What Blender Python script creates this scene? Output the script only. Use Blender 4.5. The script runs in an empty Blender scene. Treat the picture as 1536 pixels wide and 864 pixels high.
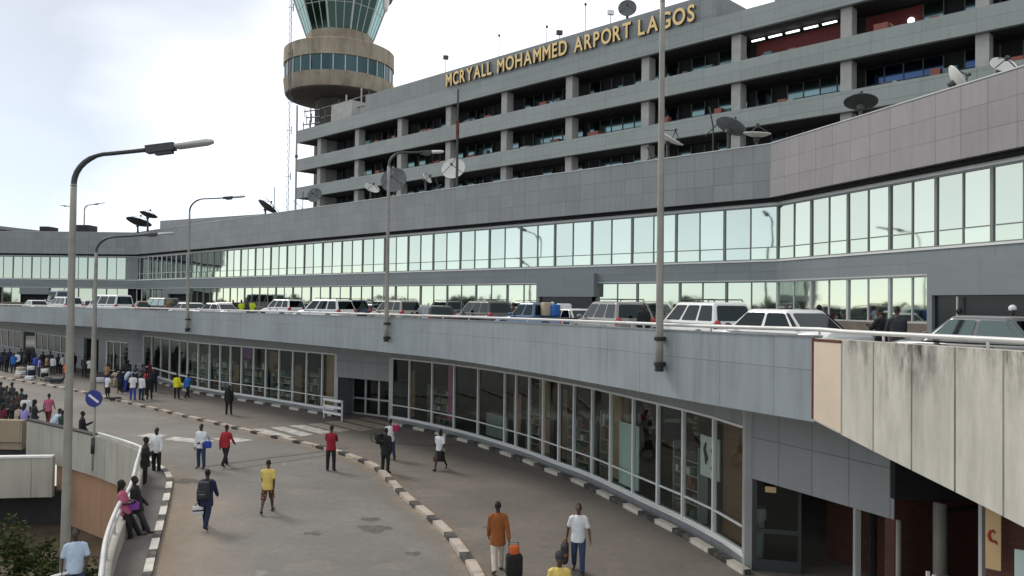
import bpy, bmesh, math, random
from mathutils import Vector, Matrix
from mathutils.geometry import tessellate_polygon
R = math.radians
random.seed(7)
scene = bpy.context.scene
COL = scene.collection

# ------------------------------------------------------------------ camera
FPX = 1200.0
EYE = 6.6
cam_d = bpy.data.cameras.new('camera')
cam = bpy.data.objects.new('camera', cam_d)
COL.objects.link(cam)
cam_d.sensor_width = 36.0
cam_d.lens = 36.0 * FPX / 1536.0
cam_d.clip_start = 0.1
cam_d.clip_end = 3000
PITCH = math.atan(24 / FPX)
ROLL = R(0.716)
CAMR = Matrix.Rotation(math.pi / 2 + PITCH, 3, 'X') @ Matrix.Rotation(ROLL, 3, 'Z')
cam.matrix_world = Matrix.Translation((0, 0, EYE)) @ CAMR.to_4x4()
scene.camera = cam

def ray(px, py):
    return CAMR @ Vector(((px - 768) / FPX, -(py - 432) / FPX, -1.0))
def W(px, py, z=0.0):
    """surveyed point on the level z"""
    d = ray(px, py)
    t = (z - EYE) / d.z
    return Vector((d.x * t, d.y * t, z))
def D(px, py, Y):
    """surveyed point at distance Y in front of the viewpoint"""
    d = ray(px, py)
    t = Y / d.y
    return Vector((d.x * t, Y, EYE + d.z * t))
def XY(px, Y):
    return Vector(((px - 768) / FPX * Y, Y))

# ------------------------------------------------------------------ object helpers
def tag(o, label=None, cat=None, group=None, kind=None):
    if label: o['label'] = label
    if cat: o['category'] = cat
    if group: o['group'] = group
    if kind: o['kind'] = kind
    return o
def empty(name, loc=(0, 0, 0), rz=0.0, label=None, cat=None, group=None):
    o = bpy.data.objects.new(name, None)
    o.empty_display_size = 0.3
    COL.objects.link(o)
    o.location = loc
    o.rotation_euler = (0, 0, rz)
    tag(o, label, cat, group)
    return o
def link_mesh(name, me, parent=None, loc=(0, 0, 0), rz=0.0):
    o = bpy.data.objects.new(name, me)
    COL.objects.link(o)
    if parent is not None: o.parent = parent
    o.location = loc
    o.rotation_euler = (0, 0, rz)
    return o
def children(o):
    return [c for c in COL.objects if c.parent == o]
def copy_tree(o, kids=None):
    c = o.copy(); COL.objects.link(c)
    for ch in o.children:
        k = ch.copy(); COL.objects.link(k); k.parent = c
        for g in ch.children:
            q = g.copy(); COL.objects.link(q); q.parent = k
    return c

class MB:
    def __init__(s):
        s.v = []; s.f = []; s.uv = []; s.mi = []
    def add(s, vs, fs, uvs=None, mi=0):
        b = len(s.v)
        s.v += [tuple(v) for v in vs]
        for i, f in enumerate(fs):
            s.f.append([b + k for k in f])
            s.uv.append(uvs[i] if uvs else None)
            s.mi.append(mi)
        return s
    def obox(s, c, ax, ay, az, mi=0):
        """box by centre and three half-axis vectors"""
        c = Vector(c); ax = Vector(ax); ay = Vector(ay); az = Vector(az)
        vs = [c + i * ax + j * ay + k * az for k in (-1, 1) for j in (-1, 1) for i in (-1, 1)]
        fs = [(0, 2, 3, 1), (4, 5, 7, 6), (0, 1, 5, 4), (2, 6, 7, 3), (0, 4, 6, 2), (1, 3, 7, 5)]
        lx, ly, lz = ax.length * 2, ay.length * 2, az.length * 2
        dims = [(ly, lx), (lx, ly), (lx, lz), (lz, lx), (lz, ly), (ly, lz)]
        uvs = [[(0, 0), (a, 0), (a, b), (0, b)] for a, b in dims]
        return s.add(vs, fs, uvs, mi)
    def box(s, x0, x1, y0, y1, z0, z1, mi=0):
        return s.obox(((x0 + x1) / 2, (y0 + y1) / 2, (z0 + z1) / 2), ((x1 - x0) / 2, 0, 0), (0, (y1 - y0) / 2, 0), (0, 0, (z1 - z0) / 2), mi)
    def bar(s, A, B, z0, z1, t, off=0.0, mi=0):
        """upright slab from A to B (plan), thickness t, shifted off to the right of A->B"""
        A = Vector(A[:2]); B = Vector(B[:2])
        d = (B - A); L = d.length; d = d / L
        n = Vector((d.y, -d.x))
        c = (A + B) / 2 + n * off
        return s.obox((c.x, c.y, (z0 + z1) / 2), (d.x * L / 2, d.y * L / 2, 0), (n.x * t / 2, n.y * t / 2, 0), (0, 0, (z1 - z0) / 2), mi)
    def tube(s, pts, rad, n=10, cap=True, mi=0, ry=None, side=None):
        pts = [Vector(p) for p in pts]
        if not isinstance(rad, (list, tuple)): rad = [rad] * len(pts)
        if ry is None: ry = rad
        b = len(s.v); m = len(pts)
        up = Vector(side) if side is not None else None
        for i, p in enumerate(pts):
            d = (pts[min(i + 1, m - 1)] - pts[max(i - 1, 0)]).normalized()
            if up is None:
                up = Vector((1, 0, 0)) if abs(d.x) < 0.8 else Vector((0, 1, 0))
            a = (up - d * up.dot(d)).normalized()
            up = a
            c = d.cross(a)
            for k in range(n):
                t = 2 * math.pi * k / n
                s.v.append(tuple(p + a * (rad[i] * math.cos(t)) + c * (ry[i] * math.sin(t))))
        for i in range(m - 1):
            for k in range(n):
                k2 = (k + 1) % n
                s.f.append([b + i * n + k, b + i * n + k2, b + (i + 1) * n + k2, b + (i + 1) * n + k]); s.uv.append(None); s.mi.append(mi)
        if cap:
            s.f.append([b + k for k in range(n)][::-1]); s.uv.append(None); s.mi.append(mi)
            s.f.append([b + (m - 1) * n + k for k in range(n)]); s.uv.append(None); s.mi.append(mi)
        return s
    def ell(s, c, r, n=14, m=9, rot=None, mi=0, z0=-1.0, z1=1.0):
        """ellipsoid (or the slice of it between z0 and z1)"""
        c = Vector(c); b = len(s.v)
        a0, a1 = math.asin(z0), math.asin(z1)
        for i in range(m + 1):
            a = a0 + (a1 - a0) * i / m
            cr = max(math.cos(a), 0.001)
            for k in range(n):
                t = 2 * math.pi * k / n
                v = Vector((r[0] * cr * math.cos(t), r[1] * cr * math.sin(t), r[2] * math.sin(a)))
                if rot is not None: v = rot @ v
                s.v.append(tuple(c + v))
        for i in range(m):
            for k in range(n):
                k2 = (k + 1) % n
                s.f.append([b + i * n + k, b + i * n + k2, b + (i + 1) * n + k2, b + (i + 1) * n + k]); s.uv.append(None); s.mi.append(mi)
        s.f.append([b + k for k in range(n)][::-1]); s.uv.append(None); s.mi.append(mi)
        s.f.append([b + m * n + k for k in range(n)]); s.uv.append(None); s.mi.append(mi)
        return s
    def lathe(s, prof, c=(0, 0, 0), n=24, mi=0, cap=True):
        b = len(s.v); m = len(prof)
        for r, z in prof:
            for k in range(n):
                t = 2 * math.pi * k / n
                s.v.append((c[0] + r * math.cos(t), c[1] + r * math.sin(t), c[2] + z))
        per = 2 * math.pi * prof[0][0]
        vv = 0.0
        for i in range(m - 1):
            dv = math.hypot(prof[i + 1][0] - prof[i][0], prof[i + 1][1] - prof[i][1])
            for k in range(n):
                k2 = (k + 1) % n
                s.f.append([b + i * n + k, b + i * n + k2, b + (i + 1) * n + k2, b + (i + 1) * n + k])
                s.uv.append([(per * k / n, vv), (per * (k + 1) / n, vv), (per * (k + 1) / n, vv + dv), (per * k / n, vv + dv)]); s.mi.append(mi)
            vv += dv
        if cap:
            s.f.append([b + k for k in range(n)][::-1]); s.uv.append(None); s.mi.append(mi)
            s.f.append([b + (m - 1) * n + k for k in range(n)]); s.uv.append(None); s.mi.append(mi)
        return s
    def prism(s, poly, z0, z1, mi=0):
        b = [Vector((p[0], p[1])) for p in poly]
        tris = tessellate_polygon([[Vector((p.x, p.y, 0)) for p in b]])
        n = len(b)
        vs = [(p.x, p.y, z0) for p in b] + [(p.x, p.y, z1) for p in b]
        fs = []; uvs = []
        for t in tris:
            fs.append(t[::-1]); uvs.append([tuple(b[k]) for k in t[::-1]])
            fs.append([k + n for k in t]); uvs.append([tuple(b[k]) for k in t])
        for k in range(n):
            k2 = (k + 1) % n
            fs.append([k, k2, k2 + n, k + n]); L = (b[k2] - b[k]).length
            uvs.append([(0, z0), (L, z0), (L, z1), (0, z1)])
        return s.add(vs, fs, uvs, mi)
    def wall(s, path, z0, z1, t, mi=0, u0=0.0):
        """wall along a plan path; thickness t to the right of the path; z0/z1 numbers or lists; uv in metres"""
        P = [Vector(p[:2]) for p in path]; n = len(P)
        Z0 = z0 if isinstance(z0, (list, tuple)) else [z0] * n
        Z1 = z1 if isinstance(z1, (list, tuple)) else [z1] * n
        Q = offset_path(P, t)
        u = u0; us = [u0]
        for i in range(n - 1):
            u += (P[i + 1] - P[i]).length; us.append(u)
        vs = []
        for i in range(n):
            vs += [(P[i].x, P[i].y, Z0[i]), (P[i].x, P[i].y, Z1[i]), (Q[i].x, Q[i].y, Z1[i]), (Q[i].x, Q[i].y, Z0[i])]
        fs = []; uv = []
        for i in range(n - 1):
            a, b = 4 * i, 4 * (i + 1)
            fs.append((a, a + 1, b + 1, b)); uv.append([(us[i], Z0[i]), (us[i], Z1[i]), (us[i + 1], Z1[i + 1]), (us[i + 1], Z0[i + 1])])
            fs.append((a + 1, a + 2, b + 2, b + 1)); uv.append([(us[i], 0), (us[i], t), (us[i + 1], t), (us[i + 1], 0)])
            fs.append((a + 2, a + 3, b + 3, b + 2)); uv.append([(us[i], Z1[i]), (us[i], Z0[i]), (us[i + 1], Z0[i + 1]), (us[i + 1], Z1[i + 1])])
            fs.append((a + 3, a, b, b + 3)); uv.append([(us[i], 0), (us[i], t), (us[i + 1], t), (us[i + 1], 0)])
        e = 4 * (n - 1)
        fs.append((0, 3, 2, 1)); uv.append([(0, Z0[0]), (t, Z0[0]), (t, Z1[0]), (0, Z1[0])])
        fs.append((e, e + 1, e + 2, e + 3)); uv.append([(0, Z0[-1]), (0, Z1[-1]), (t, Z1[-1]), (t, Z0[-1])])
        return s.add(vs, fs, uv, mi)
    def mesh(s, name, mats=None, smooth=False, auto=None):
        me = bpy.data.meshes.new(name)
        me.from_pydata(s.v, [], s.f)
        ul = me.uv_layers.new(name='UVMap')
        i = 0
        data = []
        for f, uv in zip(s.f, s.uv):
            if uv is None:
                data += [0.0, 0.0] * len(f)
            else:
                for q in uv: data += [q[0], q[1]]
        ul.data.foreach_set('uv', data)
        me.polygons.foreach_set('material_index', s.mi)
        if mats is not None:
            for m in (mats if isinstance(mats, (list, tuple)) else [mats]): me.materials.append(m)
        if smooth or auto:
            me.polygons.foreach_set('use_smooth', [True] * len(me.polygons))
        if auto:
            me.set_sharp_from_angle(angle=R(auto))
        me.update()
        return me
    def build(s, name, mats, parent=None, smooth=False, auto=None, loc=(0, 0, 0), rz=0.0):
        return link_mesh(name, s.mesh(name, mats, smooth, auto), parent, loc, rz)

def offset_path(P, t):
    P = [Vector(p[:2]) for p in P]; n = len(P); Q = []
    for i in range(n):
        ns = []
        if i > 0:
            d = (P[i] - P[i - 1]).normalized(); ns.append(Vector((d.y, -d.x)))
        if i < n - 1:
            d = (P[i + 1] - P[i]).normalized(); ns.append(Vector((d.y, -d.x)))
        m = sum(ns, Vector((0, 0)))
        m.normalize()
        k = 1.0 / max(0.4, m.dot(ns[0]))
        Q.append(P[i] + m * (t * k))
    return Q
def smooth_path(pts, step=0.8):
    """Catmull-Rom through the points (any dimension), resampled"""
    pts = [Vector(p) for p in pts]
    out = []
    for i in range(len(pts) - 1):
        p0 = pts[i - 1] if i > 0 else pts[i] * 2 - pts[i + 1]
        p1, p2 = pts[i], pts[i + 1]
        p3 = pts[i + 2] if i + 2 < len(pts) else pts[i + 1] * 2 - pts[i]
        n = max(1, int((p2 - p1).length / step))
        for k in range(n):
            t = k / n
            out.append(0.5 * ((2 * p1) + (p2 - p0) * t + (2 * p0 - 5 * p1 + 4 * p2 - p3) * t * t + (3 * p1 - p0 - 3 * p2 + p3) * t ** 3))
    out.append(pts[-1])
    return out
def path_at_px(path, px):
    """where the plan path passes the bearing of image column px (at eye level)"""
    b = (px - 768) / FPX
    for i in range(len(path) - 1):
        a, c = path[i], path[i + 1]
        fa, fc = a.x - b * a.y, c.x - b * c.y
        if fa == 0 or fa * fc < 0:
            t = fa / (fa - fc)
            return a + (c - a) * t
    best = None
    for a, c in ((path[0], path[1]), (path[-1], path[-2])):
        fa, fc = a.x - b * a.y, c.x - b * c.y
        t = fa / (fa - fc)
        if best is None or abs(t) < abs(best[0]): best = (t, a + (c - a) * t)
    return best[1]
def sub_path(path, A, B):
    """part of the path between two points on it"""
    def loc(p):
        best = None
        for i in range(len(path) - 1):
            a, c = path[i], path[i + 1]
            d = c - a
            t = max(0, min(1, (p - a).dot(d) / d.length_squared))
            q = (a + d * t - p).length
            if best is None or q < best[0]: best = (q, i + t)
        return best[1]
    ia, ib = loc(A), loc(B)
    mid = [path[k] for k in range(len(path)) if ia + 0.02 < k < ib - 0.02]
    return [A] + mid + [B]

# ------------------------------------------------------------------ materials
MATS = {}
def nodes_of(name):
    m = bpy.data.materials.new(name); m.use_nodes = True
    nt = m.node_tree
    return m, nt, nt.nodes, nt.links, nt.nodes['Principled BSDF']
def mixcol(nt, fac, a, b, blend='MIX'):
    n = nt.nodes.new('ShaderNodeMix'); n.data_type = 'RGBA'; n.blend_type = blend
    for sock, val in ((n.inputs[0], fac), (n.inputs[6], a), (n.inputs[7], b)):
        if hasattr(val, 'is_output'): nt.links.new(val, sock)
        elif isinstance(val, (int, float)): sock.default_value = val
        else: sock.default_value = (*val[:3], 1)
    return n.outputs[2]
def noise(nt, scale, detail=4, vec=None, rough=0.55):
    n = nt.nodes.new('ShaderNodeTexNoise'); n.inputs['Scale'].default_value = scale
    n.inputs['Detail'].default_value = detail; n.inputs['Roughness'].default_value = rough
    if vec is not None: nt.links.new(vec, n.inputs['Vector'])
    return n.outputs['Fac']
def ramp(nt, fac, stops):
    n = nt.nodes.new('ShaderNodeValToRGB')
    e = n.color_ramp.elements
    while len(e) < len(stops): e.new(0.5)
    for q, (p, c) in zip(e, stops):
        q.position = p
        q.color = (*c, 1) if isinstance(c, (tuple, list)) else (c, c, c, 1)
    nt.links.new(fac, n.inputs[0])
    return n.outputs[0]
def math_n(nt, op, a, b=None, c=None, clamp=False):
    n = nt.nodes.new('ShaderNodeMath'); n.operation = op; n.use_clamp = clamp
    for i, val in enumerate((a, b, c)):
        if val is None: continue
        if hasattr(val, 'is_output'): nt.links.new(val, n.inputs[i])
        else: n.inputs[i].default_value = val
    return n.outputs[0]
def coord(nt, kind='Object', scale=(1, 1, 1)):
    n = nt.nodes.new('ShaderNodeTexCoord')
    if scale == (1, 1, 1): return n.outputs[kind]
    m = nt.nodes.new('ShaderNodeMapping'); m.inputs['Scale'].default_value = scale
    nt.links.new(n.outputs[kind], m.inputs['Vector'])
    return m.outputs[0]
def bump(nt, height, strength, dist, bsdf):
    n = nt.nodes.new('ShaderNodeBump'); n.inputs['Strength'].default_value = strength; n.inputs['Distance'].default_value = dist
    nt.links.new(height, n.inputs['Height']); nt.links.new(n.outputs[0], bsdf.inputs['Normal'])

def basic(name, col, rough=0.6, metal=0.0, var=0.25, scale=1.5, bmp=0.0, coat=0.0):
    if name in MATS: return MATS[name]
    m, nt, N, L, b = nodes_of(name)
    c = coord(nt)
    f = noise(nt, scale, 5, c)
    col_out = mixcol(nt, ramp(nt, f, [(0.3, 0), (0.72, 1)]), [x * (1 - var) for x in col], [min(1, x * (1 + var * 0.6)) for x in col])
    L.new(col_out, b.inputs['Base Color'])
    b.inputs['Roughness'].default_value = rough; b.inputs['Metallic'].default_value = metal
    b.inputs['Coat Weight'].default_value = coat
    if bmp: bump(nt, noise(nt, scale * 14, 3, c), bmp, 0.02, b)
    m.diffuse_color = (*col, 1)
    MATS[name] = m
    return m
def panels(name, col, bw, rh, joint=0.012, var=0.08, rough=0.5, dark=0.25, offx=0.0, offy=0.0, stain=0.2, off=0.0, metal=0.0, jit=None):
    """cladding panels laid out by uv metres: joints, per panel tint, faint rain streaks"""
    m, nt, N, L, b = nodes_of(name)
    tc = N.new('ShaderNodeTexCoord'); mp = N.new('ShaderNodeMapping')
    mp.inputs['Location'].default_value = (offx, offy, 0)
    L.new(tc.outputs['UV'], mp.inputs['Vector'])
    br = N.new('ShaderNodeTexBrick')
    br.offset = off; br.inputs['Scale'].default_value = 1.0
    br.inputs['Brick Width'].default_value = bw; br.inputs['Row Height'].default_value = rh
    br.inputs['Mortar Size'].default_value = joint; br.inputs['Mortar Smooth'].default_value = 0.1
    br.inputs['Color1'].default_value = (*[c * (1 - var) for c in col], 1)
    br.inputs['Color2'].default_value = (*[min(1, c * (1 + var)) for c in col], 1)
    br.inputs['Mortar'].default_value = (*[c * dark for c in col], 1)
    L.new(mp.outputs[0], br.inputs['Vector'])
    st = N.new('ShaderNodeMapping'); st.inputs['Scale'].default_value = (2.2, 0.22, 1); L.new(tc.outputs['UV'], st.inputs['Vector'])
    f = noise(nt, 1.6, 6, st.outputs[0], 0.65)
    f2 = noise(nt, 0.35, 3, tc.outputs['UV'])
    c1 = mixcol(nt, math_n(nt, 'MULTIPLY', ramp(nt, f, [(0.42, 0), (0.75, 1)]), stain), br.outputs[0], [c * 0.45 for c in col])
    c2 = mixcol(nt, math_n(nt, 'MULTIPLY', ramp(nt, f2, [(0.35, 0), (0.7, 1)]), stain), c1, [min(1, c * 1.3) for c in col])
    L.new(c2, b.inputs['Base Color'])
    b.inputs['Roughness'].default_value = rough; b.inputs['Metallic'].default_value = metal
    bump(nt, br.outputs['Fac'], 0.5, -0.01, b)
    MATS[name] = m
    return m

M = {}
M['clad'] = panels('grey_cladding', (0.215, 0.232, 0.24), 1.15, 1.32, 0.014, 0.09, 0.5, 0.35, 0.0, 0.35, stain=0.28)
M['parapet'] = panels('parapet_cladding', (0.255, 0.285, 0.305), 1.6, 1.02, 0.010, 0.07, 0.5, 0.5, 0.3, 0.76, stain=0.6)
M['fascia'] = panels('fascia_cladding', (0.235, 0.25, 0.256), 1.2, 0.95, 0.012, 0.085, 0.5, 0.4, 0.0, 0.0, stain=0.28)
M['fascia_warm'] = panels('fascia_cladding_mauve', (0.27, 0.25, 0.262), 1.2, 0.95, 0.012, 0.09, 0.5, 0.4, 0.0, 0.0, stain=0.32)
M['spandrel'] = panels('spandrel_cladding', (0.2, 0.225, 0.235), 2.1, 3.0, 0.012, 0.05, 0.5, 0.6, 0.0, 0.5, stain=0.18)
M['band'] = panels('balcony_band_cladding', (0.265, 0.295, 0.287), 3.1, 0.78, 0.014, 0.07, 0.55, 0.55, 0.0, 0.2, stain=0.22)
M['lower_clad'] = panels('lower_wall_cladding', (0.25, 0.262, 0.27), 1.05, 1.12, 0.012, 0.07, 0.5, 0.45, 0.1, 0.03, stain=0.25)
M['concrete'] = panels('board_marked_concrete', (0.6, 0.57, 0.5), 0.86, 60.0, 0.018, 0.06, 0.85, 0.16, 0.15, 30.0, stain=0.5)
M['drum_shade'] = basic('drum_underside', (0.075, 0.068, 0.058), 0.9, 0, 0.3, 0.7)  # concrete darkened to paint in the shade below the drum; shaft shares it
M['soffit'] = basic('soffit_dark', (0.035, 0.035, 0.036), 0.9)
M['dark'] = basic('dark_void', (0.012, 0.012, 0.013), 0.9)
M['alu'] = basic('silver_aluminium', (0.5, 0.51, 0.51), 0.42, 0.35, 0.12, 0.8)
M['white_frame'] = basic('white_frame', (0.72, 0.73, 0.72), 0.45, 0.0, 0.1)
M['dark_frame'] = basic('dark_frame', (0.05, 0.055, 0.055), 0.45, 0.2, 0.1)
M['column'] = basic('column_concrete', (0.42, 0.415, 0.4), 0.8, 0, 0.16, 1.2)
M['tower_conc'] = None
M['steel'] = basic('galvanised_pole', (0.3, 0.285, 0.255), 0.55, 0.15, 0.25, 1.6)
M['steel_dark'] = basic('dark_pole_steel', (0.06, 0.062, 0.065), 0.5, 0.3, 0.25)
M['white_paint'] = basic('white_paint', (0.74, 0.74, 0.73), 0.45, 0, 0.12, 2.5)
M['rail_paint'] = basic('rail_white_paint', (0.6, 0.6, 0.59), 0.4, 0.1, 0.15, 1.5)
M['black'] = basic('black_matt', (0.015, 0.015, 0.016), 0.6)
M['rust'] = basic('rust_red', (0.13, 0.035, 0.026), 0.8, 0, 0.4, 3)
M['roof'] = basic('roof_gravel', (0.22, 0.22, 0.21), 0.9, 0, 0.25, 0.6)

def concrete_stains():
    """raw concrete of the viaduct side: vertical joints plus black mould under the coping"""
    m = M['concrete']; nt = m.node_tree; b = nt.nodes['Principled BSDF']
    src = b.inputs['Base Color'].links[0].from_socket
    uv = nt.nodes.new('ShaderNodeUVMap')
    sp = nt.nodes.new('ShaderNodeSeparateXYZ'); nt.links.new(uv.outputs[0], sp.inputs[0])
    v = sp.outputs['Y']
    mp = nt.nodes.new('ShaderNodeMapping'); mp.inputs['Scale'].default_value = (2.6, 0.5, 1); nt.links.new(uv.outputs[0], mp.inputs[0])
    n1 = noise(nt, 1.3, 8, mp.outputs[0], 0.7)
    top = math_n(nt, 'MULTIPLY', math_n(nt, 'SUBTRACT', v, 4.9), 0.9, clamp=True)
    k = math_n(nt, 'MULTIPLY', ramp(nt, n1, [(0.4, 0), (0.62, 1)]), math_n(nt, 'MULTIPLY', ramp(nt, noise(nt, 0.7, 3, uv.outputs[0]), [(.35, .25), (.65, 1)]), math_n(nt, 'MULTIPLY_ADD', top, 1.15, 0.26)), clamp=True)
    c = mixcol(nt, k, src, (0.07, 0.068, 0.06))
    n2 = noise(nt, 18, 4, uv.outputs[0]); 
    c = mixcol(nt, ramp(nt, n2, [(0.68, 0), (0.74, 0.7)]), c, (0.1, 0.095, 0.08))
    nt.links.new(c, b.inputs['Base Color'])
concrete_stains()
M['old_concrete'] = panels('old_wall_concrete', (0.4, 0.385, 0.335), 1.25, 60.0, 0.016, 0.1, 0.85, 0.3, 0.0, 30.0, stain=0.5)
M['plaster'] = panels('terracotta_plaster', (0.44, 0.26, 0.165), 4.2, 60, 0.02, 0.05, 0.85, 0.4, 0.0, 30.0, stain=0.3)
M['cream'] = basic('cream_panel', (0.66, 0.55, 0.43), 0.7, 0, 0.12, 0.9)

def tower_concrete():
    m, nt, N, L, b = nodes_of('weathered_tower_concrete')
    c = coord(nt, 'Object'); cs = coord(nt, 'Object', (1, 1, 0.18))
    f = noise(nt, 0.9, 8, cs, 0.7); g = noise(nt, 0.4, 5, c)
    a = mixcol(nt, ramp(nt, f, [(0.35, 0), (0.7, 1)]), (0.37, 0.315, 0.24), (0.16, 0.13, 0.1))
    a = mixcol(nt, ramp(nt, g, [(0.4, 0), (0.7, 0.6)]), a, (0.43, 0.38, 0.3))
    L.new(a, b.inputs['Base Color']); b.inputs['Roughness'].default_value = 0.85
    return m
M['tower_conc'] = tower_concrete()

def mirror_glass(name, tint, rough=0.03, wav=0.006):
    m, nt, N, L, b = nodes_of(name)
    g = N.new('ShaderNodeNewGeometry')
    isl = g.outputs['Random Per Island']
    c = mixcol(nt, isl, [x * 0.84 for x in tint], [min(1, x * 1.08) for x in tint])
    L.new(c, b.inputs['Base Color'])
    b.inputs['Metallic'].default_value = 1.0; b.inputs['Roughness'].default_value = rough
    bump(nt, noise(nt, 0.5, 2, coord(nt)), wav, 0.6, b)
    return m
M['mirror'] = mirror_glass('reflective_green_glass', (0.545, 0.605, 0.545), 0.035)
M['mirror_dark'] = mirror_glass('dark_tinted_glass', (0.1, 0.125, 0.125), 0.05)
M['tower_glass'] = mirror_glass('tower_green_glass', (0.16, 0.3, 0.28), 0.06)
M['drum_glass'] = mirror_glass('tower_dark_glass', (0.05, 0.085, 0.09), 0.08)
M['teal_glass'] = mirror_glass('teal_glass', (0.16, 0.24, 0.25), 0.1)
M['blue_glass'] = mirror_glass('blue_glass', (0.05, 0.085, 0.17), 0.08)
def clear_glass(name, tint=(0.84, 0.88, 0.86), base=0.05, top=0.8):
    m, nt, N, L, b = nodes_of(name)
    N.remove(b)
    out = N['Material Output']
    t = N.new('ShaderNodeBsdfTransparent'); t.inputs[0].default_value = (*tint, 1)
    g = N.new('ShaderNodeBsdfGlossy'); g.inputs['Roughness'].default_value = 0.02; g.inputs[0].default_value = (0.9, 0.95, 0.93, 1)
    lw = N.new('ShaderNodeLayerWeight'); lw.inputs[0].default_value = 0.5
    fr = math_n(nt, 'MULTIPLY_ADD', math_n(nt, 'POWER', lw.outputs['Facing'], 4.0), 0.42, 0.025)
    mx = N.new('ShaderNodeMixShader'); L.new(fr, mx.inputs[0]); L.new(t.outputs[0], mx.inputs[1]); L.new(g.outputs[0], mx.inputs[2])
    L.new(mx.outputs[0], out.inputs[0])
    return m
M['shop_glass'] = clear_glass('shop_glass')
def rand_col(name, cols, rough=0.7):
    """colour picked per island of the mesh from a short list"""
    m, nt, N, L, b = nodes_of(name)
    g = N.new('ShaderNodeNewGeometry')
    n = len(cols)
    r = N.new('ShaderNodeValToRGB'); r.color_ramp.interpolation = 'CONSTANT'
    e = r.color_ramp.elements
    while len(e) < n: e.new(0.5)
    for i, q in enumerate(e):
        q.position = i / n; q.color = (*cols[i], 1)
    L.new(g.outputs['Random Per Island'], r.inputs[0]); L.new(r.outputs[0], b.inputs['Base Color'])
    b.inputs['Roughness'].default_value = rough
    return m
M['goods'] = rand_col('shop_goods', [(0.35, 0.32, 0.25), (0.2, 0.07, 0.05), (0.07, 0.1, 0.06), (0.5, 0.5, 0.47), (0.2, 0.13, 0.07), (0.04, 0.04, 0.05), (0.26, 0.2, 0.14), (0.08, 0.14, 0.13)])

def brick_mat(name, c1, c2, mortar, w=0.22, h=0.075):
    m, nt, N, L, b = nodes_of(name)
    tc = N.new('ShaderNodeTexCoord')
    br = N.new('ShaderNodeTexBrick'); br.inputs['Scale'].default_value = 1
    br.inputs['Brick Width'].default_value = w; br.inputs['Row Height'].default_value = h; br.inputs['Mortar Size'].default_value = 0.008
    br.inputs['Color1'].default_value = (*c1, 1); br.inputs['Color2'].default_value = (*c2, 1); br.inputs['Mortar'].default_value = (*mortar, 1)
    L.new(tc.outputs['UV'], br.inputs['Vector']); L.new(br.outputs[0], b.inputs['Base Color']); b.inputs['Roughness'].default_value = 0.8
    bump(nt, br.outputs['Fac'], 0.4, -0.01, b)
    return m
M['brick'] = brick_mat('red_brick', (0.075, 0.024, 0.016), (0.105, 0.033, 0.021), (0.045, 0.024, 0.018))
M['blind'] = brick_mat('wooden_blind', (0.17, 0.075, 0.035), (0.24, 0.11, 0.055), (0.06, 0.03, 0.018), 3.0, 0.06)

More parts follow.
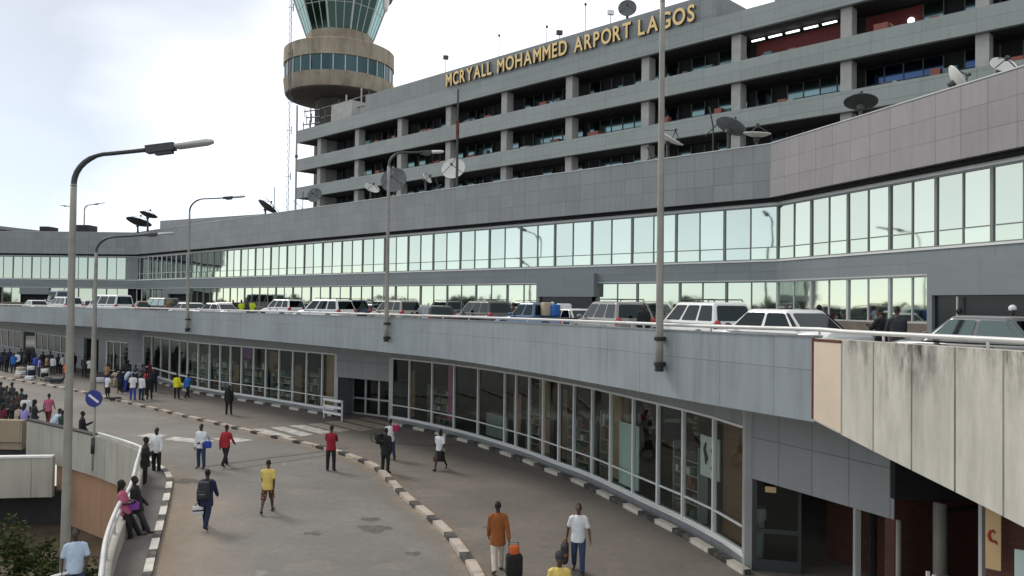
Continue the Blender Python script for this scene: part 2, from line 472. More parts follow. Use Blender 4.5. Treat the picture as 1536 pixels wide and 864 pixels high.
def asphalt(name, col, sand=None, crack=True):
    m, nt, N, L, b = nodes_of(name)
    c = coord(nt)
    big = noise(nt, 0.16, 5, c, 0.6); mid = noise(nt, 0.9, 6, c, 0.65); fine = noise(nt, 30, 3, c, 0.7)
    a = mixcol(nt, ramp(nt, big, [(0.35, 0), (0.68, 1)]), [x * 0.76 for x in col], [x * 1.22 for x in col])
    a = mixcol(nt, ramp(nt, mid, [(0.3, 0.7), (0.55, 0)]), a, [x * 0.72 for x in col])
    mott = noise(nt, 4.5, 6, c, 0.7)
    a = mixcol(nt, ramp(nt, mott, [(0.36, 0.5), (0.52, 0)]), a, [x * 0.68 for x in col])
    a = mixcol(nt, ramp(nt, mott, [(0.56, 0), (0.7, 0.4)]), a, [min(1, x * 1.5) for x in col])
    a = mixcol(nt, ramp(nt, fine, [(0.35, 0.45), (0.7, 0)]), a, [x * 0.62 for x in col])
    # dark oil patches and pale dried puddles
    n2 = noise(nt, 0.42, 3, coord(nt, 'Object', (1, 1.7, 1)))
    a = mixcol(nt, ramp(nt, n2, [(0.70, 0), (0.735, 0.65)]), a, [x * 0.5 for x in col])
    n3 = noise(nt, 0.55, 3, coord(nt, 'Object', (1.3, 0.8, 1)))
    a = mixcol(nt, ramp(nt, n3, [(0.69, 0), (0.73, 0.35)]), a, [x * 1.7 for x in col])
    if crack:
        v = N.new('ShaderNodeTexVoronoi'); v.feature = 'DISTANCE_TO_EDGE'; v.inputs['Scale'].default_value = 0.22
        wv = N.new('ShaderNodeMapping'); L.new(c, wv.inputs[0])
        nd = N.new('ShaderNodeTexNoise'); nd.inputs['Scale'].default_value = 1.2; L.new(c, nd.inputs[0])
        ad = N.new('ShaderNodeVectorMath'); ad.operation = 'MULTIPLY_ADD'; L.new(nd.outputs['Color'], ad.inputs[0]); ad.inputs[1].default_value = (0.9, 0.9, 0); L.new(c, ad.inputs[2])
        L.new(ad.outputs[0], v.inputs['Vector'])
        a = mixcol(nt, ramp(nt, v.outputs[0], [(0.0, 0.16), (0.008, 0)]), a, [x * 0.4 for x in col])
    if sand is not None:
        # blown sand lying along the near kerb: distance to a line in plan, broken up by noise
        (x0, y0, nx, ny, w) = sand
        sp = N.new('ShaderNodeSeparateXYZ'); L.new(c, sp.inputs[0])
        d = math_n(nt, 'ADD', math_n(nt, 'MULTIPLY', math_n(nt, 'SUBTRACT', sp.outputs[0], x0), nx), math_n(nt, 'MULTIPLY', math_n(nt, 'SUBTRACT', sp.outputs[1], y0), ny))
        nn = noise(nt, 0.5, 6, c, 0.65)
        far = math_n(nt, 'MULTIPLY', math_n(nt, 'SUBTRACT', sp.outputs[1], 26.0), 0.16, clamp=True)
        dd = math_n(nt, 'ADD', math_n(nt, 'ADD', math_n(nt, 'MAXIMUM', math_n(nt, 'DIVIDE', d, w), 0.0), far), math_n(nt, 'MULTIPLY_ADD', nn, 1.3, -0.65))
        k = ramp(nt, dd, [(0.1, 0.75), (1.1, 0)])
        a = mixcol(nt, k, a, (0.3, 0.232, 0.175))
    L.new(a, b.inputs['Base Color']); b.inputs['Roughness'].default_value = 0.85
    bump(nt, fine, 0.25, 0.01, b)
    MATS[name] = m
    return m
def kerb_mat(name, period, duty, light=(0.56, 0.53, 0.46), dark=(0.03, 0.03, 0.03), wear=0.5):
    m, nt, N, L, b = nodes_of(name)
    uv = N.new('ShaderNodeUVMap'); sp = N.new('ShaderNodeSeparateXYZ'); L.new(uv.outputs[0], sp.inputs[0])
    c = coord(nt)
    u = math_n(nt, 'ADD', sp.outputs[0], math_n(nt, 'MULTIPLY', noise(nt, 3, 2, c), 0.12))
    fr = math_n(nt, 'FRACT', math_n(nt, 'DIVIDE', u, period))
    k = math_n(nt, 'GREATER_THAN', fr, duty)
    n1 = noise(nt, 2.2, 7, c, 0.7)
    dl = mixcol(nt, ramp(nt, n1, [(0.5, 0), (0.66, wear)]), light, (0.19, 0.165, 0.13))
    dk = mixcol(nt, ramp(nt, n1, [(0.46, 0), (0.6, 0.7)]), dark, (0.15, 0.13, 0.11))
    a = mixcol(nt, k, dl, dk)
    jn = math_n(nt, 'FRACT', math_n(nt, 'DIVIDE', sp.outputs[0], period / 2))
    a = mixcol(nt, ramp(nt, jn, [(0.0, 0.75), (0.03, 0)]), a, (0.06, 0.055, 0.05))
    L.new(a, b.inputs['Base Color']); b.inputs['Roughness'].default_value = 0.8
    bump(nt, n1, 0.4, 0.03, b)
    return m
# ------------------------------------------------------------------ plan lines of the place
def G(px, py, Y):
    p = D(px, py, Y); return Vector((p.x, p.y))
DECK = 4.95
PAR = [(-150, 448, 104, 5.80), (-60, 449, 87, 5.80), (0, 470, 76.5, 5.80), (140, 478, 64.5, 5.81), (283, 482, 53.5, 5.83), (430, 490, 43.8, 5.87), (580, 503, 36.3, 5.90), (680, 508, 32.0, 5.92),
       (808, 520, 26.3, 5.95), (919, 538, 22.3, 5.97), (993, 545, 20.2, 5.98), (1060, 552, 18.6, 5.99), (1130, 560, 17.3, 6.0), (1222, 568, 15.9, 6.02)]
par_path = smooth_path([(*G(a, b, c), d) for a, b, c, d in PAR], 1.0)
PARP = [Vector((p.x, p.y)) for p in par_path]; PARZ = [p.z for p in par_path]
CONC = smooth_path([(PARP[-1].x, PARP[-1].y), (6.55, 14.3), (7.5, 11.5), (8.6, 7.4), (9.6, 3.0), (10.4, -2.0), (10.8, -8)], 0.6)

uF = Vector((-0.7138, 0.7004)); nF = Vector((0.7004, 0.7138))     # main front: direction and inward normal
F0 = Vector((-80.0, 103.9)); F1 = Vector((-48.8, 103.2)); F2 = Vector((13.51, 42.0)); F3 = F2 + Vector((0.302, -0.953)) * 46
FAC = [F0, F1, F2, F3]

# lower storey: glass line = base kerb line set back
BASE = [(150, 560), (215, 569), (280, 587.5), (400, 608), (506, 626.5), (587, 637.5), (680, 659), (770, 688), (819, 708), (869, 728), (951, 770), (1012, 801), (1087, 846), (1114, 863)]
kerb_base = [W(a, b, 0.0) for a, b in BASE]
low = [Vector((p.x, p.y)) for p in kerb_base]
d0 = (low[1] - low[2]).normalized()
low = [low[0] + Vector((-0.72, 0.69)) * 45] + low
low_kerb = smooth_path(low, 0.7)
LOWG = offset_path(low_kerb, -0.5)                       # glass line
CRN = D(1121, 846, 20.3); CRN = Vector((CRN.x, CRN.y))   # glass corner by the near entrance
LOWG = [p for p in LOWG if p.y > CRN.y + 0.5] + [CRN]
DF_END = D(1341, 775, 16.4); DF_END = Vector((DF_END.x, DF_END.y))

# dividing kerb and near kerb
DIV = [W(-160, 541), W(-60, 556), W(0, 567.5), W(94, 584), W(164, 599.5), W(192, 606.5), W(233, 616), W(278, 627), W(384, 652), W(487, 676), W(540, 694), W(566, 709), W(599, 744), W(655, 793), W(685, 830), W(706, 862), W(722, 905), W(738, 990)]
div_path = smooth_path([Vector((p.x, p.y)) for p in DIV], 0.5)
NEAR = [W(222, 690), W(243, 704), W(256, 716), W(258, 732), W(247, 785), W(236, 831), W(229, 862), W(222, 900), W(205, 1000)]
near_path = smooth_path([Vector((p.x, p.y)) for p in NEAR], 0.3)
# wall with the rail round the sunken garden (top line, z about 1.05)
RAIL = [W(40, 631, 1.0), W(81, 640, 1.0), W(144, 655, 1.0), W(200, 673, 1.0), W(206, 679, 1.0), W(200, 700, 1.0), W(190, 735, 1.0), W(170, 768, 1.0), W(152, 815, 1.0), W(144, 866, 1.0), W(132, 960, 1.0)]
rail_path = smooth_path([Vector((p.x, p.y)) for p in RAIL], 0.35)

# ------------------------------------------------------------------ ground, road, pavement
pit = [(p.x, p.y) for p in rail_path]
pit_poly = [Vector((x, y, 0)) for x, y in pit] + [Vector((-9.4, 3, 0)), Vector((-60, 3, 0)), Vector((-60, rail_path[0].y + 1.2, 0))]
outer = [Vector((-900, -400, 0)), Vector((900, -400, 0)), Vector((900, 1500, 0)), Vector((-900, 1500, 0))]
mb = MB()
tr = tessellate_polygon([outer, pit_poly])
allv = outer + pit_poly
mb.add(allv, tr)
M['ground'] = asphalt('ground_concrete', (0.2, 0.19, 0.175), None, False)
tag(mb.build('ground', M['ground']), kind='structure')
def sheet(name, poly, z, mat):
    mb = MB(); vs = [Vector((p[0], p[1], 0)) for p in poly]
    tr = tessellate_polygon([vs])
    mb.add([(v.x, v.y, z) for v in vs], tr)
    return tag(mb.build(name, mat), kind='structure')
M['road'] = asphalt('road_asphalt', (0.2, 0.19, 0.172), sand=(W(258, 730).x, W(258, 730).y, 0.96, 0.28, 3.2))
M['pave'] = asphalt('pavement_asphalt', (0.19, 0.167, 0.145))
M['walk'] = asphalt('sidewalk_concrete', (0.14, 0.13, 0.12), None, False)
near_road = [p for p in near_path]
road_poly = [(p.x, p.y) for p in div_path] + [(-7.2, 5.0)] + [(p.x, p.y) for p in near_path[::-1]] + [(-14.2, 31.8), (-17.6, 35.0), (-23.5, 39.5), (-75, 60), (-75, 75)]
sheet('road', road_poly, 0.004, M['road'])
pave_poly = [(p.x, p.y) for p in div_path] + [(5.5, 5), (14, 5), (14, 24)] + [(p.x, p.y) for p in offset_path(low_kerb, -3)[::-1] if p.y > 24] 
sheet('pavement', pave_poly, 0.008, M['pave'])
kcw = min(range(len(rail_path)), key=lambda i: (rail_path[i] - RAIL[4].xy).length)
walk = [(p.x, p.y) for p in near_path] + [(p.x, p.y) for p in rail_path[kcw:][::-1]]
mb = MB(); mb.prism(walk, 0.0, 0.11)
tag(mb.build('sidewalk', M['walk']), kind='structure')
M['kerb'] = kerb_mat('painted_kerb', 1.9, 0.66, (0.47, 0.4, 0.335), wear=0.8)
M['kerb_near'] = kerb_mat('painted_near_kerb', 1.8, 0.58, (0.62, 0.6, 0.55), wear=0.35)
M['kerb_wall'] = kerb_mat('painted_wall_kerb', 2.0, 0.5, (0.55, 0.52, 0.45), wear=0.4)
gapA, gapB = W(94, 584).xy, W(164, 599.5).xy
mb = MB()
mb.wall(div_path, 0.0, 0.13, -0.26)
tag(mb.build('dividing_kerb', M['kerb'], None), kind='structure')
mb = MB(); mb.wall(near_path, 0.0, 0.15, 0.2)
tag(mb.build('near_kerb', M['kerb_near']), kind='structure')
iA = min(range(len(low_kerb)), key=lambda i: (low_kerb[i] - W(508, 627).xy).length)
iB = min(range(len(low_kerb)), key=lambda i: (low_kerb[i] - W(588, 638).xy).length)
iC = min(range(len(low_kerb)), key=lambda i: (low_kerb[i] - W(240, 575).xy).length)
mb = MB(); mb.wall(low_kerb[iC:iA], 0.0, 0.14, -0.22); mb.wall(low_kerb[iB:], 0.0, 0.14, -0.22)
tag(mb.build('wall_kerb', M['kerb_wall']), kind='structure')

# sandy dirt lying in the gutters
m, nt, N, L, b = nodes_of('gutter_sand')
b.inputs['Base Color'].default_value = (0.34, 0.27, 0.2, 1); b.inputs['Roughness'].default_value = .9
uvn = N.new('ShaderNodeUVMap'); sp_ = N.new('ShaderNodeSeparateXYZ'); L.new(uvn.outputs[0], sp_.inputs[0])
L.new(math_n(nt, 'MULTIPLY', ramp(nt, noise(nt, 1.8, 6, coord(nt), .7), [(.38, .15), (.62, 1)]), math_n(nt, 'MULTIPLY', sp_.outputs[1], .8)), b.inputs['Alpha']); M['sand'] = m
def gutter(path, o0, o1, z):
    P = offset_path(path, o0); Q = offset_path(path, o1); mb = MB()
    for i in range(len(P) - 1): mb.add([(*P[i], z), (*P[i + 1], z), (*Q[i + 1], z), (*Q[i], z)], [(0, 1, 2, 3)], [[(0, 1), (1, 1), (1, 0), (0, 0)]])
    tag(mb.build('gutter_sand', M['sand']), kind='structure')
gutter(div_path, 0.02, 0.75, 0.0075); gutter(div_path, -0.28, -0.8, 0.0115); gutter(near_path, -0.02, -1.0, 0.0075)

# zebra crossing from the doors over the pavement lane and on over the road
M['zebra'] = basic('worn_road_paint', (0.5, 0.49, 0.46), 0.8, 0, 0.45, 2.4)
M['zebra2'] = basic('worn_pavement_paint', (0.42, 0.35, 0.28), 0.8, 0, 0.4, 2.4)
def quad_px(mb, pts, z):
    vs = [W(a, b, z) for a, b in pts]; mb.add(vs, [(0, 1, 2, 3)])
mb = MB()
for s in [[(378, 643.5), (397, 643), (440, 655), (420, 658.5)], [(405, 641), (425, 640), (470, 651.5), (452, 654.5)], [(433, 638.5), (455, 637), (500, 648), (482, 651)]]: quad_px(mb, s, 0.013)
for s in [[(345, 655.5), (380, 660), (352, 663.5), (318, 658)], [(262, 655), (322, 661), (302, 665.5), (246, 659)], [(225, 650), (252, 652.5), (232, 657), (205, 654)]]: quad_px(mb, s, 0.009)
tag(mb.build('zebra_crossing', M['zebra']), kind='structure')
mb = MB()
for s in [[(460, 636), (482, 634.5), (527, 645.5), (508, 648)], [(487, 633), (508, 631.5), (562, 644), (540, 647)], [(510, 629.5), (530, 628), (588, 641), (568, 643.5)], [(536, 627.5), (552, 626), (600, 637), (588, 639)]]: quad_px(mb, s, 0.013)
tag(mb.build('crossing_stripes', M['zebra2']), kind='structure')

# stains and tyre marks on the ground
def stain(cx, cy, w, h, name, mat, z, tilt=0.0):
    mb = MB(); vs = []
    for k in range(40):
        a = 2 * math.pi * k / 40
        q = 1 + .18 * math.sin(3 * a + cx) + .12 * math.sin(5 * a + cy) + .07 * math.sin(9 * a)
        x, y = w * q * math.cos(a), h * q * math.sin(a)
        vs.append(W(cx + x * math.cos(tilt) - y * math.sin(tilt), cy + x * math.sin(tilt) + y * math.cos(tilt), z))
    mb.add(vs, [tuple(range(40))]); return tag(mb.build(name, mat), kind='structure')
def see_thin(name, col, k):
    m, nt, N, L, b = nodes_of(name)
    b.inputs['Base Color'].default_value = (*col, 1); b.inputs['Roughness'].default_value = .8
    L.new(math_n(nt, 'MULTIPLY', ramp(nt, noise(nt, 3, 5, coord(nt), .7), [(.3, .3), (.7, 1)]), k), b.inputs['Alpha'])
    return m
M['stain'] = see_thin('dark_damp_stain', (0.05, 0.048, 0.045), .42); M['mark'] = see_thin('tyre_rubber_mark', (0.05, 0.05, 0.05), .35); M['dust'] = see_thin('pale_dust', (0.4, 0.36, 0.3), .35)
for cx, cy, w, h, zz in ((562, 793, 24, 5.5, .009), (556, 779, 15, 3, .009), (470, 800, 14, 3, .009), (283, 722, 20, 4, .009), (620, 830, 12, 3, .009), (905, 706, 34, 6, .013), (800, 690, 30, 4, .013), (735, 790, 9, 2, .013)): stain(cx, cy, w, h, 'damp_stain', M['stain'], zz)
for cx, cy, w, h, zz in ((530, 748, 13, 3, .009), (465, 800, 18, 4, .009), (455, 738, 30, 4, .009), (640, 740, 40, 6, .013), (700, 800, 45, 9, .013), (470, 850, 40, 8, .009), (420, 720, 40, 5, .009), (590, 850, 30, 6, .009)): stain(cx, cy, w, h, 'dust_patch', M['dust'], zz)
for pts, wd in (([(300, 700), (390, 688), (470, 678), (520, 671)], .32), ([(330, 706), (420, 693), (500, 681)], .2)):
    P = smooth_path([W(a, b_).xy for a, b_ in pts], .6); Q = offset_path(P, wd); mb = MB()
    for i in range(len(P) - 1): mb.add([(*P[i], .0105), (*P[i + 1], .0105), (*Q[i + 1], .0105), (*Q[i], .0105)], [(0, 1, 2, 3)])
    tag(mb.build('tyre_mark', M['mark']), kind='structure')
P = smooth_path([W(a, b_).xy for a, b_ in ((590, 664), (650, 668), (720, 664), (760, 662))], .6); Q = offset_path(P, .22); mb = MB()
for i in range(len(P) - 1): mb.add([(*P[i], .0145), (*P[i + 1], .0145), (*Q[i + 1], .0145), (*Q[i], .0145)], [(0, 1, 2, 3)])
tag(mb.build('tyre_mark', M['mark']), kind='structure')

# ------------------------------------------------------------------ upper road deck and its edge
deck_poly = [(p.x, p.y) for p in offset_path(PARP, -0.12)] + [(p.x, p.y) for p in offset_path(CONC, -0.12)[1:]] + [(p.x, p.y) for p in [Vector((32, -8)), F3, F2, F1, F0]]
mb = MB(); mb.prism(deck_poly, 4.36, DECK)
M['deck'] = asphalt('upper_road_asphalt', (0.16, 0.155, 0.15), None, False)
od = tag(mb.build('upper_road', [M['deck']]), kind='structure')
pw = empty('parapet_wall', (PARP[6].x, PARP[6].y, 4.33), 0, 'long grey clad parapet of the upper road running from the far left to the cream concrete', 'parapet')
inv = pw.matrix_world.inverted()
def place_child(o, root):
    """keep world-built geometry in place under a root empty"""
    o.parent = root
    o.matrix_parent_inverse = Matrix.Translation(root.location).inverted() if root.rotation_euler.z == 0 else (Matrix.Translation(root.location) @ Matrix.Rotation(root.rotation_euler.z, 4, 'Z')).inverted()
    return o
mb = MB(); mb.wall(PARP, 4.33, [z for z in PARZ], -0.22)
place_child(mb.build('panel_cladding', M['parapet']), pw)
mb = MB(); mb.wall(offset_path(PARP, 0.02), [z for z in PARZ], [z + 0.03 for z in PARZ], -0.26)
place_child(mb.build('coping', M['clad']), pw)
# soffit lip in shadow behind the cladding
# raw concrete side of the nearest stretch; it deepens towards the viewer
s = 0; zb = [4.36]
for i in range(1, len(CONC)):
    s += (CONC[i] - CONC[i - 1]).length; zb.append(4.36 - 0.2 * s if s < 5.2 else 4.36 - 0.2 * 5.2 - 0.12 * (s - 5.2))
cw = empty('concrete_parapet', (CONC[0].x, CONC[0].y, 4.3), 0, 'stained board marked concrete side of the upper road at the right', 'parapet')
mb = MB(); mb.wall(CONC, zb, 6.0, -0.3)
place_child(mb.build('concrete_panel', M['concrete']), cw)
L1 = [p for p in CONC if (p - CONC[0]).length < 1.25]
mb = MB(); mb.wall(offset_path(L1, 0.02), [z - 0.0 + 0.03 for z in zb[:len(L1)]], 5.93, -0.015)
place_child(mb.build('cream_panel', M['cream']), cw)
mb = MB(); mb.wall(offset_path(L1, 0.03), 5.94, 5.985, -0.03); 
mb.bar(CONC[0] + Vector((-0.03, 0.06)), CONC[0] + Vector((0.03, -0.02)), 4.4, 6.0, 0.03)
place_child(mb.build('rust_strip', M['rust']), cw)
# white tubular rail on short posts along the whole edge
def rail_on(path, zs, name, root, r, post_h, step, inset):
    P = offset_path(path, -inset)
    mb = MB(); mb.tube([(p.x, p.y, z + post_h) for p, z in zip(P, zs)], r, 10)
    place_child(mb.build('handrail', M['rail_paint'], smooth=True), root)
    acc = 0; k = 0
    for i in range(1, len(P)):
        acc += (P[i] - P[i - 1]).length
        if acc > step and P[i].y > 4 and k < 95:
            acc = 0; k += 1
            m2 = MB(); m2.tube([(P[i].x, P[i].y, zs[i] - 0.02), (P[i].x, P[i].y, zs[i] + post_h)], r * 0.55, 8)
            place_child(m2.build('post', M['rail_paint'], smooth=True), root)
gr = empty('guard_rail', (PARP[8].x, PARP[8].y, 6.0), 0, 'white tubular guard rail on short posts along the edge of the upper road', 'guard rail')
full = PARP + CONC[1:]; fz = [z + 0.02 for z in PARZ] + [6.02] * (len(CONC) - 1)
rail_on(full, fz, 'guard_rail', gr, 0.045, 0.13, 1.6, 0.12)

# ------------------------------------------------------------------ terminal, upper storeys
term = empty('airport_terminal', (F2.x, F2.y, 0), 0, 'long low grey terminal with bands of pale green reflective glass behind the upper road', 'terminal building')
def tpart(mb, name, mat, **k):
    return place_child(mb.build(name, mat, **k), term)
A = [F0, F1, F2]
mb = MB(); mb.wall(A, 12.38, 15.2, -0.3); tpart(mb, 'fascia', M['fascia'])
mb = MB(); mb.wall([F2, F3], 12.38, 15.2, -0.3); tpart(mb, 'fascia', M['fascia_warm'])
mb = MB(); mb.wall(offset_path(FAC, -0.3), 12.2, 12.37, -0.4); tpart(mb, 'eaves_soffit', M['dark'])
GL = offset_path(FAC, -0.65)
mb = MB(); mb.wall(offset_path(FAC, -0.57), 12.03, 12.19, -0.12); tpart(mb, 'window_header', M['alu'])
# spandrel band standing a little proud of the glass
SP = offset_path(FAC, -0.55)
mb = MB(); mb.wall(SP, 8.05, 9.02, -0.2); tpart(mb, 'spandrel', M['spandrel'])
mb = MB(); mb.wall(offset_path(FAC, -0.5), 9.03, 9.12, -0.25); tpart(mb, 'sill_trim', M['white_frame'])
mb = MB(); mb.wall(offset_path(FAC, -0.5), 7.98, 8.045, -0.2); tpart(mb, 'transom_trim', M['alu'])
M['base_wall'] = basic('brown_base_wall', (0.17, 0.14, 0.115), 0.85, 0, 0.3, 1.2)
mb = MB(); mb.wall(offset_path(FAC, -0.5), DECK, 6.0, -0.25); tpart(mb, 'base_wall', M['base_wall'])
# backing behind everything and the roof
bp = [(p.x, p.y) for p in offset_path(FAC, -1.0)] + [(75, 5), (75, 128), (-78, 128)]
mb = MB(); mb.prism(bp, 14.55, 14.75); tpart(mb, 'roof', M['roof'])
mb = MB(); mb.wall(offset_path(FAC, -0.95), DECK, 14.5, -0.1); tpart(mb, 'inner_wall', M['dark'])

def window_unit(A, B, z0, z1, npane, rail_z, root, glass, frame, thick=0.13, thin=0.06, first=True):
    """one glazing bay from A to B: its panes are one mesh, its bars a child"""
    A = Vector(A); B = Vector(B); d = B - A; L = d.length; d.normalize()
    c = (A + B) / 2
    rz = math.atan2(d.y, d.x)
    mg = MB(); mf = MB()
    hl = L / 2
    tilt = 0.007
    for k in range(npane):
        x0 = -hl + L * k / npane + 0.01; x1 = -hl + L * (k + 1) / npane - 0.01
        zs = [z0] + ([rail_z] if rail_z else []) + [z1]
        for a, b in zip(zs[:-1], zs[1:]):
            t0, t1, t2 = [random.uniform(-tilt, tilt) for _ in range(3)]
            vs = [(x0, t0, a + 0.01), (x1, t1, a + 0.01), (x1, t1 + t2, b - 0.01), (x0, t0 + t2, b - 0.01)]
            vs += [(x, y + 0.03, z) for x, y, z in vs]
            mg.add(vs, [(0, 1, 2, 3), (7, 6, 5, 4), (0, 4, 5, 1), (1, 5, 6, 2), (2, 6, 7, 3), (3, 7, 4, 0)])
    xs = [-hl + L * k / npane for k in range(npane + 1)]
    for k, x in enumerate(xs):
        if k == npane: continue
        w = thick if k == 0 else thin
        mf.box(x - w / 2, x + w / 2, -0.07 if k == 0 else -0.045, 0.05, z0, z1)
    if rail_z: mf.box(-hl, hl, -0.035, 0.02, rail_z - 0.025, rail_z + 0.025)
    mf.box(-hl, hl, -0.06, 0.05, z1 - 0.05, z1 + 0.02); mf.box(-hl, hl, -0.06, 0.05, z0 - 0.02, z0 + 0.04)
    w = link_mesh('window', mg.mesh('window', glass))
    w.location = (c.x, c.y, 0); w.rotation_euler = (0, 0, rz)
    f = link_mesh('frame', mf.mesh('frame', frame), w)
    loc = root.location
    w.parent = root; w.location = (c.x - loc.x, c.y - loc.y, -loc.z)
    return w
M['facade_frame'] = basic('facade_frame_grey', (0.2, 0.21, 0.205), 0.45, 0.2, 0.1)
g0, g1, g2, g3 = GL
dl = (g1 - g2).normalized(); Lfar = (g1 - g2).length
pF = 3.15
q = 0.0; idx = 0
b287 = path_at_px([g1, g2], 287); Ldark = (b287 - g2).length
while q < Ldark - 0.2:
    e = min(q + pF, Ldark)
    A2 = g2 + dl * e; B2 = g2 + dl * q
    window_unit(A2, B2, 9.14, 12.0, 2, 9.8, term, M['mirror'], M['facade_frame'])
    q = e
# dark glazed stretch by the bend
b198 = path_at_px([g1, g2], 203)
nd = 4
for k in range(nd):
    A2 = b198.lerp(b287, k / nd); B2 = b198.lerp(b287, (k + 1) / nd)
    window_unit(A2, B2, 9.14, 12.0, 3, 9.9, term, M['mirror_dark'], M['white_frame'], 0.2, 0.12)
# near front
nn_ = 7; wn = [0, 2.7, 5.3, 7.9, 10.4, 13.0, 15.6, 18.2, 20.8]
d2 = (g3 - g2).normalized()
for a, b in zip(wn[:-1], wn[1:]):
    window_unit(g2 + d2 * a, g2 + d2 * b, 9.14, 12.0, 2, 9.78, term, M['mirror'], M['facade_frame'])
# left front
xL = [path_at_px([g0, g1], px) for px in (-128, -100, -72, -44, -10, 19, 47, 74, 103, 131, 160, 188)]
for A2, B2 in zip(xL[:-1], xL[1:]):
    window_unit(A2, B2, 9.14, 12.0, 2, None, term, M['mirror'], M['facade_frame'])
mb = MB(); mb.bar(xL[-1], g1, 9.14, 12.1, 0.16); tpart(mb, 'wall_panel', M['fascia'])
mb = MB(); mb.bar(g1, b198, 9.14, 12.1, 0.12); tpart(mb, 'wall_panel', M['fascia'])
# lower row at upper road level
pr0, pr1 = path_at_px([g1, g2], 812), path_at_px([g1, g2], 898)
def along(p): return (p - g2).length
spans = [(0.0, along(pr1))]
def run(q0, q1, step, z0=6.02, z1=7.97):
    n = max(1, round((q1 - q0) / step))
    for k in range(n):
        B2 = g2 + dl * (q0 + (q1 - q0) * k / n); A2 = g2 + dl * (q0 + (q1 - q0) * (k + 1) / n)
        window_unit(A2, B2, z0, z1, 2, None, term, M['mirror'], M['facade_frame'])
run(0.0, along(pr1), pF); run(along(pr0), Ldark, pF)
for a, b in zip(wn[:4], wn[1:5]):
    window_unit(g2 + d2 * a, g2 + d2 * b, 6.02, 7.97, 2, None, term, M['mirror'], M['alu'])
doorA = g2 + d2 * 10.4
# grey portal over the far doors, proud of the front
def portal(A2, B2, z0, z1, zl):
    mb = MB(); mb.bar(A2, B2, zl, z1, 0.5, 0.25)
    for P in (A2, B2):
        dd = (B2 - A2).normalized(); s = 1 if P is A2 else -1
        mb.bar(P, P + dd * s * 0.25, z0, zl, 0.5, 0.25)
    tpart(mb, 'entrance_portal', M['spandrel'])
    dd = (B2 - A2).normalized()
    mb = MB(); mb.bar(A2 + dd * 0.26, B2 - dd * 0.26, z0, zl - 0.01, 0.08, 0.3); tpart(mb, 'entrance_door', M['teal_dark'])
M['teal_dark'] = basic('dark_doorway', (0.012, 0.016, 0.02), 0.25, 0, 0.2)
portal(pr0, pr1, DECK, 8.6, 7.12)
portal(doorA, doorA + d2 * 9, DECK, 8.6, 7.16)
mb = MB(); mb.tube([(*(doorA + d2 * 1.5 - Vector((0.5, 0.16))), DECK), (*(doorA + d2 * 1.5 - Vector((0.5, 0.16))), 7.1)], 0.04); tpart(mb, 'door_post', M['alu'])
# far part of the lower row: dark windows, grey wall, opening
w1, w2, w3 = path_at_px([g1, g2], 198), path_at_px([g1, g2], 246), path_at_px([g1, g2], 255)
for k in range(3): window_unit(w1.lerp(w2, k / 3), w1.lerp(w2, (k + 1) / 3), 6.02, 7.97, 2, None, term, M['mirror_dark'], M['white_frame'], 0.16, 0.1)
mb = MB(); mb.bar(w2, b287, 7.3, 7.97, 0.3, 0.1); tpart(mb, 'wall_panel', M['spandrel'])
mb = MB(); mb.bar(w2, w3, 6.02, 7.29, 0.3, 0.1); tpart(mb, 'wall_panel', M['spandrel'])
yL = [path_at_px([g0, g1], px) for px in (4, 31, 75, 118, 160, 192)]
window_unit(yL[0], yL[1], 6.02, 7.97, 2, None, term, M['mirror'], M['facade_frame'])
for a, b in ((2, 3), (3, 4), (4, 5)): window_unit(yL[a], yL[b], 6.02, 7.97, 2, None, term, M['mirror'], M['facade_frame'])
mb = MB(); mb.bar(yL[1], yL[2], 7.1, 7.97, 0.3, 0.1); tpart(mb, 'wall_panel', M['spandrel'])
# second, paler roof screen set back above the fascia
s0 = path_at_px([F1 + nF * 6, F2 + nF * 6], 238); s1 = path_at_px([F1 + nF * 6, F2 + nF * 6], 470)
mb = MB(); mb.wall([s0 + nF * 8, s0, s1, s1 + nF * 8], 14.75, [17.7, 17.7, 16.2, 16.2], -0.2); tpart(mb, 'roof_screen', M['clad'])
# coping of the fascia
mb = MB(); mb.wall(offset_path(FAC, 0.03), 15.2, 15.25, -0.4); tpart(mb, 'coping', M['alu'])

# ------------------------------------------------------------------ terminal, lower storey
LZ = 3.55
ws = empty('arrivals_hall', (LOWG[40].x, LOWG[40].y, 0), 0, 'ground floor hall under the upper road with a curving dark shop window front', 'building')
def lpart(mb, name, mat, **k):
    return place_child(mb.build(name, mat, **k), ws)
def at(px):
    return path_at_px(LOWG, px)
Lp = [163, 194]
right_px = [589, 617, 651, 684, 720, 760, 777, 797, 818, 841.5, 864, 891.5, 919, 953, 990, 1028, 1074, 1119]
left_px = [218, 230, 244, 257, 272, 284, 300, 317, 333, 348.5, 365, 383, 401.5, 421.5, 442, 462.6, 486, 507]
pts_right = [at(p) for p in right_px[:-1]] + [CRN]
pts_left = [at(p) for p in left_px]
def shop_window(A, B, i):
    w = window_unit(A, B, 0.36, LZ, 1, 1.0, ws, M['shop_glass'], M['white_frame'] if i else M['alu'], 0.085, 0.06)
    return w
for i, (A2, B2) in enumerate(zip(pts_right[:-1], pts_right[1:])): shop_window(A2, B2, 1)
for i, (A2, B2) in enumerate(zip(pts_left[:-1], pts_left[1:])): shop_window(A2, B2, 1)
for P in (pts_right[0], pts_left[-1], CRN):
    mb = MB(); mb.box(P.x - 0.11, P.x + 0.11, P.y - 0.11, P.y + 0.11, 0, LZ + 0.02 if P is not CRN else 4.35); lpart(mb, 'corner_post', M['alu'])
segR = sub_path(LOWG, pts_right[0], pts_right[-1]); segL = sub_path(LOWG, pts_left[0], pts_left[-1])
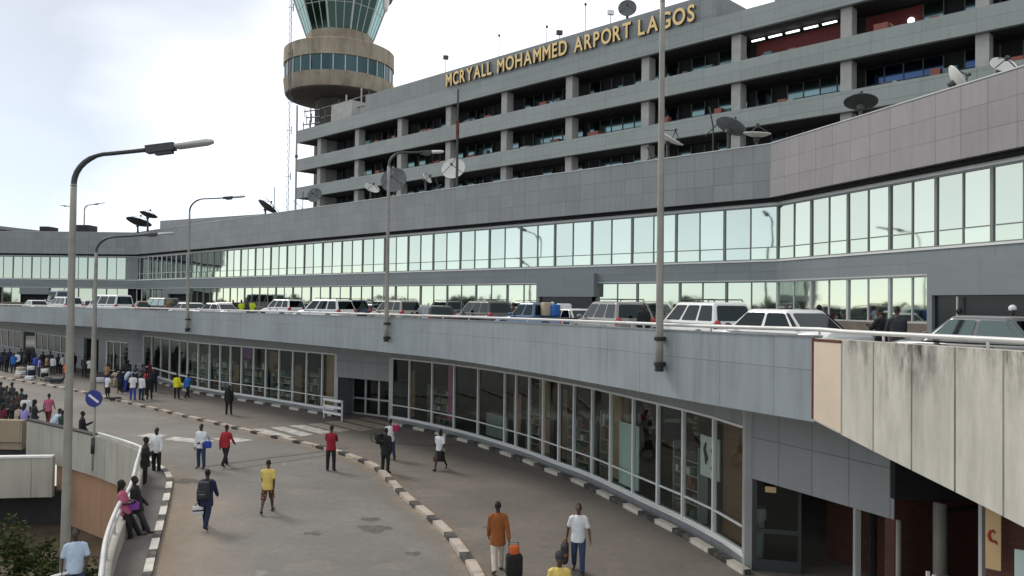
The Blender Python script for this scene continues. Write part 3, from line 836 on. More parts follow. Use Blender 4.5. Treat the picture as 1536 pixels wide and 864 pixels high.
for sg in (segR, segL):
    mb = MB(); mb.wall(offset_path(sg, 0.08), 0.0, 0.30, -0.25); lpart(mb, 'plinth', M['clad'])
    mb = MB(); mb.wall(offset_path(sg, 0.12), 0.28, 0.36, -0.2); lpart(mb, 'sill', M['white_frame'])
# cladding over the windows up to the deck
top = sub_path(LOWG, at(60), pts_right[-1])
mb = MB(); mb.wall(offset_path(top, 0.06), LZ + 0.03, 4.36, -0.3); lpart(mb, 'head_cladding', M['lower_clad'])
# doors of the hall: recess with grey panel above
A2, B2 = pts_left[-1], pts_right[0]
mb = MB(); mb.bar(A2, B2, 2.25, LZ + 0.025, 0.24, -0.05); lpart(mb, 'wall_panel', M['lower_clad'])
nrm = Vector(((B2 - A2).y, -(B2 - A2).x)).normalized()
Ai, Bi = A2 - nrm * 1.3, B2 - nrm * 1.3
mb = MB(); mb.bar(A2, Ai, 0, 2.25, 0.1); lpart(mb, 'door_reveal', M['clad'])
mb = MB(); mb.bar(B2, Bi, 0, 2.25, 0.1); lpart(mb, 'door_reveal', M['clad'])
n = 4
for k in range(n):
    P, Q2 = Ai.lerp(Bi, k / n), Ai.lerp(Bi, (k + 1) / n)
    dd = (Q2 - P).normalized()
    mg = MB(); mg.bar(P + dd * 0.07, Q2 - dd * 0.07, 0.1, 2.2, 0.03)
    dr = lpart(mg, 'glass_door', M['shop_glass'])
    mf = MB(); mf.bar(P, P + dd * 0.07, 0, 2.25, 0.07); mf.bar(Q2 - dd * 0.07, Q2, 0, 2.25, 0.07); mf.bar(P + dd * .07, Q2 - dd * .07, 0.9, 1.0, 0.06); mf.bar(P + dd * .07, Q2 - dd * .07, 0.0, 0.1, 0.06)
    f = mf.build('frame', M['alu']); f.parent = dr; f.matrix_parent_inverse = Matrix.Identity(4)
# guard of white bars just left of the doors
# far left lower storey: grey wall with dark windows and openings
farw = sub_path(LOWG, LOWG[0], pts_left[0])
mb = MB(); mb.wall(farw, 2.9, 4.36, -0.25); lpart(mb, 'wall_panel', M['lower_clad'])
def gwin(p0, p1, z0, z1, n):
    A3, B3 = at(p0), at(p1)
    window_unit(A3, B3, z0, z1, n, None, ws, M['mirror_dark'], M['white_frame'], 0.16, 0.12)
def gwall(p0, p1, z0, z1):
    mb = MB(); mb.wall(sub_path(LOWG, at(p0), at(p1)), z0, z1, -0.25); lpart(mb, 'wall_panel', M['lower_clad'])
gwall(194, 218, 0, 2.89); gwin(163, 194, 0.3, 2.88, 3); gwall(150, 163, 0, 2.89)
gwin(56, 104, 1.2, 2.88, 5); gwall(55, 128, 0, 1.18); gwall(104, 128, 1.19, 2.89); gwall(33, 37, 0, 2.89); gwin(-20, 33, 1.0, 2.88, 6); gwall(-22, 33, 0, 0.98)
# back wall, floor and ceiling of the hall
back = offset_path(LOWG, -7.0)
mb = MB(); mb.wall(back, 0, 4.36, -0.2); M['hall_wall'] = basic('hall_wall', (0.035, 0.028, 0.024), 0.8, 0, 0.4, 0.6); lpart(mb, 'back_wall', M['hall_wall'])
hp = [(p.x, p.y) for p in LOWG if p.y > 22] ; hb = [(p.x, p.y) for p in back if p.y > 22]
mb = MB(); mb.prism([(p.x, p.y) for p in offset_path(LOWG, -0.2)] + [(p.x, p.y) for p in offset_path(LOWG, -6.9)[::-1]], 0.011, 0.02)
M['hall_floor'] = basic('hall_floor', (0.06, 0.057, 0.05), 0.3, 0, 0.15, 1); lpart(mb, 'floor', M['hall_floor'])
# things behind the shop windows
def behind(px, off):
    i = min(range(len(LOWG)), key=lambda k: abs((LOWG[k].x / LOWG[k].y) * FPX + 768 - px))
    j = min(i + 1, len(LOWG) - 1); i0 = j - 1
    d = (LOWG[j] - LOWG[i0]).normalized(); nn = Vector((d.y, -d.x))
    return at(px) - nn * off, math.atan2(d.y, d.x)
shelf_words = ['nearest the doors', 'by the far corner', 'in the middle of the row']
def shelf(px, off, w, h, k, label):
    p, a = behind(px, off)
    root = empty('display_shelf', (p.x, p.y, 0.02), a, label, 'shelf', 'display shelves behind the shop windows')
    mb = MB(); mb.box(-w / 2, w / 2, 0.02, 0.5, 0, h); 
    f = MB()
    f.box(-w / 2, -w / 2 + 0.03, -0.35, 0.0, 0, h); f.box(w / 2 - 0.03, w / 2, -0.35, 0.0, 0, h)
    f.box(-w / 2, w / 2, 0.003, 0.03, 0, h, 1)
    nsh = 5
    g = MB()
    for q in range(nsh):
        z = 0.1 + (h - 0.15) * q / nsh
        f.box(-w / 2 + 0.032, w / 2 - 0.032, -0.34, 0.0, z - 0.025, z)
        x = -w / 2 + 0.08
        while x < w / 2 - 0.25:
            bw = random.uniform(0.12, 0.34); bh = random.uniform(0.14, (h / nsh) * 0.8)
            if random.random() < 0.85: g.box(x, min(x + bw, w / 2 - 0.04), -0.3, -0.03, z + 0.001, z + bh)
            x += bw + random.uniform(0.02, 0.1)
    f.build('rack', [M['alu'], M['hall_wall']], root); g.build('goods', M['goods'], root)
for k, (px, off, w, h, lab) in enumerate([
    (292, .8, 2.6, 2.7, 'tall stocked display shelf behind the far shop window, beyond the woman in black'),
    (325, .9, 2.6, 2.4, 'stocked display shelf behind the windows over the woman in black'),
    (372, .9, 2.4, 2.6, 'stocked display shelf behind the window with the purple poster'),
    (412, .9, 2.4, 2.2, 'low stocked display shelf right of the purple poster'),
    (452, 1.0, 2.2, 2.5, 'stocked display shelf two windows left of the hall doors'),
    (640, 1.2, 2.0, 2.2, 'stocked display shelf right of the hall doors'),
    (790, .9, 1.8, 2.3, 'stocked display shelf where the shop front starts to curve'),
    (855, .8, 1.6, 2.2, 'stocked display shelf behind the middle of the curved front'),
    (893, 1.0, 1.5, 2.6, 'stocked display shelf left of the frosted pale green panel'),
    (1003, 1.0, 1.4, 2.3, 'stocked display shelf left of the white poster'),
]): shelf(px, off, w, h, k, lab)
def flat(px0, px1, z0, z1, off, name, mat, label, cat, t=0.03, group=None):
    A3, _ = behind(px0, off); B3, _ = behind(px1, off)
    mb = MB(); mb.bar(A3, B3, z0, z1, t)
    return tag(mb.build(name, mat), label, cat, group)
M['frost'] = basic('frosted_panel', (0.55, 0.68, 0.64), 0.5, 0, 0.06)
M['peach'] = basic('peach_board', (0.4, 0.2, 0.14), 0.7, 0, 0.1)
M['purple'] = basic('purple_print', (0.25, 0.06, 0.3), 0.6, 0, 0.4, 2)
M['tan'] = basic('tan_board', (0.36, 0.22, 0.11), 0.7, 0, 0.25, 2)
M['wood'] = basic('brown_wood', (0.2, 0.1, 0.05), 0.6, 0, 0.3, 2)
M['paper'] = basic('white_paper', (0.72, 0.74, 0.7), 0.7, 0, 0.04)
M['pink'] = basic('magenta_banner', (0.4, 0.1, 0.2), 0.6, 0, 0.3, 2)
flat(922, 951, 0.4, 2.55, 0.25, 'frosted_panel', M['frost'], 'pale green frosted panel filling most of one curved shop window', 'panel')
flat(724, 756, 0.4, 1.45, 0.3, 'grey_partition', M['clad'], 'low grey board behind the window where the front begins to curve', 'partition')
flat(764, 775, 0.9, 2.6, 0.3, 'advert_board', M['peach'], 'narrow peach advert board standing in the first curved window', 'board')
flat(800, 816, 1.9, 3.4, 0.35, 'menu_board', M['tan'], 'tan board hung high behind the third curved window', 'board')
flat(800, 816, 0.4, 1.85, 0.36, 'wooden_counter', M['peach'], 'reddish counter front under the tan board', 'counter')
flat(905, 917, 0.4, 3.4, 0.6, 'tan_pillar', M['tan'], 'tan wooden pillar left of the frosted pale green panel', 'pillar', 0.3)
flat(666, 676, 0.6, 3.4, 0.35, 'hanging_banner', M['pink'], 'magenta banner hanging behind the third window right of the doors', 'banner')
flat(362, 375, 2.75, 3.45, 0.2, 'purple_poster', M['purple'], 'small purple poster high in a far shop window', 'poster')
for a_, b_, z0_, z1_, lab_ in ((344, 352, .4, 2.2, 'brown wooden board standing behind a far shop window, left of the purple poster'), (397, 410, 1.9, 3.3, 'brown wooden board hung high right of the purple poster'), (436, 446, .4, 2.6, 'brown wooden board behind the third window left of the hall doors'), (606, 615, .4, 2.9, 'brown wooden board in the first window right of the hall doors'), (832, 839, .4, 3.2, 'brown wooden board behind the middle of the curved windows')):
    flat(a_, b_, z0_, z1_, .45, 'wooden_board', M['wood'], lab_, 'board', .05, 'wooden boards behind the shop windows')
flat(488, 506, 0.4, 3.5, 0.2, 'tan_blind', M['tan'], 'tan blind filling the window left of the hall doors', 'blind')
pst = flat(1045, 1073, 1.75, 2.9, 0.18, 'wall_poster', M['paper'], 'white poster with black figures in the window left of the wooden blind', 'poster')
A3, a3 = behind(1045, 0.16); B3, _ = behind(1072, 0.16)
fig = MB()
dd = (B3 - A3).normalized(); LL = (B3 - A3).length
random.seed(5)
for (u, z, h) in ((0.3, 2.4, 0.62), (0.72, 2.45, 0.5), (0.7, 2.02, 0.2)):
    p = A3 + dd * LL * u
    fig.tube([(p.x, p.y, z - h / 2), (p.x + dd.x * 0.05, p.y + dd.y * 0.05, z - h / 5), (p.x - dd.x * 0.06, p.y - dd.y * 0.06, z + h / 5), (p.x + dd.x * 0.03, p.y + dd.y * 0.03, z + h / 2)], [0.03, 0.11, 0.08, 0.04], 8, ry=[0.006] * 4, side=(dd.x, dd.y, 0))
fo = fig.build('printed_figures', M['black'], pst)
A3, B3 = pts_right[-2], pts_right[-1]
dd = (B3 - A3).normalized(); nn2 = Vector((dd.y, -dd.x))
mb = MB(); mb.wall([A3 + dd * 0.1 - nn2 * 0.2, B3 - dd * 0.15 - nn2 * 0.2], 0.4, 3.5, -0.04)
tag(mb.build('wooden_blind', M['blind']), 'brown slatted wooden blind filling the last shop window before the near entrance', 'blind')

# near entrance under the concrete: grey fascia, posts, brick walls, doors
ent = Vector((DF_END.x - CRN.x, DF_END.y - CRN.y)); eL = ent.length; ed = ent / eL; en = Vector((ed.y, -ed.x))
mb = MB(); mb.wall([CRN + ed * 0.11, DF_END], 2.3, 4.36, -0.25); lpart(mb, 'entrance_fascia', M['lower_clad'])
for px in (1281, 1337):
    p = path_at_px([CRN, DF_END + ed * 0.6], px) - en * 0.12
    mb = MB(); mb.box(p.x - 0.06, p.x + 0.06, p.y - 0.06, p.y + 0.06, 0, 2.3); lpart(mb, 'entrance_post', M['alu'])
# glazed side screen turning inwards at the corner
S0 = CRN - en * 0.05 + ed * 0.1; S1 = S0 + ed * 0.75 - en * 0.9
mb = MB(); mb.bar(S0, S1, 0.15, 2.28, 0.03); sc = lpart(mb, 'side_screen', M['shop_glass'])
mb = MB(); sd = (S1 - S0).normalized()
mb.bar(S0, S0 + sd * 0.12, 0, 2.29, 0.1); mb.bar(S1 - sd * 0.08, S1, 0, 2.29, 0.1); mb.bar(S0 + sd * .12, S1 - sd * .08, 0.95, 1.06, 0.07); mb.bar(S0 + sd * .12, S1 - sd * .08, 0.0, 0.3, 0.08); f = mb.build('frame', M['dark_frame']); f.parent = sc; f.matrix_parent_inverse = Matrix.Identity(4)
mb = MB(); q1 = CRN - en * 2.6 + ed * 0.4; q2 = DF_END - en * 2.6 + ed * 0.2
mb.wall([CRN - en * 2.6 + ed * .1, q2], 0, 4.36, -0.25); lpart(mb, 'brick_wall', M['brick'])
for t in (0.3, 0.62, 0.66):
    p = q1.lerp(q2, t) + en * 0.1
    mb = MB(); mb.box(p.x - 0.045, p.x + 0.045, p.y - 0.045, p.y + 0.045, 0, 2.6); lpart(mb, 'door_jamb', M['dark_frame'])
mb = MB(); mb.prism([CRN + ed * .15 - en * .1, CRN + ed * .15 - en * 2.5, q2 + en * .05, DF_END - en * .26], 2.32, 2.4); lpart(mb, 'porch_ceiling', M['dark'])
# deep dark bay right of the grey fascia, with brick and pale columns
E0 = DF_END; E1 = DF_END + Vector((3.2, 1.3))
mb = MB(); mb.wall([E0 + ed * 0.02, E1, E1 + Vector((3.0, -8.0)), E1 + Vector((4.0, -14.0))], 0, 4.36, -0.25); lpart(mb, 'brick_wall', M['brick_dark'] if 'brick_dark' in M else M['brick'])
def post_at(px, Y, w, z0, z1, mat, name):
    p = XY(px, Y); mb = MB(); mb.tube([(p.x, p.y, z0), (p.x, p.y, z1)], w, 14); return lpart(mb, name, mat, smooth=True)
M['cream_col'] = basic('cream_column', (0.2, 0.19, 0.16), 0.6, 0, 0.1)
post_at(1411, 16.0, 0.13, 0, 2.75, M['cream_col'], 'round_column')
post_at(1349, 15.6, 0.05, 0, 2.5, M['cream_col'], 'door_post')
mb = MB(); p = XY(1475, 13.4); mb.box(p.x - 0.05, p.x + 0.05, p.y - 0.05, p.y + 0.05, 0, 3.6); lpart(mb, 'door_post', M['alu'])
p, p2 = XY(1340, 16.3), XY(1460, 16.3)
mb = MB(); mb.bar(p, p2, 2.75, 4.36, 0.2); lpart(mb, 'lintel', M['dark'])
# brick wing wall at the right edge
p, p2 = XY(1480, 13.2), XY(1640, 11.9)
mb = MB(); mb.wall([p, p2], 0, 4.2, -0.25); lpart(mb, 'brick_wall', M['brick'])
# beige sign board with a red curl
p, p2 = XY(1480, 13.0), XY(1503, 12.85)
p = Vector(p); p2 = Vector(p2)
M['beige'] = basic('beige_sign', (0.62, 0.43, 0.22), 0.6, 0, 0.1)
M['red'] = basic('sign_red', (0.42, 0.04, 0.02), 0.6)
mb = MB(); mb.bar(p, p2, 2.45, 3.75, 0.06, 0.03)
sg = mb.build('sign_board', M['beige']); tag(sg, 'beige upright sign board with a red curl on the brick wall under the concrete', 'sign')
cx = (p + p2) / 2; dd = (p2 - p).normalized(); nn2 = Vector((dd.y, -dd.x))
curl = []
for t, rr in ((200, .06), (130, .07), (60, .075), (0, .07), (-60, .06)):
    pass
cp = [(0.02, 0.10), (-0.035, 0.10), (-0.055, 0.03), (-0.03, -0.03), (0.02, -0.03), (0.045, -0.02), (0.04, -0.08), (0.055, -0.12)]
cp = [(0.03, 0.07), (0.0, 0.1), (-0.045, 0.08), (-0.06, 0.02), (-0.04, -0.04), (0.0, -0.055), (0.035, -0.05), (0.055, -0.09)]
pts = [(*(cx + nn2 * 0.065 + dd * a), 2.96 + b * 1.1) for a, b in cp]
c = MB(); c.tube(pts, [0.012, 0.02, 0.024, 0.026, 0.026, 0.024, 0.02, 0.012], 8); c.build('red_emblem', M['red'], sg, smooth=True)
p, p2 = XY(1522, 12.3), XY(1545, 12.2)
mb = MB(); mb.bar(Vector(p), Vector(p2), 1.6, 2.95, 0.05); tag(mb.build('notice_board', M['frost']), 'pale notice board at the far right edge below the brick', 'notice board')
# low white picket rail in the dark bay
fr = empty('picket_fence', (*XY(1420, 14.6), 0), 0, 'short white picket fence standing in the dark bay under the concrete', 'fence')
P, Q2 = XY(1393, 14.9), XY(1470, 14.2)
for k in range(9):
    p = P.lerp(Q2, k / 8); mb = MB(); mb.box(p.x - 0.03, p.x + 0.03, p.y - 0.02, p.y + 0.02, 0, 1.75 - 0.03 * (k % 3)); place_child(mb.build('picket', M['white_paint']), fr)
mb = MB(); mb.bar(P, Q2, 1.2, 1.28, 0.03, 0.04); mb.bar(P, Q2, 0.3, 0.38, 0.03, 0.04); place_child(mb.build('cross_rail', M['white_paint']), fr)
# small yellow plate over the door and white bin by the last window
p = XY(1155, 20.0)
mb = MB(); mb.obox((p.x, p.y - 0.15, 2.1), (0.12, -0.05, 0), (0.008, 0.02, 0), (0, 0, 0.07))
tag(mb.build('exit_plate', M['beige']), 'small yellow plate hanging over the near entrance door', 'sign')
p, _ = behind(1108, 0.55)
bn = empty('waste_bin', (p.x, p.y, 0.02), 0, 'tall pale waste bin with a lid inside the last shop window', 'bin')
mb = MB(); mb.lathe([(0.16, 0), (0.2, 1.05)], n=16); mb.build('body', M['frost'], bn, smooth=False, auto=40)
mb = MB(); mb.lathe([(0.24, 1.06), (0.24, 1.3), (0.2, 1.36)], n=16); mb.build('lid', M['white_paint'], bn, auto=40)
# white barred guard left of the hall doors
gb = empty('crowd_barrier', (*W(536, 625).xy, 0), 0, 'white three bar barrier standing just left of the hall doors', 'barrier')
P, Q2 = W(486, 627).xy, W(513, 632).xy
for k, t in enumerate((0, 1)):
    p = P.lerp(Q2, t); mb = MB(); mb.tube([(p.x, p.y, 0), (p.x, p.y, 1.15)], 0.05, 8); place_child(mb.build('post', M['white_paint']), gb)
for z in (0.3, 0.65, 1.02):
    mb = MB(); mb.bar(P, Q2, z, z + 0.14, 0.04, 0.07); place_child(mb.build('bar', M['white_paint']), gb)
# ledge with white edge in front of the far windows
P, Q2 = at(222), at(290)
mb = MB(); pa = sub_path(LOWG, P, Q2); mb.wall(offset_path(pa, 0.35), 1.0, 1.1, -0.1); 
lpart(mb, 'hand_rail', M['white_frame'])
# ------------------------------------------------------------------ office block above the terminal
DB = 53.34
def BP(s, off=0.0):
    """point on the block front at distance s along it, off metres behind"""
    p = uF * s + nF * (DB + off); return Vector((p.x, p.y))
blk = empty('office_block', (BP(60).x, BP(60).y, 0), 0, 'multi storey grey office block with open balcony bands and gold lettering over the terminal', 'office block')
def bpart(mb, name, mat, **k): return place_child(mb.build(name, mat, **k), blk)
SL, SR = 91.4, -8.0
rows = [(24.7, 26.85), (21.1, 23.2), (15.6, 19.7)]
bands = [(26.85, 28.4), (23.2, 24.7), (19.7, 21.1)]
for z0, z1 in bands:
    mb = MB(); mb.wall([BP(SL, 9), BP(SL), BP(SR), BP(SR, 9)], z0, z1, -0.35); bpart(mb, 'balcony_band', M['band'])
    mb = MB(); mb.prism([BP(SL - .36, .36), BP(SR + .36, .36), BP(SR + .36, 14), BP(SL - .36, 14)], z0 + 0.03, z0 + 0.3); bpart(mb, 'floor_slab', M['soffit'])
# sign parapet over part of the top band
s_a, s_b = 76.4, 31.2
mb = MB(); mb.wall([BP(s_a, 8), BP(s_a, 0.06), BP(s_b, 0.06), BP(s_b, 8)], 28.41, 30.35, -0.4); bpart(mb, 'sign_parapet', M['clad'])
mb = MB(); mb.prism([BP(s_a - .41, .47), BP(s_b + .41, .47), BP(s_b + .41, 12), BP(s_a - .41, 12)], 29.5, 29.7); bpart(mb, 'roof', M['roof'])
mb = MB(); mb.wall([BP(s_b - 3, 12), BP(s_b - 3, 3.5), BP(SR, 3.5)], 28.42, 31.6, -0.4); bpart(mb, 'roof_screen', M['clad'])
mb = MB(); mb.prism([BP(SL - 1, 1), BP(SR, 1), BP(SR, 14), BP(SL - 1, 14)], 28.0, 28.2); bpart(mb, 'roof', M['roof'])
BAY = 8.15; S5 = 46.4
cols = [S5 + BAY * i for i in range(5, -7, -1)]
for s in cols:
    for z0, z1 in rows:
        c = BP(s - 0.36, 0.95)
        mb = MB(); mb.obox((c.x, c.y, (z0 + z1) / 2), (uF.x * .37, uF.y * .37, 0), (nF.x * .45, nF.y * .45, 0), (0, 0, (z1 - z0) / 2 + .02)); bpart(mb, 'column', M['column'])
mb = MB(); mb.wall([BP(cols[0] - 0.4, 1.0), BP(cols[0] - 0.4, 10)], 15, 26.9, -0.2); bpart(mb, 'end_wall', M['column'])
M['wine'] = basic('wine_red_wall', (0.16, 0.025, 0.025), 0.7, 0, 0.2, 1)
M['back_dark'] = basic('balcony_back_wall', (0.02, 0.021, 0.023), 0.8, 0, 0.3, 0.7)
M['clad_frame'] = basic('balcony_window_frame', (0.13, 0.135, 0.135), 0.5, 0.2, 0.1)
mt, nt, N, L, b = nodes_of('lit_tube'); b.inputs['Emission Color'].default_value = (0.95, 1, 1, 1); b.inputs['Emission Strength'].default_value = 2.0; M['tube_light'] = mt
M['ac'] = basic('air_conditioner_white', (0.5, 0.5, 0.47), 0.6, 0, 0.2, 3)
M['clutter'] = rand_col('balcony_clutter', [(0.4, 0.4, 0.38), (0.1, 0.1, 0.1), (0.25, 0.22, 0.2), (0.3, 0.1, 0.08), (0.5, 0.48, 0.42), (0.12, 0.2, 0.22)])
REC = 3.0
random.seed(21)
for r, (z0, z1) in enumerate(rows):
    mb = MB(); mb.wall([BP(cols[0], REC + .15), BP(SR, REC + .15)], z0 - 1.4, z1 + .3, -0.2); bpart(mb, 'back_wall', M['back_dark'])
    for i in range(len(cols) - 1):
        sA, sB = cols[i] - 0.75, cols[i + 1]
        zw0, zw1 = z0 - 0.3, z1 - 0.15
        red = (r == 0 and i in (7, 8))
        glass = M['blue_glass'] if (r == 1 and i in (8,)) else M['teal_glass']
        mgl = MB(); mf = MB()
        n = 6
        kinds = [random.random() for _ in range(n)]
        for k in range(n):
            a = sA + (sB - sA) * k / n; e = sA + (sB - sA) * (k + 1) / n
            if red and (r == 0) and not (i == 8 and k > 2): 
                continue
            if kinds[k] < 0.86:
                mgl.bar(BP(a - .05, REC), BP(e + .05, REC), zw0, zw0 + 1.15, 0.03)
                if kinds[k] < 0.6: mgl.bar(BP(a - .05, REC - 0.02), BP(e + .05, REC - 0.02), zw0 + 1.18, zw1, 0.03)
            mf.bar(BP(a + .035, REC - .06), BP(a - .035, REC - .06), zw0, zw1, 0.06)
        if mgl.v:
            w = bpart(mgl, 'window', glass)
            mf.bar(BP(sA, REC - .06), BP(sB, REC - .06), zw0 + 1.15, zw0 + 1.18, 0.05)
            f = mf.build('frame', M['clad_frame']); f.parent = w; f.matrix_parent_inverse = (w.matrix_parent_inverse.inverted() @ Matrix.Identity(4)).inverted() if False else Matrix.Identity(4)
        if red:
            e = sB if i != 8 else sA + (sB - sA) * 0.5
            mb = MB(); mb.bar(BP(sA, REC - .05), BP(e, REC - .05), zw0, zw1, 0.08); bpart(mb, 'red_wall', M['wine'])
            if i == 8:
                c = BP(sA + (sB - sA) * .18, REC - .12); m2 = MB()
                up = Vector((0, 0, 1)); 
                ringpts = [(c.x + uF.x * .55 * math.cos(t * math.pi / 6), c.y + uF.y * .55 * math.cos(t * math.pi / 6), z0 + .75 + .55 * math.sin(t * math.pi / 6)) for t in range(13)]
                m2.tube(ringpts, 0.07, 8, cap=False); bpart(m2, 'round_ring', M['beige'], smooth=True)
                c = BP(sA + (sB - sA) * .4, REC - .12); m2 = MB(); m2.ell((c.x, c.y, z0 + 1.1), (.22, .22, .22)); bpart(m2, 'lamp', M['tube_light'], smooth=True)
        # balcony things: air conditioners and stored goods, only seen as small shapes over the band
        m2 = MB()
        for q in range(random.randint(3, 6)):
            s = random.uniform(sB + .6, sA - .6); h = random.uniform(0.35, 0.75); w_ = random.uniform(.15, .45)
            c = BP(s, random.uniform(1.2, 2.3))
            m2.obox((c.x, c.y, z0 + h / 2 - 0.25), (uF.x * w_, uF.y * w_, 0), (nF.x * .25, nF.y * .25, 0), (0, 0, h / 2 + .25))
        bpart(m2, 'stored_goods', M['clutter'])
        if random.random() < 0.6:
            s = random.uniform(sB + 1, sA - 1); c = BP(s, 1.5); m2 = MB()
            m2.obox((c.x, c.y, z0 + .12), (uF.x * .42, uF.y * .42, 0), (nF.x * .18, nF.y * .18, 0), (0, 0, .34)); bpart(m2, 'air_conditioner', M['ac'])
for k in range(5):
    s = cols[7] - 1.4 - k * 1.35; c = BP(s, 1.9)
    mb = MB(); mb.obox((c.x, c.y, 26.6), (uF.x * .5, uF.y * .5, 0), (nF.x * .07, nF.y * .07, 0), (0, 0, .05)); bpart(mb, 'strip_light', M['tube_light'])
for s, z in ((cols[9] - 2.0, 19.4), (cols[9] - 4.4, 19.45), (cols[8] - 2, 19.4)):
    c = BP(s, 1.9); mb = MB(); mb.obox((c.x, c.y, z), (uF.x * .5, uF.y * .5, 0), (nF.x * .07, nF.y * .07, 0), (0, 0, .05)); bpart(mb, 'strip_light', M['tube_light'])

# gold letters along the sign parapet
M['gold'] = basic('gold_letter', (0.86, 0.62, 0.27), 0.4, 0.0, 0.06)
M['gold_side'] = basic('dark_letter_return', (0.05, 0.035, 0.02), 0.5)
sgn = empty('roof_lettering', (*BP(47, -0.4), 28.5), 0, 'gold letters MCRYALL MOHAMMED ARPORT LAGOS along the top of the office block', 'sign')
GLYPH = {}
def glyph(ch):
    if ch in GLYPH: return GLYPH[ch]
    cu = bpy.data.curves.new('letter', 'FONT'); cu.body = ch; cu.size = 1.0; cu.extrude = 0.11; cu.offset = 0.02; cu.resolution_u = 4
    o = bpy.data.objects.new('letter', cu); COL.objects.link(o)
    bpy.context.view_layer.update()
    me = bpy.data.meshes.new_from_object(o.evaluated_get(bpy.context.evaluated_depsgraph_get()))
    bpy.data.objects.remove(o); bpy.data.curves.remove(cu)
    xs = [v.co.x for v in me.vertices]; x0, x1 = min(xs), max(xs)
    ys = [v.co.y for v in me.vertices]
    me.materials.clear(); me.materials.append(M['gold']); me.materials.append(M['gold_side'])
    for v in me.vertices: v.co.x -= x0
    for p in me.polygons:
        p.material_index = 0 if p.normal.z > 0.7 else 1
    GLYPH[ch] = (me, x1 - x0, max(ys))
    return GLYPH[ch]
def s_of_px(px):
    b = (px - 768) / FPX
    Y = DB / (nF.y + nF.x * b); return uF.x * b * Y + uF.y * Y
right = -uF
Rm = Matrix(((right.x, 0, -nF.x), (right.y, 0, -nF.y), (0, 1, 0)))   # columns: text x, text y (up), text normal (outwards)
def set_word(word, px0, px1, z, h):
    s0, s1 = s_of_px(px0), s_of_px(px1)
    gl = [glyph(c) for c in word]; gap = 0.13
    tot = sum(g[1] for g in gl) + gap * (len(gl) - 1)
    k = (s0 - s1) / tot
    x = 0
    for c, (me, w, hh) in zip(word, gl):
        o = bpy.data.objects.new('letter', me); COL.objects.link(o)
        p = BP(s0 - x * k, -0.14)
        sy = h / 0.73
        m = Matrix.Translation((p.x, p.y, z)) @ Rm.to_4x4() @ Matrix.Diagonal((k, sy, 0.9, 1))
        o.parent = sgn; o.matrix_basis = Matrix.Translation(-sgn.location) @ m
        x += w + gap
for word, a, b, z in (('MCRYALL', 667, 735.5, 28.72), ('MOHAMMED', 744, 849, 28.68), ('ARPORT', 859.5, 945, 28.62), ('LAGOS', 956, 1041, 28.55)):
    set_word(word, a, b, z, 1.32)

# ------------------------------------------------------------------ control tower
TX = D(506, 300, 112); TX = Vector((TX.x, TX.y))
twr = empty('control_tower', (TX.x, TX.y, 0), 0, 'round concrete air traffic control tower with a flared glass cab behind the office block', 'control tower')
def tp(mb, name, mat, **k): return mb.build(name, mat, twr, **k)
mb = MB(); mb.lathe([(3.3, 0), (3.3, 34.55)], n=32); tp(mb, 'shaft', M['drum_shade'], smooth=False, auto=40)
mb = MB(); mb.lathe([(3.31, 34.6), (6.2, 34.75), (7.1, 34.95), (7.3, 35.15)], n=64); tp(mb, 'drum_underside', M['drum_shade'], auto=30)
mb = MB(); mb.lathe([(7.3, 35.16), (7.42, 35.4), (7.62, 37.1), (7.5, 37.15)], n=64); tp(mb, 'drum', M['tower_conc'], auto=30)
mb = MB(); mb.lathe([(7.4, 37.16), (7.42, 39.2)], n=48); tp(mb, 'drum_window_band', M['drum_glass'], auto=30)
for k in range(30):
    a = 2 * math.pi * k / 30
    if math.sin(a) > 0.35: continue
    mb = MB(); mb.obox((7.45 * math.cos(a), 7.45 * math.sin(a), 38.18), (-math.sin(a) * .055, math.cos(a) * .055, 0), (math.cos(a) * .05, math.sin(a) * .05, 0), (0, 0, 1.03)); tp(mb, 'mullion', M['alu'])
mb = MB(); mb.lathe([(7.5, 39.21), (7.62, 39.25), (7.6, 41.35), (7.35, 41.5), (7.2, 41.45), (7.1, 40.95), (0.5, 41.05)], n=64); tp(mb, 'drum_top', M['tower_conc'], auto=30)
def octa(r0, z0, r1, z1, n=10, rot=0.2):
    vs = []
    for r, z in ((r0, z0), (r1, z1)):
        for k in range(n): a = 2 * math.pi * k / n + rot; vs.append((r * math.cos(a), r * math.sin(a), z))
    return vs
n8 = 10
mb = MB(); mb.lathe([(5.1, 41.06), (4.9, 42.1), (4.6, 42.6)], n=32); tp(mb, 'cab_base', M['tower_conc'], auto=30)
vs = octa(4.55, 42.6, 4.7, 43.7); mb = MB(); mb.add(vs, [(k, (k + 1) % n8, n8 + (k + 1) % n8, n8 + k) for k in range(n8)] + [tuple(range(n8, 2 * n8))]); tp(mb, 'cab_parapet', M['tower_conc'])
vs = octa(4.65, 43.71, 6.75, 49.6)
mb = MB()
for k in range(n8):
    a, b, c, d = Vector(vs[k]), Vector(vs[(k + 1) % n8]), Vector(vs[n8 + (k + 1) % n8]), Vector(vs[n8 + k])
    mb.add([a, b, c, d], [(0, 1, 2, 3)])
tp(mb, 'cab_glass', M['tower_glass'])
for k in range(n8):
    a, b, c, d = Vector(vs[k]), Vector(vs[(k + 1) % n8]), Vector(vs[n8 + (k + 1) % n8]), Vector(vs[n8 + k])
    for t in (0, 0.34, 0.67):
        mb = MB(); mb.tube([a.lerp(b, t) * 1.0, d.lerp(c, t) * 1.0], 0.13 if t == 0 else 0.06, 6); tp(mb, 'cab_mullion', M['alu'])
    mb = MB(); mb.tube([a.lerp(d, .55), b.lerp(c, .55)], 0.05, 6); tp(mb, 'cab_transom', M['alu'])
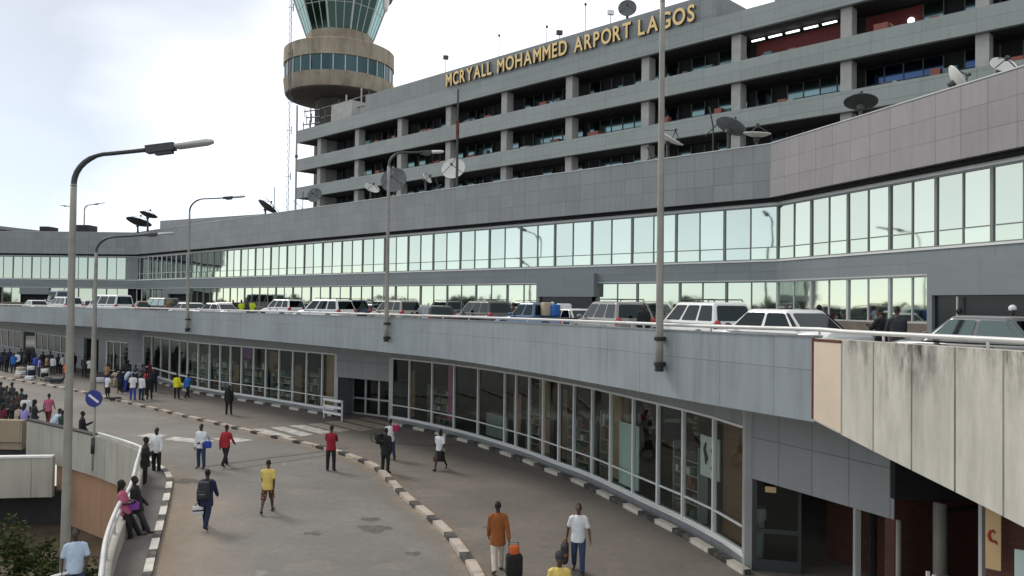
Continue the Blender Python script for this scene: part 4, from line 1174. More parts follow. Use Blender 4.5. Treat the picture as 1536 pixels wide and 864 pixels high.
mb = MB(); mb.lathe([(6.9, 49.61), (7.3, 49.8), (7.3, 50.4), (5, 51.1), (0.3, 51.2)], n=32); tp(mb, 'cab_roof', M['tower_conc'], auto=30)
# external pods hanging on the cab rim
mb = MB(); mb.ell((6.7, -2.0, 48.3), (.45, .45, 1.6)); tp(mb, 'pod', M['white_paint'], smooth=True)
# rooftop plant under the drum, between tower and block
pl = empty('roof_plant', (*BP(84, 4), 28.2), 0, 'grey plant box with pipe frames on the block roof under the tower drum', 'plant')
c = BP(83.5, 3.0)
mb = MB(); mb.obox((c.x, c.y, 29.6), (uF.x * 2.2, uF.y * 2.2, 0), (nF.x * 1.5, nF.y * 1.5, 0), (0, 0, 1.4)); place_child(mb.build('housing', M['column']), pl)
for k in range(7):
    c = BP(79 + k * 1.6, 2.4); h = [3.6, 4.3, 3.2, 4.0, 3.6, 2.6, 3.0][k]
    mb = MB(); mb.tube([(c.x, c.y, 28.2), (c.x, c.y, 28.2 + h)], 0.09, 6); place_child(mb.build('pipe', M['column'] if k % 2 else M['steel_dark']), pl)
for z in (30.2, 31.4):
    a, b = BP(78.5, 2.4), BP(89.5, 2.4); mb = MB(); mb.tube([(a.x, a.y, z), (b.x, b.y, z)], 0.06, 6); place_child(mb.build('cross_pipe', M['steel_dark']), pl)
# antenna bracket at the end of the block
ab = empty('antenna_rack', (*BP(90.6, 1), 28.4), 0, 'dark antenna rack with short cross arms at the left end of the block roof', 'antenna')
for (s, z0, z1) in ((90.5, 27.0, 31.5), (88.6, 28.4, 31.2)):
    c = BP(s, 1.5); mb = MB(); mb.tube([(c.x, c.y, z0), (c.x, c.y, z1)], 0.07, 6); place_child(mb.build('mast', M['steel_dark']), ab)
for z, l in ((31.3, 1.7), (30.4, 1.2), (29.6, 2.0)):
    a, b = BP(88.2, 1.5), BP(90.4 + l, 1.5); mb = MB(); mb.tube([(a.x, a.y, z - .35), (b.x, b.y, z)], 0.09, 6)
    for t in (0.2, 0.6, 0.95):
        c = a.lerp(b, t); mb.tube([(c.x, c.y, z - .8), (c.x, c.y, z + .35)], 0.06, 6)
    place_child(mb.build('cross_arm', M['steel_dark']), ab)
# thin lattice masts at the left of the block
def mast(px, Y, z1, w, label, arms):
    p = XY(px, Y)
    o = empty('lattice_mast', (p.x, p.y, 14.7), 0, label, 'mast')
    H = z1 - 14.7
    mb = MB(); c3 = [(w * math.cos(R(a)), w * math.sin(R(a))) for a in (90, 210, 330)]
    for (x, y) in c3: mb.tube([(x, y, 0), (x, y, H)], 0.022, 5)
    k = 0; z = 0
    while z < H - 0.6:
        a, b = c3[k % 3], c3[(k + 1) % 3]; mb.tube([(*a, z), (*b, z + 0.6)], 0.014, 4); k += 1; z += 0.3
    mb.build('lattice', M['steel_dark'], o)
    for z in arms:
        m2 = MB(); m2.tube([(-.35, 0, z), (.35, 0, z)], .03, 5); m2.tube([(.3, 0, z - .5), (.3, 0, z + .5)], .06, 6); m2.build('aerial', M['steel_dark'], o)
mast(429, 103, 60, 0.16, 'very thin tall lattice mast left of the control tower, rising past the drum', (8, 14, 18, 24, 30))
p = XY(441, 100)
o = empty('rain_pipe', (p.x, p.y, 14.7), 0, 'grey vertical pipe standing at the left end of the office block', 'pipe')
mb = MB(); mb.tube([(0, 0, 0), (0, 0, 16.5)], 0.13, 8); mb.build('shaft', M['column'], o)
mb = MB(); mb.lathe([(0.2, 9.9), (0.2, 10.2)], n=8); mb.build('collar', M['steel_dark'], o)
for k, (px, Y, h, lab) in enumerate([(409, 99, 6.0, 'short bare aerial with a slanting whip on the terminal roof'), (452, 97, 5.2, 'short dark aerial on the terminal roof just inside the block end')]):
    p = XY(px, Y); o = empty('roof_aerial', (p.x, p.y, 14.75), 0, lab, 'aerial')
    mb = MB(); mb.tube([(0, 0, 0), (0, 0, h)], 0.05, 5); mb.build('mast', M['steel_dark'], o)
    mb = MB(); mb.tube([(-1.2, 0, h * .8), (0.8, 0, h * .45)], 0.035, 5); mb.build('whip', M['steel_dark'], o)
# small rods and lamps on the sign parapet
for px, h, lab, head in ((661, 1.6, 'short rod with a small dark floodlight over the first sign word', 'flood'), (741, 2.1, 'thin rod with a ball tip between the first two sign words', 'ball'), (813, 1.5, 'thin rod with a ball tip over the word MOHAMMED', 'ball'), (832, .6, 'stubby dark lamp near the end of the word MOHAMMED', 'flood'), (871, 2.4, 'thin rod with a ball tip over the start of the word ARPORT', 'ball'), (909, 1.0, 'small pale floodlight over the word ARPORT', 'flood')):
    p = BP(s_of_px(px), .25); o = empty('roof_rod', (p.x, p.y, 30.35), 0, lab, 'aerial')
    mb = MB(); mb.tube([(0, 0, 0), (0, 0, h)], 0.03, 5); mb.build('rod', M['steel_dark'], o)
    mb = MB()
    if head == 'ball': mb.ell((0, 0, h), (.12, .12, .14), 8, 6)
    else: mb.obox((0, 0, h), (.26, .05, 0), (-.03, .16, 0), (0, .04, .2))
    mb.build('tip' if head == 'ball' else 'lamp_head', M['steel_dark'] if px != 909 else M['white_paint'], o)

# ------------------------------------------------------------------ satellite dishes on the roofs
M['dish_white'] = basic('dish_white', (0.66, 0.66, 0.63), 0.5, 0, 0.08)
M['dish_grey'] = basic('dish_grey', (0.12, 0.135, 0.14), 0.6, 0, 0.25, 2)
M['dish_dark'] = basic('dish_dark', (0.035, 0.037, 0.04), 0.6, 0, 0.3, 2)
def dish(px, py, Y, r, az, el, mat, label, zbase):
    """az: bearing the dish faces (0 = towards the viewer, + = to the right), el: upward tilt"""
    c = D(px, py, Y)
    o = empty('satellite_dish', (c.x, c.y, zbase), 0, label, 'satellite dish')
    d = Vector((math.sin(R(az)) * math.cos(R(el)), -math.cos(R(az)) * math.cos(R(el)), math.sin(R(el))))
    rot = d.to_track_quat('Z', 'Y').to_matrix()
    hub = Vector((0, 0, c.z - zbase))
    prof = [(r * t, 0.28 * r * t * t) for t in (0.02, 0.25, 0.5, 0.75, 0.92, 1.0)]
    prof2 = [(r * t, 0.28 * r * t * t - 0.05) for t in (1.0, 0.92, 0.75, 0.5, 0.25, 0.02)]
    mb = MB(); mb.lathe(prof + prof2, n=28)
    mb.v = [tuple(hub + rot @ Vector(v)) for v in mb.v]
    mb.build('reflector', mat, o, auto=40)
    mb = MB(); F = hub + d * (0.8 * r)
    for a in (90, 210, 330):
        q = rot @ Vector((r * .96 * math.cos(R(a)), r * .96 * math.sin(R(a)), .26 * r)); mb.tube([hub + q, F], 0.03, 5)
    mb.build('feed_strut', M['steel_dark'], o)
    mb = MB(); mb.tube([F + d * .12, F - d * .1], [.1, .08], 8); mb.build('feed_horn', M['steel_dark'], o)
    mb = MB(); mb.tube([(0, 0, 0), hub - Vector((0, 0, .1)) - d * .12], [0.14, 0.1], 8); mb.tube([hub - d * .3, hub - d * .02], [.16, .22], 8); mb.build('mount', M['steel_dark'], o)
    return o
TR = 14.76
dish(473, 294, 86, 0.85, -15, 20, M['dish_grey'], 'round dark grey satellite dish at the left end of the office block front', TR)
dish(557, 284, 76, 0.75, 40, 48, M['dish_white'], 'small white satellite dish tilted upward left of the second lamp on the parapet', TR)
dish(592, 272, 72, 1.2, -10, 18, M['dish_grey'], 'large dark grey satellite dish behind the lamp on the middle of the parapet', TR)
dish(681, 255, 66, 1.0, -12, 25, M['dish_white'], 'white satellite dish under the start of the sign', TR)
dish(640, 268, 69, 0.5, 60, 30, M['dish_white'], 'tiny white satellite dish between the large grey one and the white one', TR)
dish(1003, 211, 51, 0.95, 60, 55, M['dish_white'], 'pale satellite dish tilted skyward just right of the tall lamp pole', TR)
dish(1094, 194, 48, 0.95, 112, 60, M['dish_grey'], 'dark satellite dish seen edge on, left of the mauve fascia', TR)
dish(1135, 205, 47, 0.8, 20, 82, M['dish_white'], 'white satellite dish lying almost flat beside the mauve fascia end', TR)
dish(1291, 158, 42, 0.85, 150, 74, M['dish_dark'], 'broad dark satellite dish lying almost flat above the mauve fascia', TR)
dish(1432, 124, 40, 0.85, 70, 30, M['dish_white'], 'small white satellite dish above the mauve fascia near the right', TR)
dish(1503, 101, 38, 0.6, 0, 40, M['dish_white'], 'rounded white satellite dish at the far right of the roof', TR)
dish(399, 313, 88, 1.2, 120, 55, M['dish_dark'], 'dark tilted satellite dish at the roof edge left of the office block', TR)
dish(222, 325, 96, 1.05, 140, 72, M['dish_dark'], 'dark satellite dish tilted flat above the bend of the terminal, the upper of two', TR)
dish(207, 337, 98, 1.5, 150, 72, M['dish_dark'], 'black satellite dish low above the bend of the terminal', TR)
p = D(941, 13, 66.5); dish(941, 14, 67.3, 0.78, -8, 14, M['dish_grey'], 'grey satellite dish standing on the sign between ARPORT and LAGOS', 30.3)
# cables mast in front of the block
p = XY(683, 64.5); o = empty('roof_mast', (p.x, p.y, TR), 0, 'dark rusty mast rising past two balcony bands behind the white dish', 'mast')
mb = MB(); mb.tube([(0, 0, 0), (0, 0, 9.2)], [0.13, 0.07], 7); mb.build('pole', M['steel_dark'], o)
mb = MB(); mb.tube([(0, 0, 5.2), (0, 0, 6.6)], .14, 7); mb.build('rusty_sleeve', M['rust'], o)
for px, Y, h, lab in ((975, 52, 2.2, 'forked aerial left of the pale dish by the tall lamp pole'), (1068, 48.5, 4.0, 'bent thin aerial left of the edge on dish'), (726, 63, 1.6, 'short thin aerial right of the white dish'), (655, 67, 2.4, 'pair of thin dark rods left of the white dish')):
    p = XY(px, Y); o = empty('roof_aerial', (p.x, p.y, TR), 0, lab, 'aerial')
    mb = MB(); mb.tube([(0, 0, 0), (0, 0, h * .7), (-.25, 0, h)], .05, 5); mb.build('mast', M['steel_dark'], o)
    mb = MB(); mb.tube([(-.5, 0, h * .55), (.3, 0, h * .75)], .035, 5); mb.build('whip', M['steel_dark'], o)

# ------------------------------------------------------------------ street lamps
def lamp(base, z0, z1, r0, r1, adir, arm, head, label, tilt=0.09, bend=0.9, headmat=None, bracket=False, polemat=None, group='street lamps'):
    o = empty('street_lamp', (base.x, base.y, z0), 0, label, 'street lamp', group)
    a = Vector((adir[0], adir[1], 0)).normalized(); H = z1 - z0
    zb = H - bend
    mb = MB(); k = 14
    pts = [(0, 0, zb * t / k) for t in range(k + 1)]; rad = [r0 + (r1 - r0) * t / k for t in range(k + 1)]
    mb.tube(pts, rad, 14); mb.build('pole', polemat or M['steel'], o, smooth=True)
    mb = MB(); pts = []
    for t in range(9):
        th = math.pi / 2 * t / 8
        pts.append(a * (bend * (1 - math.cos(th))) + Vector((0, 0, zb + bend * math.sin(th) * (1 - tilt))))
    for t in (0.35, 0.7, 1.0): pts.append(a * (bend + (arm - bend) * t) + Vector((0, 0, H - bend * tilt + (arm - bend) * t * tilt)))
    mb.tube([Vector((0, 0, zb - 0.05))] + pts, [r1 * 1.05] + [r1 * .95] * 6 + [r1 * .75] * (len(pts) - 6), 10); mb.build('arm', M['steel_dark'], o, smooth=True)
    e = pts[-1]; d = (a + Vector((0, 0, tilt * 1.2))).normalized(); s = Vector((-a.y, a.x, 0)); up = s.cross(d)
    up = up if up.z > 0 else -up
    mb = MB(); L1 = head * 0.42
    mb.obox(e + d * L1 / 2, d * L1 / 2, s * .11, up * .085); mb.obox(e + d * L1 * .6 - up * .1, d * L1 * .3, s * .08, up * .05)
    hd = mb.build('lamp_head', M['steel_dark'], o)
    m2 = MB(); q = e + d * L1
    m2.tube([q, q + d * 0.1, q + d * (head - L1 - .15) , q + d * (head - L1)], [.1, .14, .13, .06], 12, ry=[.06, .085, .08, .05], side=s)
    m2.build('lamp_cover', headmat or M['alu'], hd, smooth=True)
    if bracket:
        for z in (0.12, 0.75):
            mb = MB(); mb.lathe([(r0 + .02, z), (r0 + .035, z + .01), (r0 + .035, z + .09), (r0 + .02, z + .1)], n=14)
            mb.obox((.12, .1, z + .05), (.09, .07, 0), (-.04, .05, 0), (0, 0, .05)); mb.build('clamp', M['black'], o)
        mb = MB(); mb.lathe([(r0 * .8, -.02), (r0 + .01, -.01), (r0 + .01, .1), (r0, .11)], n=14); mb.build('base_cap', M['black'], o)
    return o
lamp(XY(107, 18.0), -3.0, 9.98, 0.118, 0.066, (1, 0.02), 1.62, 1.5, 'large lamp post with a curved dark arm standing in the shrubs, nearest of all', 0.12, .8)
lamp(XY(143, 54.0), 0, 10.95, 0.2, 0.09, (1, .3), 3.0, 1.9, 'lamp post with its foot on the pavement by the far huddle, second from the left', 0.1, 1.2)
def par_pt(px, off=0.17):
    P = offset_path(PARP, off); return path_at_px(P, px)
lamp(par_pt(282), 4.5, 13.6, 0.115, 0.06, (.8, .6), 2.2, 1.5, 'slim lamp post clamped to the parapet above the far shop windows', 0.14, 1.1, None, True)
lamp(par_pt(580.5), 4.85, 13.55, 0.105, 0.065, (.85, .53), 1.6, 1.15, 'lamp post with a white head clamped to the middle of the parapet', 0.12, .8, M['white_paint'], True)
lamp(par_pt(990), 4.98, 15.4, 0.1, 0.066, (.8, .6), 2.2, 1.5, 'pale lamp post clamped to the near parapet, its head above the picture', 0.12, 1.1, None, True, M['white_paint'] if False else None)
lamp(XY(109, 150), 0, 24.0, 0.2, 0.1, (-1, 0), 1.5, 1.3, 'tiny distant lamp post above the left end of the terminal roof', 0.1, 1)
lamp(XY(124, 140), 0, 23.2, 0.2, 0.1, (1, 0), 1.7, 1.9, 'distant lamp head showing just right of the large lamp post', 0.14, 1)

# round blue sign at the corner of the garden wall
p = W(141, 654, 1.0); sp = empty('road_sign', (p.x, p.y, -0.4), 0, 'round blue road sign with a white diagonal bar on a post at the garden wall', 'road sign')
M['sign_blue'] = basic('sign_blue', (0.02, 0.035, 0.22), 0.4, 0, 0.08); M['sign_white'] = basic('sign_white', (0.75, 0.75, 0.75), 0.4, 0, 0.05)
pz = D(142, 597.5, p.y).z + 0.4
mb = MB(); mb.tube([(0, 0, 0), (0, 0, pz + .2)], 0.05, 8); mb.build('post', M['steel'], sp, smooth=True)
mb = MB(); vs = []
rr = 0.345
ring = [(rr * math.cos(2 * math.pi * k / 32), rr * math.sin(2 * math.pi * k / 32)) for k in range(32)]
mb.add([(x, -.09, pz + z) for x, z in ring] + [(x, -.06, pz + z) for x, z in ring], [tuple(range(32)), tuple(range(63, 31, -1))] + [(k, 32 + k, 32 + (k + 1) % 32, (k + 1) % 32) for k in range(32)])
face = mb.build('sign_face', M['sign_blue'], sp)
mb = MB(); mb.obox((0, -.096, pz), (.2, 0, -.15), (.028, 0, .037), (0, .004, 0)); mb.build('diagonal_bar', M['sign_white'], face)
mb = MB(); mb.tube([(.0, -.06, .7), (.0, -.06, 1.35)], .09, 8); mb.build('sleeve', M['steel_dark'], sp, smooth=True)

# ------------------------------------------------------------------ sunken garden and ramp at the left
PITZ = -3.2
mb = MB(); mb.box(-62, -6, 1, 42, PITZ - .2, PITZ); M['soil'] = basic('garden_soil', (0.09, 0.065, 0.04), 0.95, 0, 0.4, 1.0); tag(mb.build('garden_ground', M['soil']), kind='structure')
gw = empty('garden_wall', (rail_path[10].x, rail_path[10].y, -0.6), 0, 'weathered concrete wall round the sunken garden with a white rail on its nearer part', 'wall')
zt = []
kc = min(range(len(rail_path)), key=lambda i: (rail_path[i] - RAIL[4].xy).length)
for i, p in enumerate(rail_path): zt.append(1.0 if i <= kc else max(0.62, 1.0 - 0.1 * (i - kc)))
mb = MB(); mb.wall(rail_path, -0.62, zt, -0.24); place_child(mb.build('concrete_panel', M['old_concrete']), gw)
rec = offset_path(rail_path, -0.35)
mb = MB(); mb.wall(rec[6:], PITZ, -0.63, -0.3); place_child(mb.build('plaster_wall', M['plaster']), gw)
k144 = min(range(len(rail_path)), key=lambda i: (rail_path[i] - RAIL[2].xy).length)
seg = offset_path(rail_path, -0.1)[k144:]; zs = zt[k144:]
mb = MB()
mb.tube([(p.x, p.y, 1.12) for p in seg], 0.058, 8); place_child(mb.build('top_rail', M['rail_paint'], smooth=True), gw)
mb = MB(); mb.tube([(p.x, p.y, 0.88) for p in seg[8:]], 0.05, 8); place_child(mb.build('lower_rail', M['rail_paint'], smooth=True), gw)
for k in range(2, len(seg), 6):
    p = seg[k]; mb = MB(); mb.tube([(p.x, p.y, 0.55), (p.x, p.y, 1.1)], 0.04, 8); place_child(mb.build('rail_post', M['rail_paint'], smooth=True), gw)
kb = k144
mb = MB(); mb.wall(offset_path(rail_path, 0.03)[:kb], 1.0, 1.06, -0.3); place_child(mb.build('coping', M['soffit']), gw)
# far end block and ramp parapet
P0 = rail_path[0]
eb = empty('ramp_wall', (P0.x - 3, P0.y + .3, -1), 0, 'brownish block wall at the far left end of the garden wall', 'wall')
M['brown_wall'] = panels('brown_stained_wall', (0.3, 0.24, 0.17), 2.4, 60, .02, .1, .9, .3, 0, 30, stain=.6)
a, b = D(-120, 650, P0.y + 0.4), D(33, 650, P0.y + .1)
mb = MB(); mb.wall([a.xy, b.xy], -0.35, 0.98, -0.4); place_child(mb.build('block_face', M['brown_wall']), eb)
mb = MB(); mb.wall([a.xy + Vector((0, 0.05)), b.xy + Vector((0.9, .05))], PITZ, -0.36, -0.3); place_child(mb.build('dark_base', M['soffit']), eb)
rp = empty('ramp_parapet', (-22, 33.4, -1.7), 0, 'lower concrete ramp wall with a pale coping crossing the garden at the left', 'wall')
a, b = D(-150, 700, 33.0).xy, D(79, 700, 33.9).xy
mb = MB(); mb.wall([a, b], -1.78, -0.12, -0.25); place_child(mb.build('concrete_panel', M['old_concrete']), rp)
mb = MB(); mb.wall([a + Vector((0, -.04)), b + Vector((0, -.04))], -0.119, -0.04, -0.33); place_child(mb.build('coping', M['white_paint']), rp)
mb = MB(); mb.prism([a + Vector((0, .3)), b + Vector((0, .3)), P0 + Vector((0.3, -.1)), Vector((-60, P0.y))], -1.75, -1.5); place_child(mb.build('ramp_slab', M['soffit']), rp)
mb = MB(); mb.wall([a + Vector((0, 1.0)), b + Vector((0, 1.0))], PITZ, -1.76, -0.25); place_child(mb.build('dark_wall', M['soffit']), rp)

def leaf_mat(name, cols):
    m, nt, N, L, b = nodes_of(name)
    g = N.new('ShaderNodeNewGeometry'); c = ramp(nt, g.outputs['Random Per Island'], [(i / (len(cols) - 1), q) for i, q in enumerate(cols)])
    L.new(c, b.inputs['Base Color']); b.inputs['Roughness'].default_value = 0.8; b.inputs['Specular IOR Level'].default_value = 0.15
    t = N.new('ShaderNodeBsdfTranslucent'); L.new(c, t.inputs[0]); mx = N.new('ShaderNodeMixShader'); mx.inputs[0].default_value = 0.2
    L.new(b.outputs[0], mx.inputs[1]); L.new(t.outputs[0], mx.inputs[2]); L.new(mx.outputs[0], N['Material Output'].inputs[0])
    return m
M['leaf'] = leaf_mat('shrub_leaf', [(0.012, 0.022, 0.008), (0.03, 0.05, 0.012), (0.05, 0.07, 0.018), (0.02, 0.034, 0.01), (0.13, 0.12, 0.03)])
M['leaf_far'] = leaf_mat('far_leaf', [(0.03, 0.05, 0.03), (0.05, 0.08, 0.045), (0.035, 0.05, 0.03)])
M['stem'] = basic('woody_stem', (0.08, 0.055, 0.035), 0.9)
def shrub(c, r, n, label, leaf=0.11):
    o = empty('shrub', (c[0], c[1], PITZ), 0, label, 'shrub', 'shrubs in the sunken garden')
    mb = MB(); cl = []
    H = c[2] - PITZ
    for k in range(46):
        th = random.uniform(0, 2 * math.pi); u = random.uniform(-.5, 1); q = math.sqrt(1 - u * u) if abs(u) < 1 else 0
        rr = random.uniform(.6, 1.0)
        cl.append((Vector((r[0] * q * math.cos(th) * rr, r[1] * q * math.sin(th) * rr, H + r[2] * u * rr)), random.uniform(.16, .4)))
    for k in range(n):
        p, s = random.choice(cl)
        v = Vector((random.gauss(0, 1), random.gauss(0, 1), random.gauss(0, 1))) * s * .6
        q = p + v
        if q.z < 0.05: continue
        d = Vector((random.gauss(0, 1), random.gauss(0, 1), random.gauss(0, .6))).normalized()
        up = Vector((random.gauss(0, .5), random.gauss(0, .5), 1)).normalized()
        s2 = d.cross(up).normalized(); L_ = leaf * random.uniform(.6, 1.3); w_ = L_ * .42
        mb.add([q, q + d * L_ * .5 + s2 * w_, q + d * L_, q + d * L_ * .5 - s2 * w_], [(0, 1, 2, 3)])
    mb.build('foliage', M['leaf'], o)
    st = MB()
    for k in range(7):
        p, s = cl[k]; st.tube([(random.uniform(-.2, .2), random.uniform(-.2, .2), 0), p * .5 + Vector((0, 0, .2)), p], [.05, .035, .015], 6)
    st.build('stem', M['stem'], o)
random.seed(11)
shrub((-12.6, 20.0, -0.75), (1.6, 1.5, 1.6), 5200, 'dark leafy shrub filling the bottom left corner below the ramp wall')
shrub((-15.2, 21.6, -0.75), (1.9, 1.5, 1.55), 5200, 'dark leafy shrub cut by the left edge of the picture')
shrub((-10.75, 19.6, -1.05), (0.85, 1.1, 1.3), 3000, 'dark shrub between the large lamp post and the garden wall')
shrub((-11.6, 17.6, -1.7), (1.3, 1.0, 1.3), 3600, 'low shrub in front at the bottom left, behind the man in pale blue')
shrub((-13.9, 18.4, -1.6), (1.4, 1.0, 1.3), 3600, 'low yellowish shrub at the bottom edge left of the lamp post')
# far wood on the airfield side, beyond the left of the picture (seen mirrored in the glass)
mb = MB(); random.seed(3)
for k in range(1500):
    t = random.random(); x = -230 + random.uniform(-10, 10); y = -130 + 330 * t
    h = 4.0 + 3.0 * abs(math.sin(t * 23)) * random.random() + 2 * math.sin(t * 57)
    z = random.uniform(0.5, h)
    for q in range(6):
        c = Vector((x, y, z)) + Vector((random.gauss(0, 1), random.gauss(0, 1.3), random.gauss(0, .9)))
        a = Vector((random.gauss(0, 1), random.gauss(0, 1), random.gauss(0, 1))).normalized() * 1.5; b = a.orthogonal().normalized() * 1.3
        mb.add([c - a, c + b, c + a, c - b], [(0, 1, 2, 3)])
tag(mb.build('far_wood', M['leaf_far']), 'dark line of trees far beyond the left side of the airport', 'trees', None, 'stuff')
# distant dark hall behind the left end
hg = empty('distant_hall', (-85, 150, 0), 0, 'distant dark roofed hall showing over the far left end of the terminal', 'building')
a, b = XY(-150, 140), XY(62, 140)
mb = MB(); mb.wall([a, b], 0, [20.3, 17.7], -12); place_child(mb.build('hall_body', M['soffit']), hg)
mb = MB(); mb.wall([a + Vector((0, -.6)), b + Vector((.8, -.6))], [20.31, 17.71], [20.9, 18.3], -13); place_child(mb.build('roof', M['clad']), hg)
for px0, px1, z, lab in ((57, 71, 17.2, 'flat dark roof box at the far left end of the terminal roof'), (104, 131, 17.5, 'low dark roof housing on the terminal roof behind the large lamp post')):
    a, b = XY(px0, 118), XY(px1, 118); mb = MB(); mb.wall([a, b], 14.75, z, -2.5); tag(mb.build('roof_housing', M['soffit']), lab, 'roof housing')

# ------------------------------------------------------------------ sky and sun
w = bpy.data.worlds.new('World'); scene.world = w; w.use_nodes = True
nt = w.node_tree; N = nt.nodes; L = nt.links
bg = N['Background']; out = N['World Output']
sky = N.new('ShaderNodeTexSky'); sky.sky_type = 'NISHITA'; sky.sun_disc = False; sky.air_density = 0.6; sky.dust_density = 0.0
SD = Vector((-0.66, 0.58, 0.75)).normalized()
sky.sun_elevation = math.asin(SD.z); sky.sun_rotation = math.atan2(SD.x, SD.y)
L.new(sky.outputs[0], bg.inputs[0]); bg.inputs[1].default_value = 0.05
bg2 = N.new('ShaderNodeBackground')
tc = N.new('ShaderNodeTexCoord')
vm = N.new('ShaderNodeVectorMath'); vm.operation = 'DOT_PRODUCT'; L.new(tc.outputs['Generated'], vm.inputs[0]); vm.inputs[1].default_value = (0.45, 0.85, 0.3)
nz = N.new('ShaderNodeTexNoise'); nz.inputs['Scale'].default_value = 2.2; nz.inputs['Detail'].default_value = 5; nz.inputs['Roughness'].default_value = 0.5
mp = N.new('ShaderNodeMapping'); mp.inputs['Scale'].default_value = (1, 1, 2.2); L.new(tc.outputs['Generated'], mp.inputs[0]); L.new(mp.outputs[0], nz.inputs[0])
front = math_n(nt, 'MULTIPLY_ADD', vm.outputs['Value'], 0.5, 0.5)
fc = math_n(nt, 'ADD', front, math_n(nt, 'MULTIPLY_ADD', nz.outputs['Fac'], 0.42, -0.21))
cloud = ramp(nt, fc, [(0.02, (0.5, 0.51, 0.5)), (0.28, (0.78, 0.79, 0.75)), (0.5, (0.66, 0.66, 0.63)), (0.77, (0.5, 0.485, 0.44)), (0.93, (1.0, 0.99, 0.96))])
vs = N.new('ShaderNodeVectorMath'); vs.operation = 'DOT_PRODUCT'; L.new(tc.outputs['Generated'], vs.inputs[0]); vs.inputs[1].default_value = tuple(Vector((-0.86, 0.45, 0.22)).normalized())
glow = ramp(nt, vs.outputs['Value'], [(0.88, 0.0), (0.99, 1.0)])
c2 = mixcol(nt, glow, cloud, (0.8, 0.74, 0.6))
L.new(c2, bg2.inputs[0]); bg2.inputs[1].default_value = 1.0
ad = N.new('ShaderNodeAddShader'); L.new(bg.outputs[0], ad.inputs[0]); L.new(bg2.outputs[0], ad.inputs[1]); L.new(ad.outputs[0], out.inputs[0])
sl = bpy.data.lights.new('sun', 'SUN'); sl.energy = 1.5; sl.angle = R(18); sl.color = (1, 0.93, 0.83)
so = bpy.data.objects.new('sun', sl); COL.objects.link(so)
so.rotation_euler = SD.to_track_quat('Z', 'Y').to_euler(); so.location = (-30, 30, 60)
scene.view_settings.view_transform = 'Standard'; scene.view_settings.look = 'None'
scene.view_settings.exposure = 0.28; scene.view_settings.gamma = 1.0
scene.cycles.use_denoising = True
scene.cycles.max_bounces = 8; scene.cycles.transparent_max_bounces = 12
scene.render.resolution_x = 1024; scene.render.resolution_y = 576
# ------------------------------------------------------------------ vehicles
M['tyre'] = basic('tyre_rubber', (0.02, 0.02, 0.021), 0.85)
M['rim'] = basic('wheel_rim', (0.42, 0.42, 0.43), 0.35, 0.7, 0.05)
M['car_glass'] = mirror_glass('car_window_glass', (0.035, 0.045, 0.048), 0.04, 0.0)
M['car_glass_light'] = mirror_glass('car_window_glass_light', (0.3, 0.37, 0.36), 0.05, 0.0)
M['car_glass_mid'] = mirror_glass('car_window_glass_mid', (0.13, 0.17, 0.165), 0.04, 0.0)
M['plastic'] = basic('black_plastic', (0.03, 0.03, 0.032), 0.55)
M['tail'] = basic('red_tail_light', (0.4, 0.015, 0.02), 0.2, 0, 0.1, 1, 0, 0.6)
M['headlight'] = basic('clear_headlight', (0.6, 0.62, 0.63), 0.15, 0.2, 0.05)
M['plate'] = basic('number_plate_white', (0.65, 0.65, 0.6), 0.5)
PAINT = {}
def paint(c, metal=0.0):
    k = tuple(c)
    if k not in PAINT:
        PAINT[k] = basic('car_paint_%d' % len(PAINT), c, 0.3, metal, 0.05, 0.7, 0, 0.7)
    return PAINT[k]
WHITE = (0.72, 0.73, 0.73); SILVER = (0.42, 0.43, 0.44); BLACK = (0.02, 0.021, 0.023); NAVY = (0.02, 0.035, 0.085); GREY = (0.16, 0.17, 0.18); TAN = (0.35, 0.2, 0.11)
KIND = {
    # length, width, height, belt, hood z, boot z, greenhouse base rear/front, roof rear/front (fractions of length from the rear)
    'sedan': dict(L=4.6, W=1.78, H=1.47, belt=.92, hood=.92, boot=.98, b0=.17, b1=.72, r0=.30, r1=.58, side=[(.0, .06), (.10, .47), (.52, .93)]),
    'hatch': dict(L=4.1, W=1.74, H=1.52, belt=.95, hood=.95, boot=.95, b0=.02, b1=.74, r0=.09, r1=.58, side=[(.03, .24), (.29, .60), (.64, .93)]),
    'suv': dict(L=4.7, W=1.86, H=1.82, belt=1.1, hood=1.08, boot=1.1, b0=.015, b1=.74, r0=.085, r1=.575, side=[(.04, .30), (.34, .62), (.66, .93)]),
    'van': dict(L=4.9, W=1.85, H=2.02, belt=1.15, hood=1.05, boot=1.15, b0=.01, b1=.86, r0=.03, r1=.72, side=[(.03, .32), (.35, .66), (.70, .95)]),
    'bus': dict(L=6.4, W=2.05, H=2.55, belt=1.35, hood=1.2, boot=1.35, b0=.01, b1=.95, r0=.02, r1=.86, side=[(.03, .25), (.28, .50), (.53, .75), (.78, .96)]),
    'pickup': dict(L=5.1, W=1.82, H=1.75, belt=1.05, hood=1.04, boot=.98, b0=.38, b1=.74, r0=.41, r1=.62, side=[(.08, .45), (.52, .92)]),
}
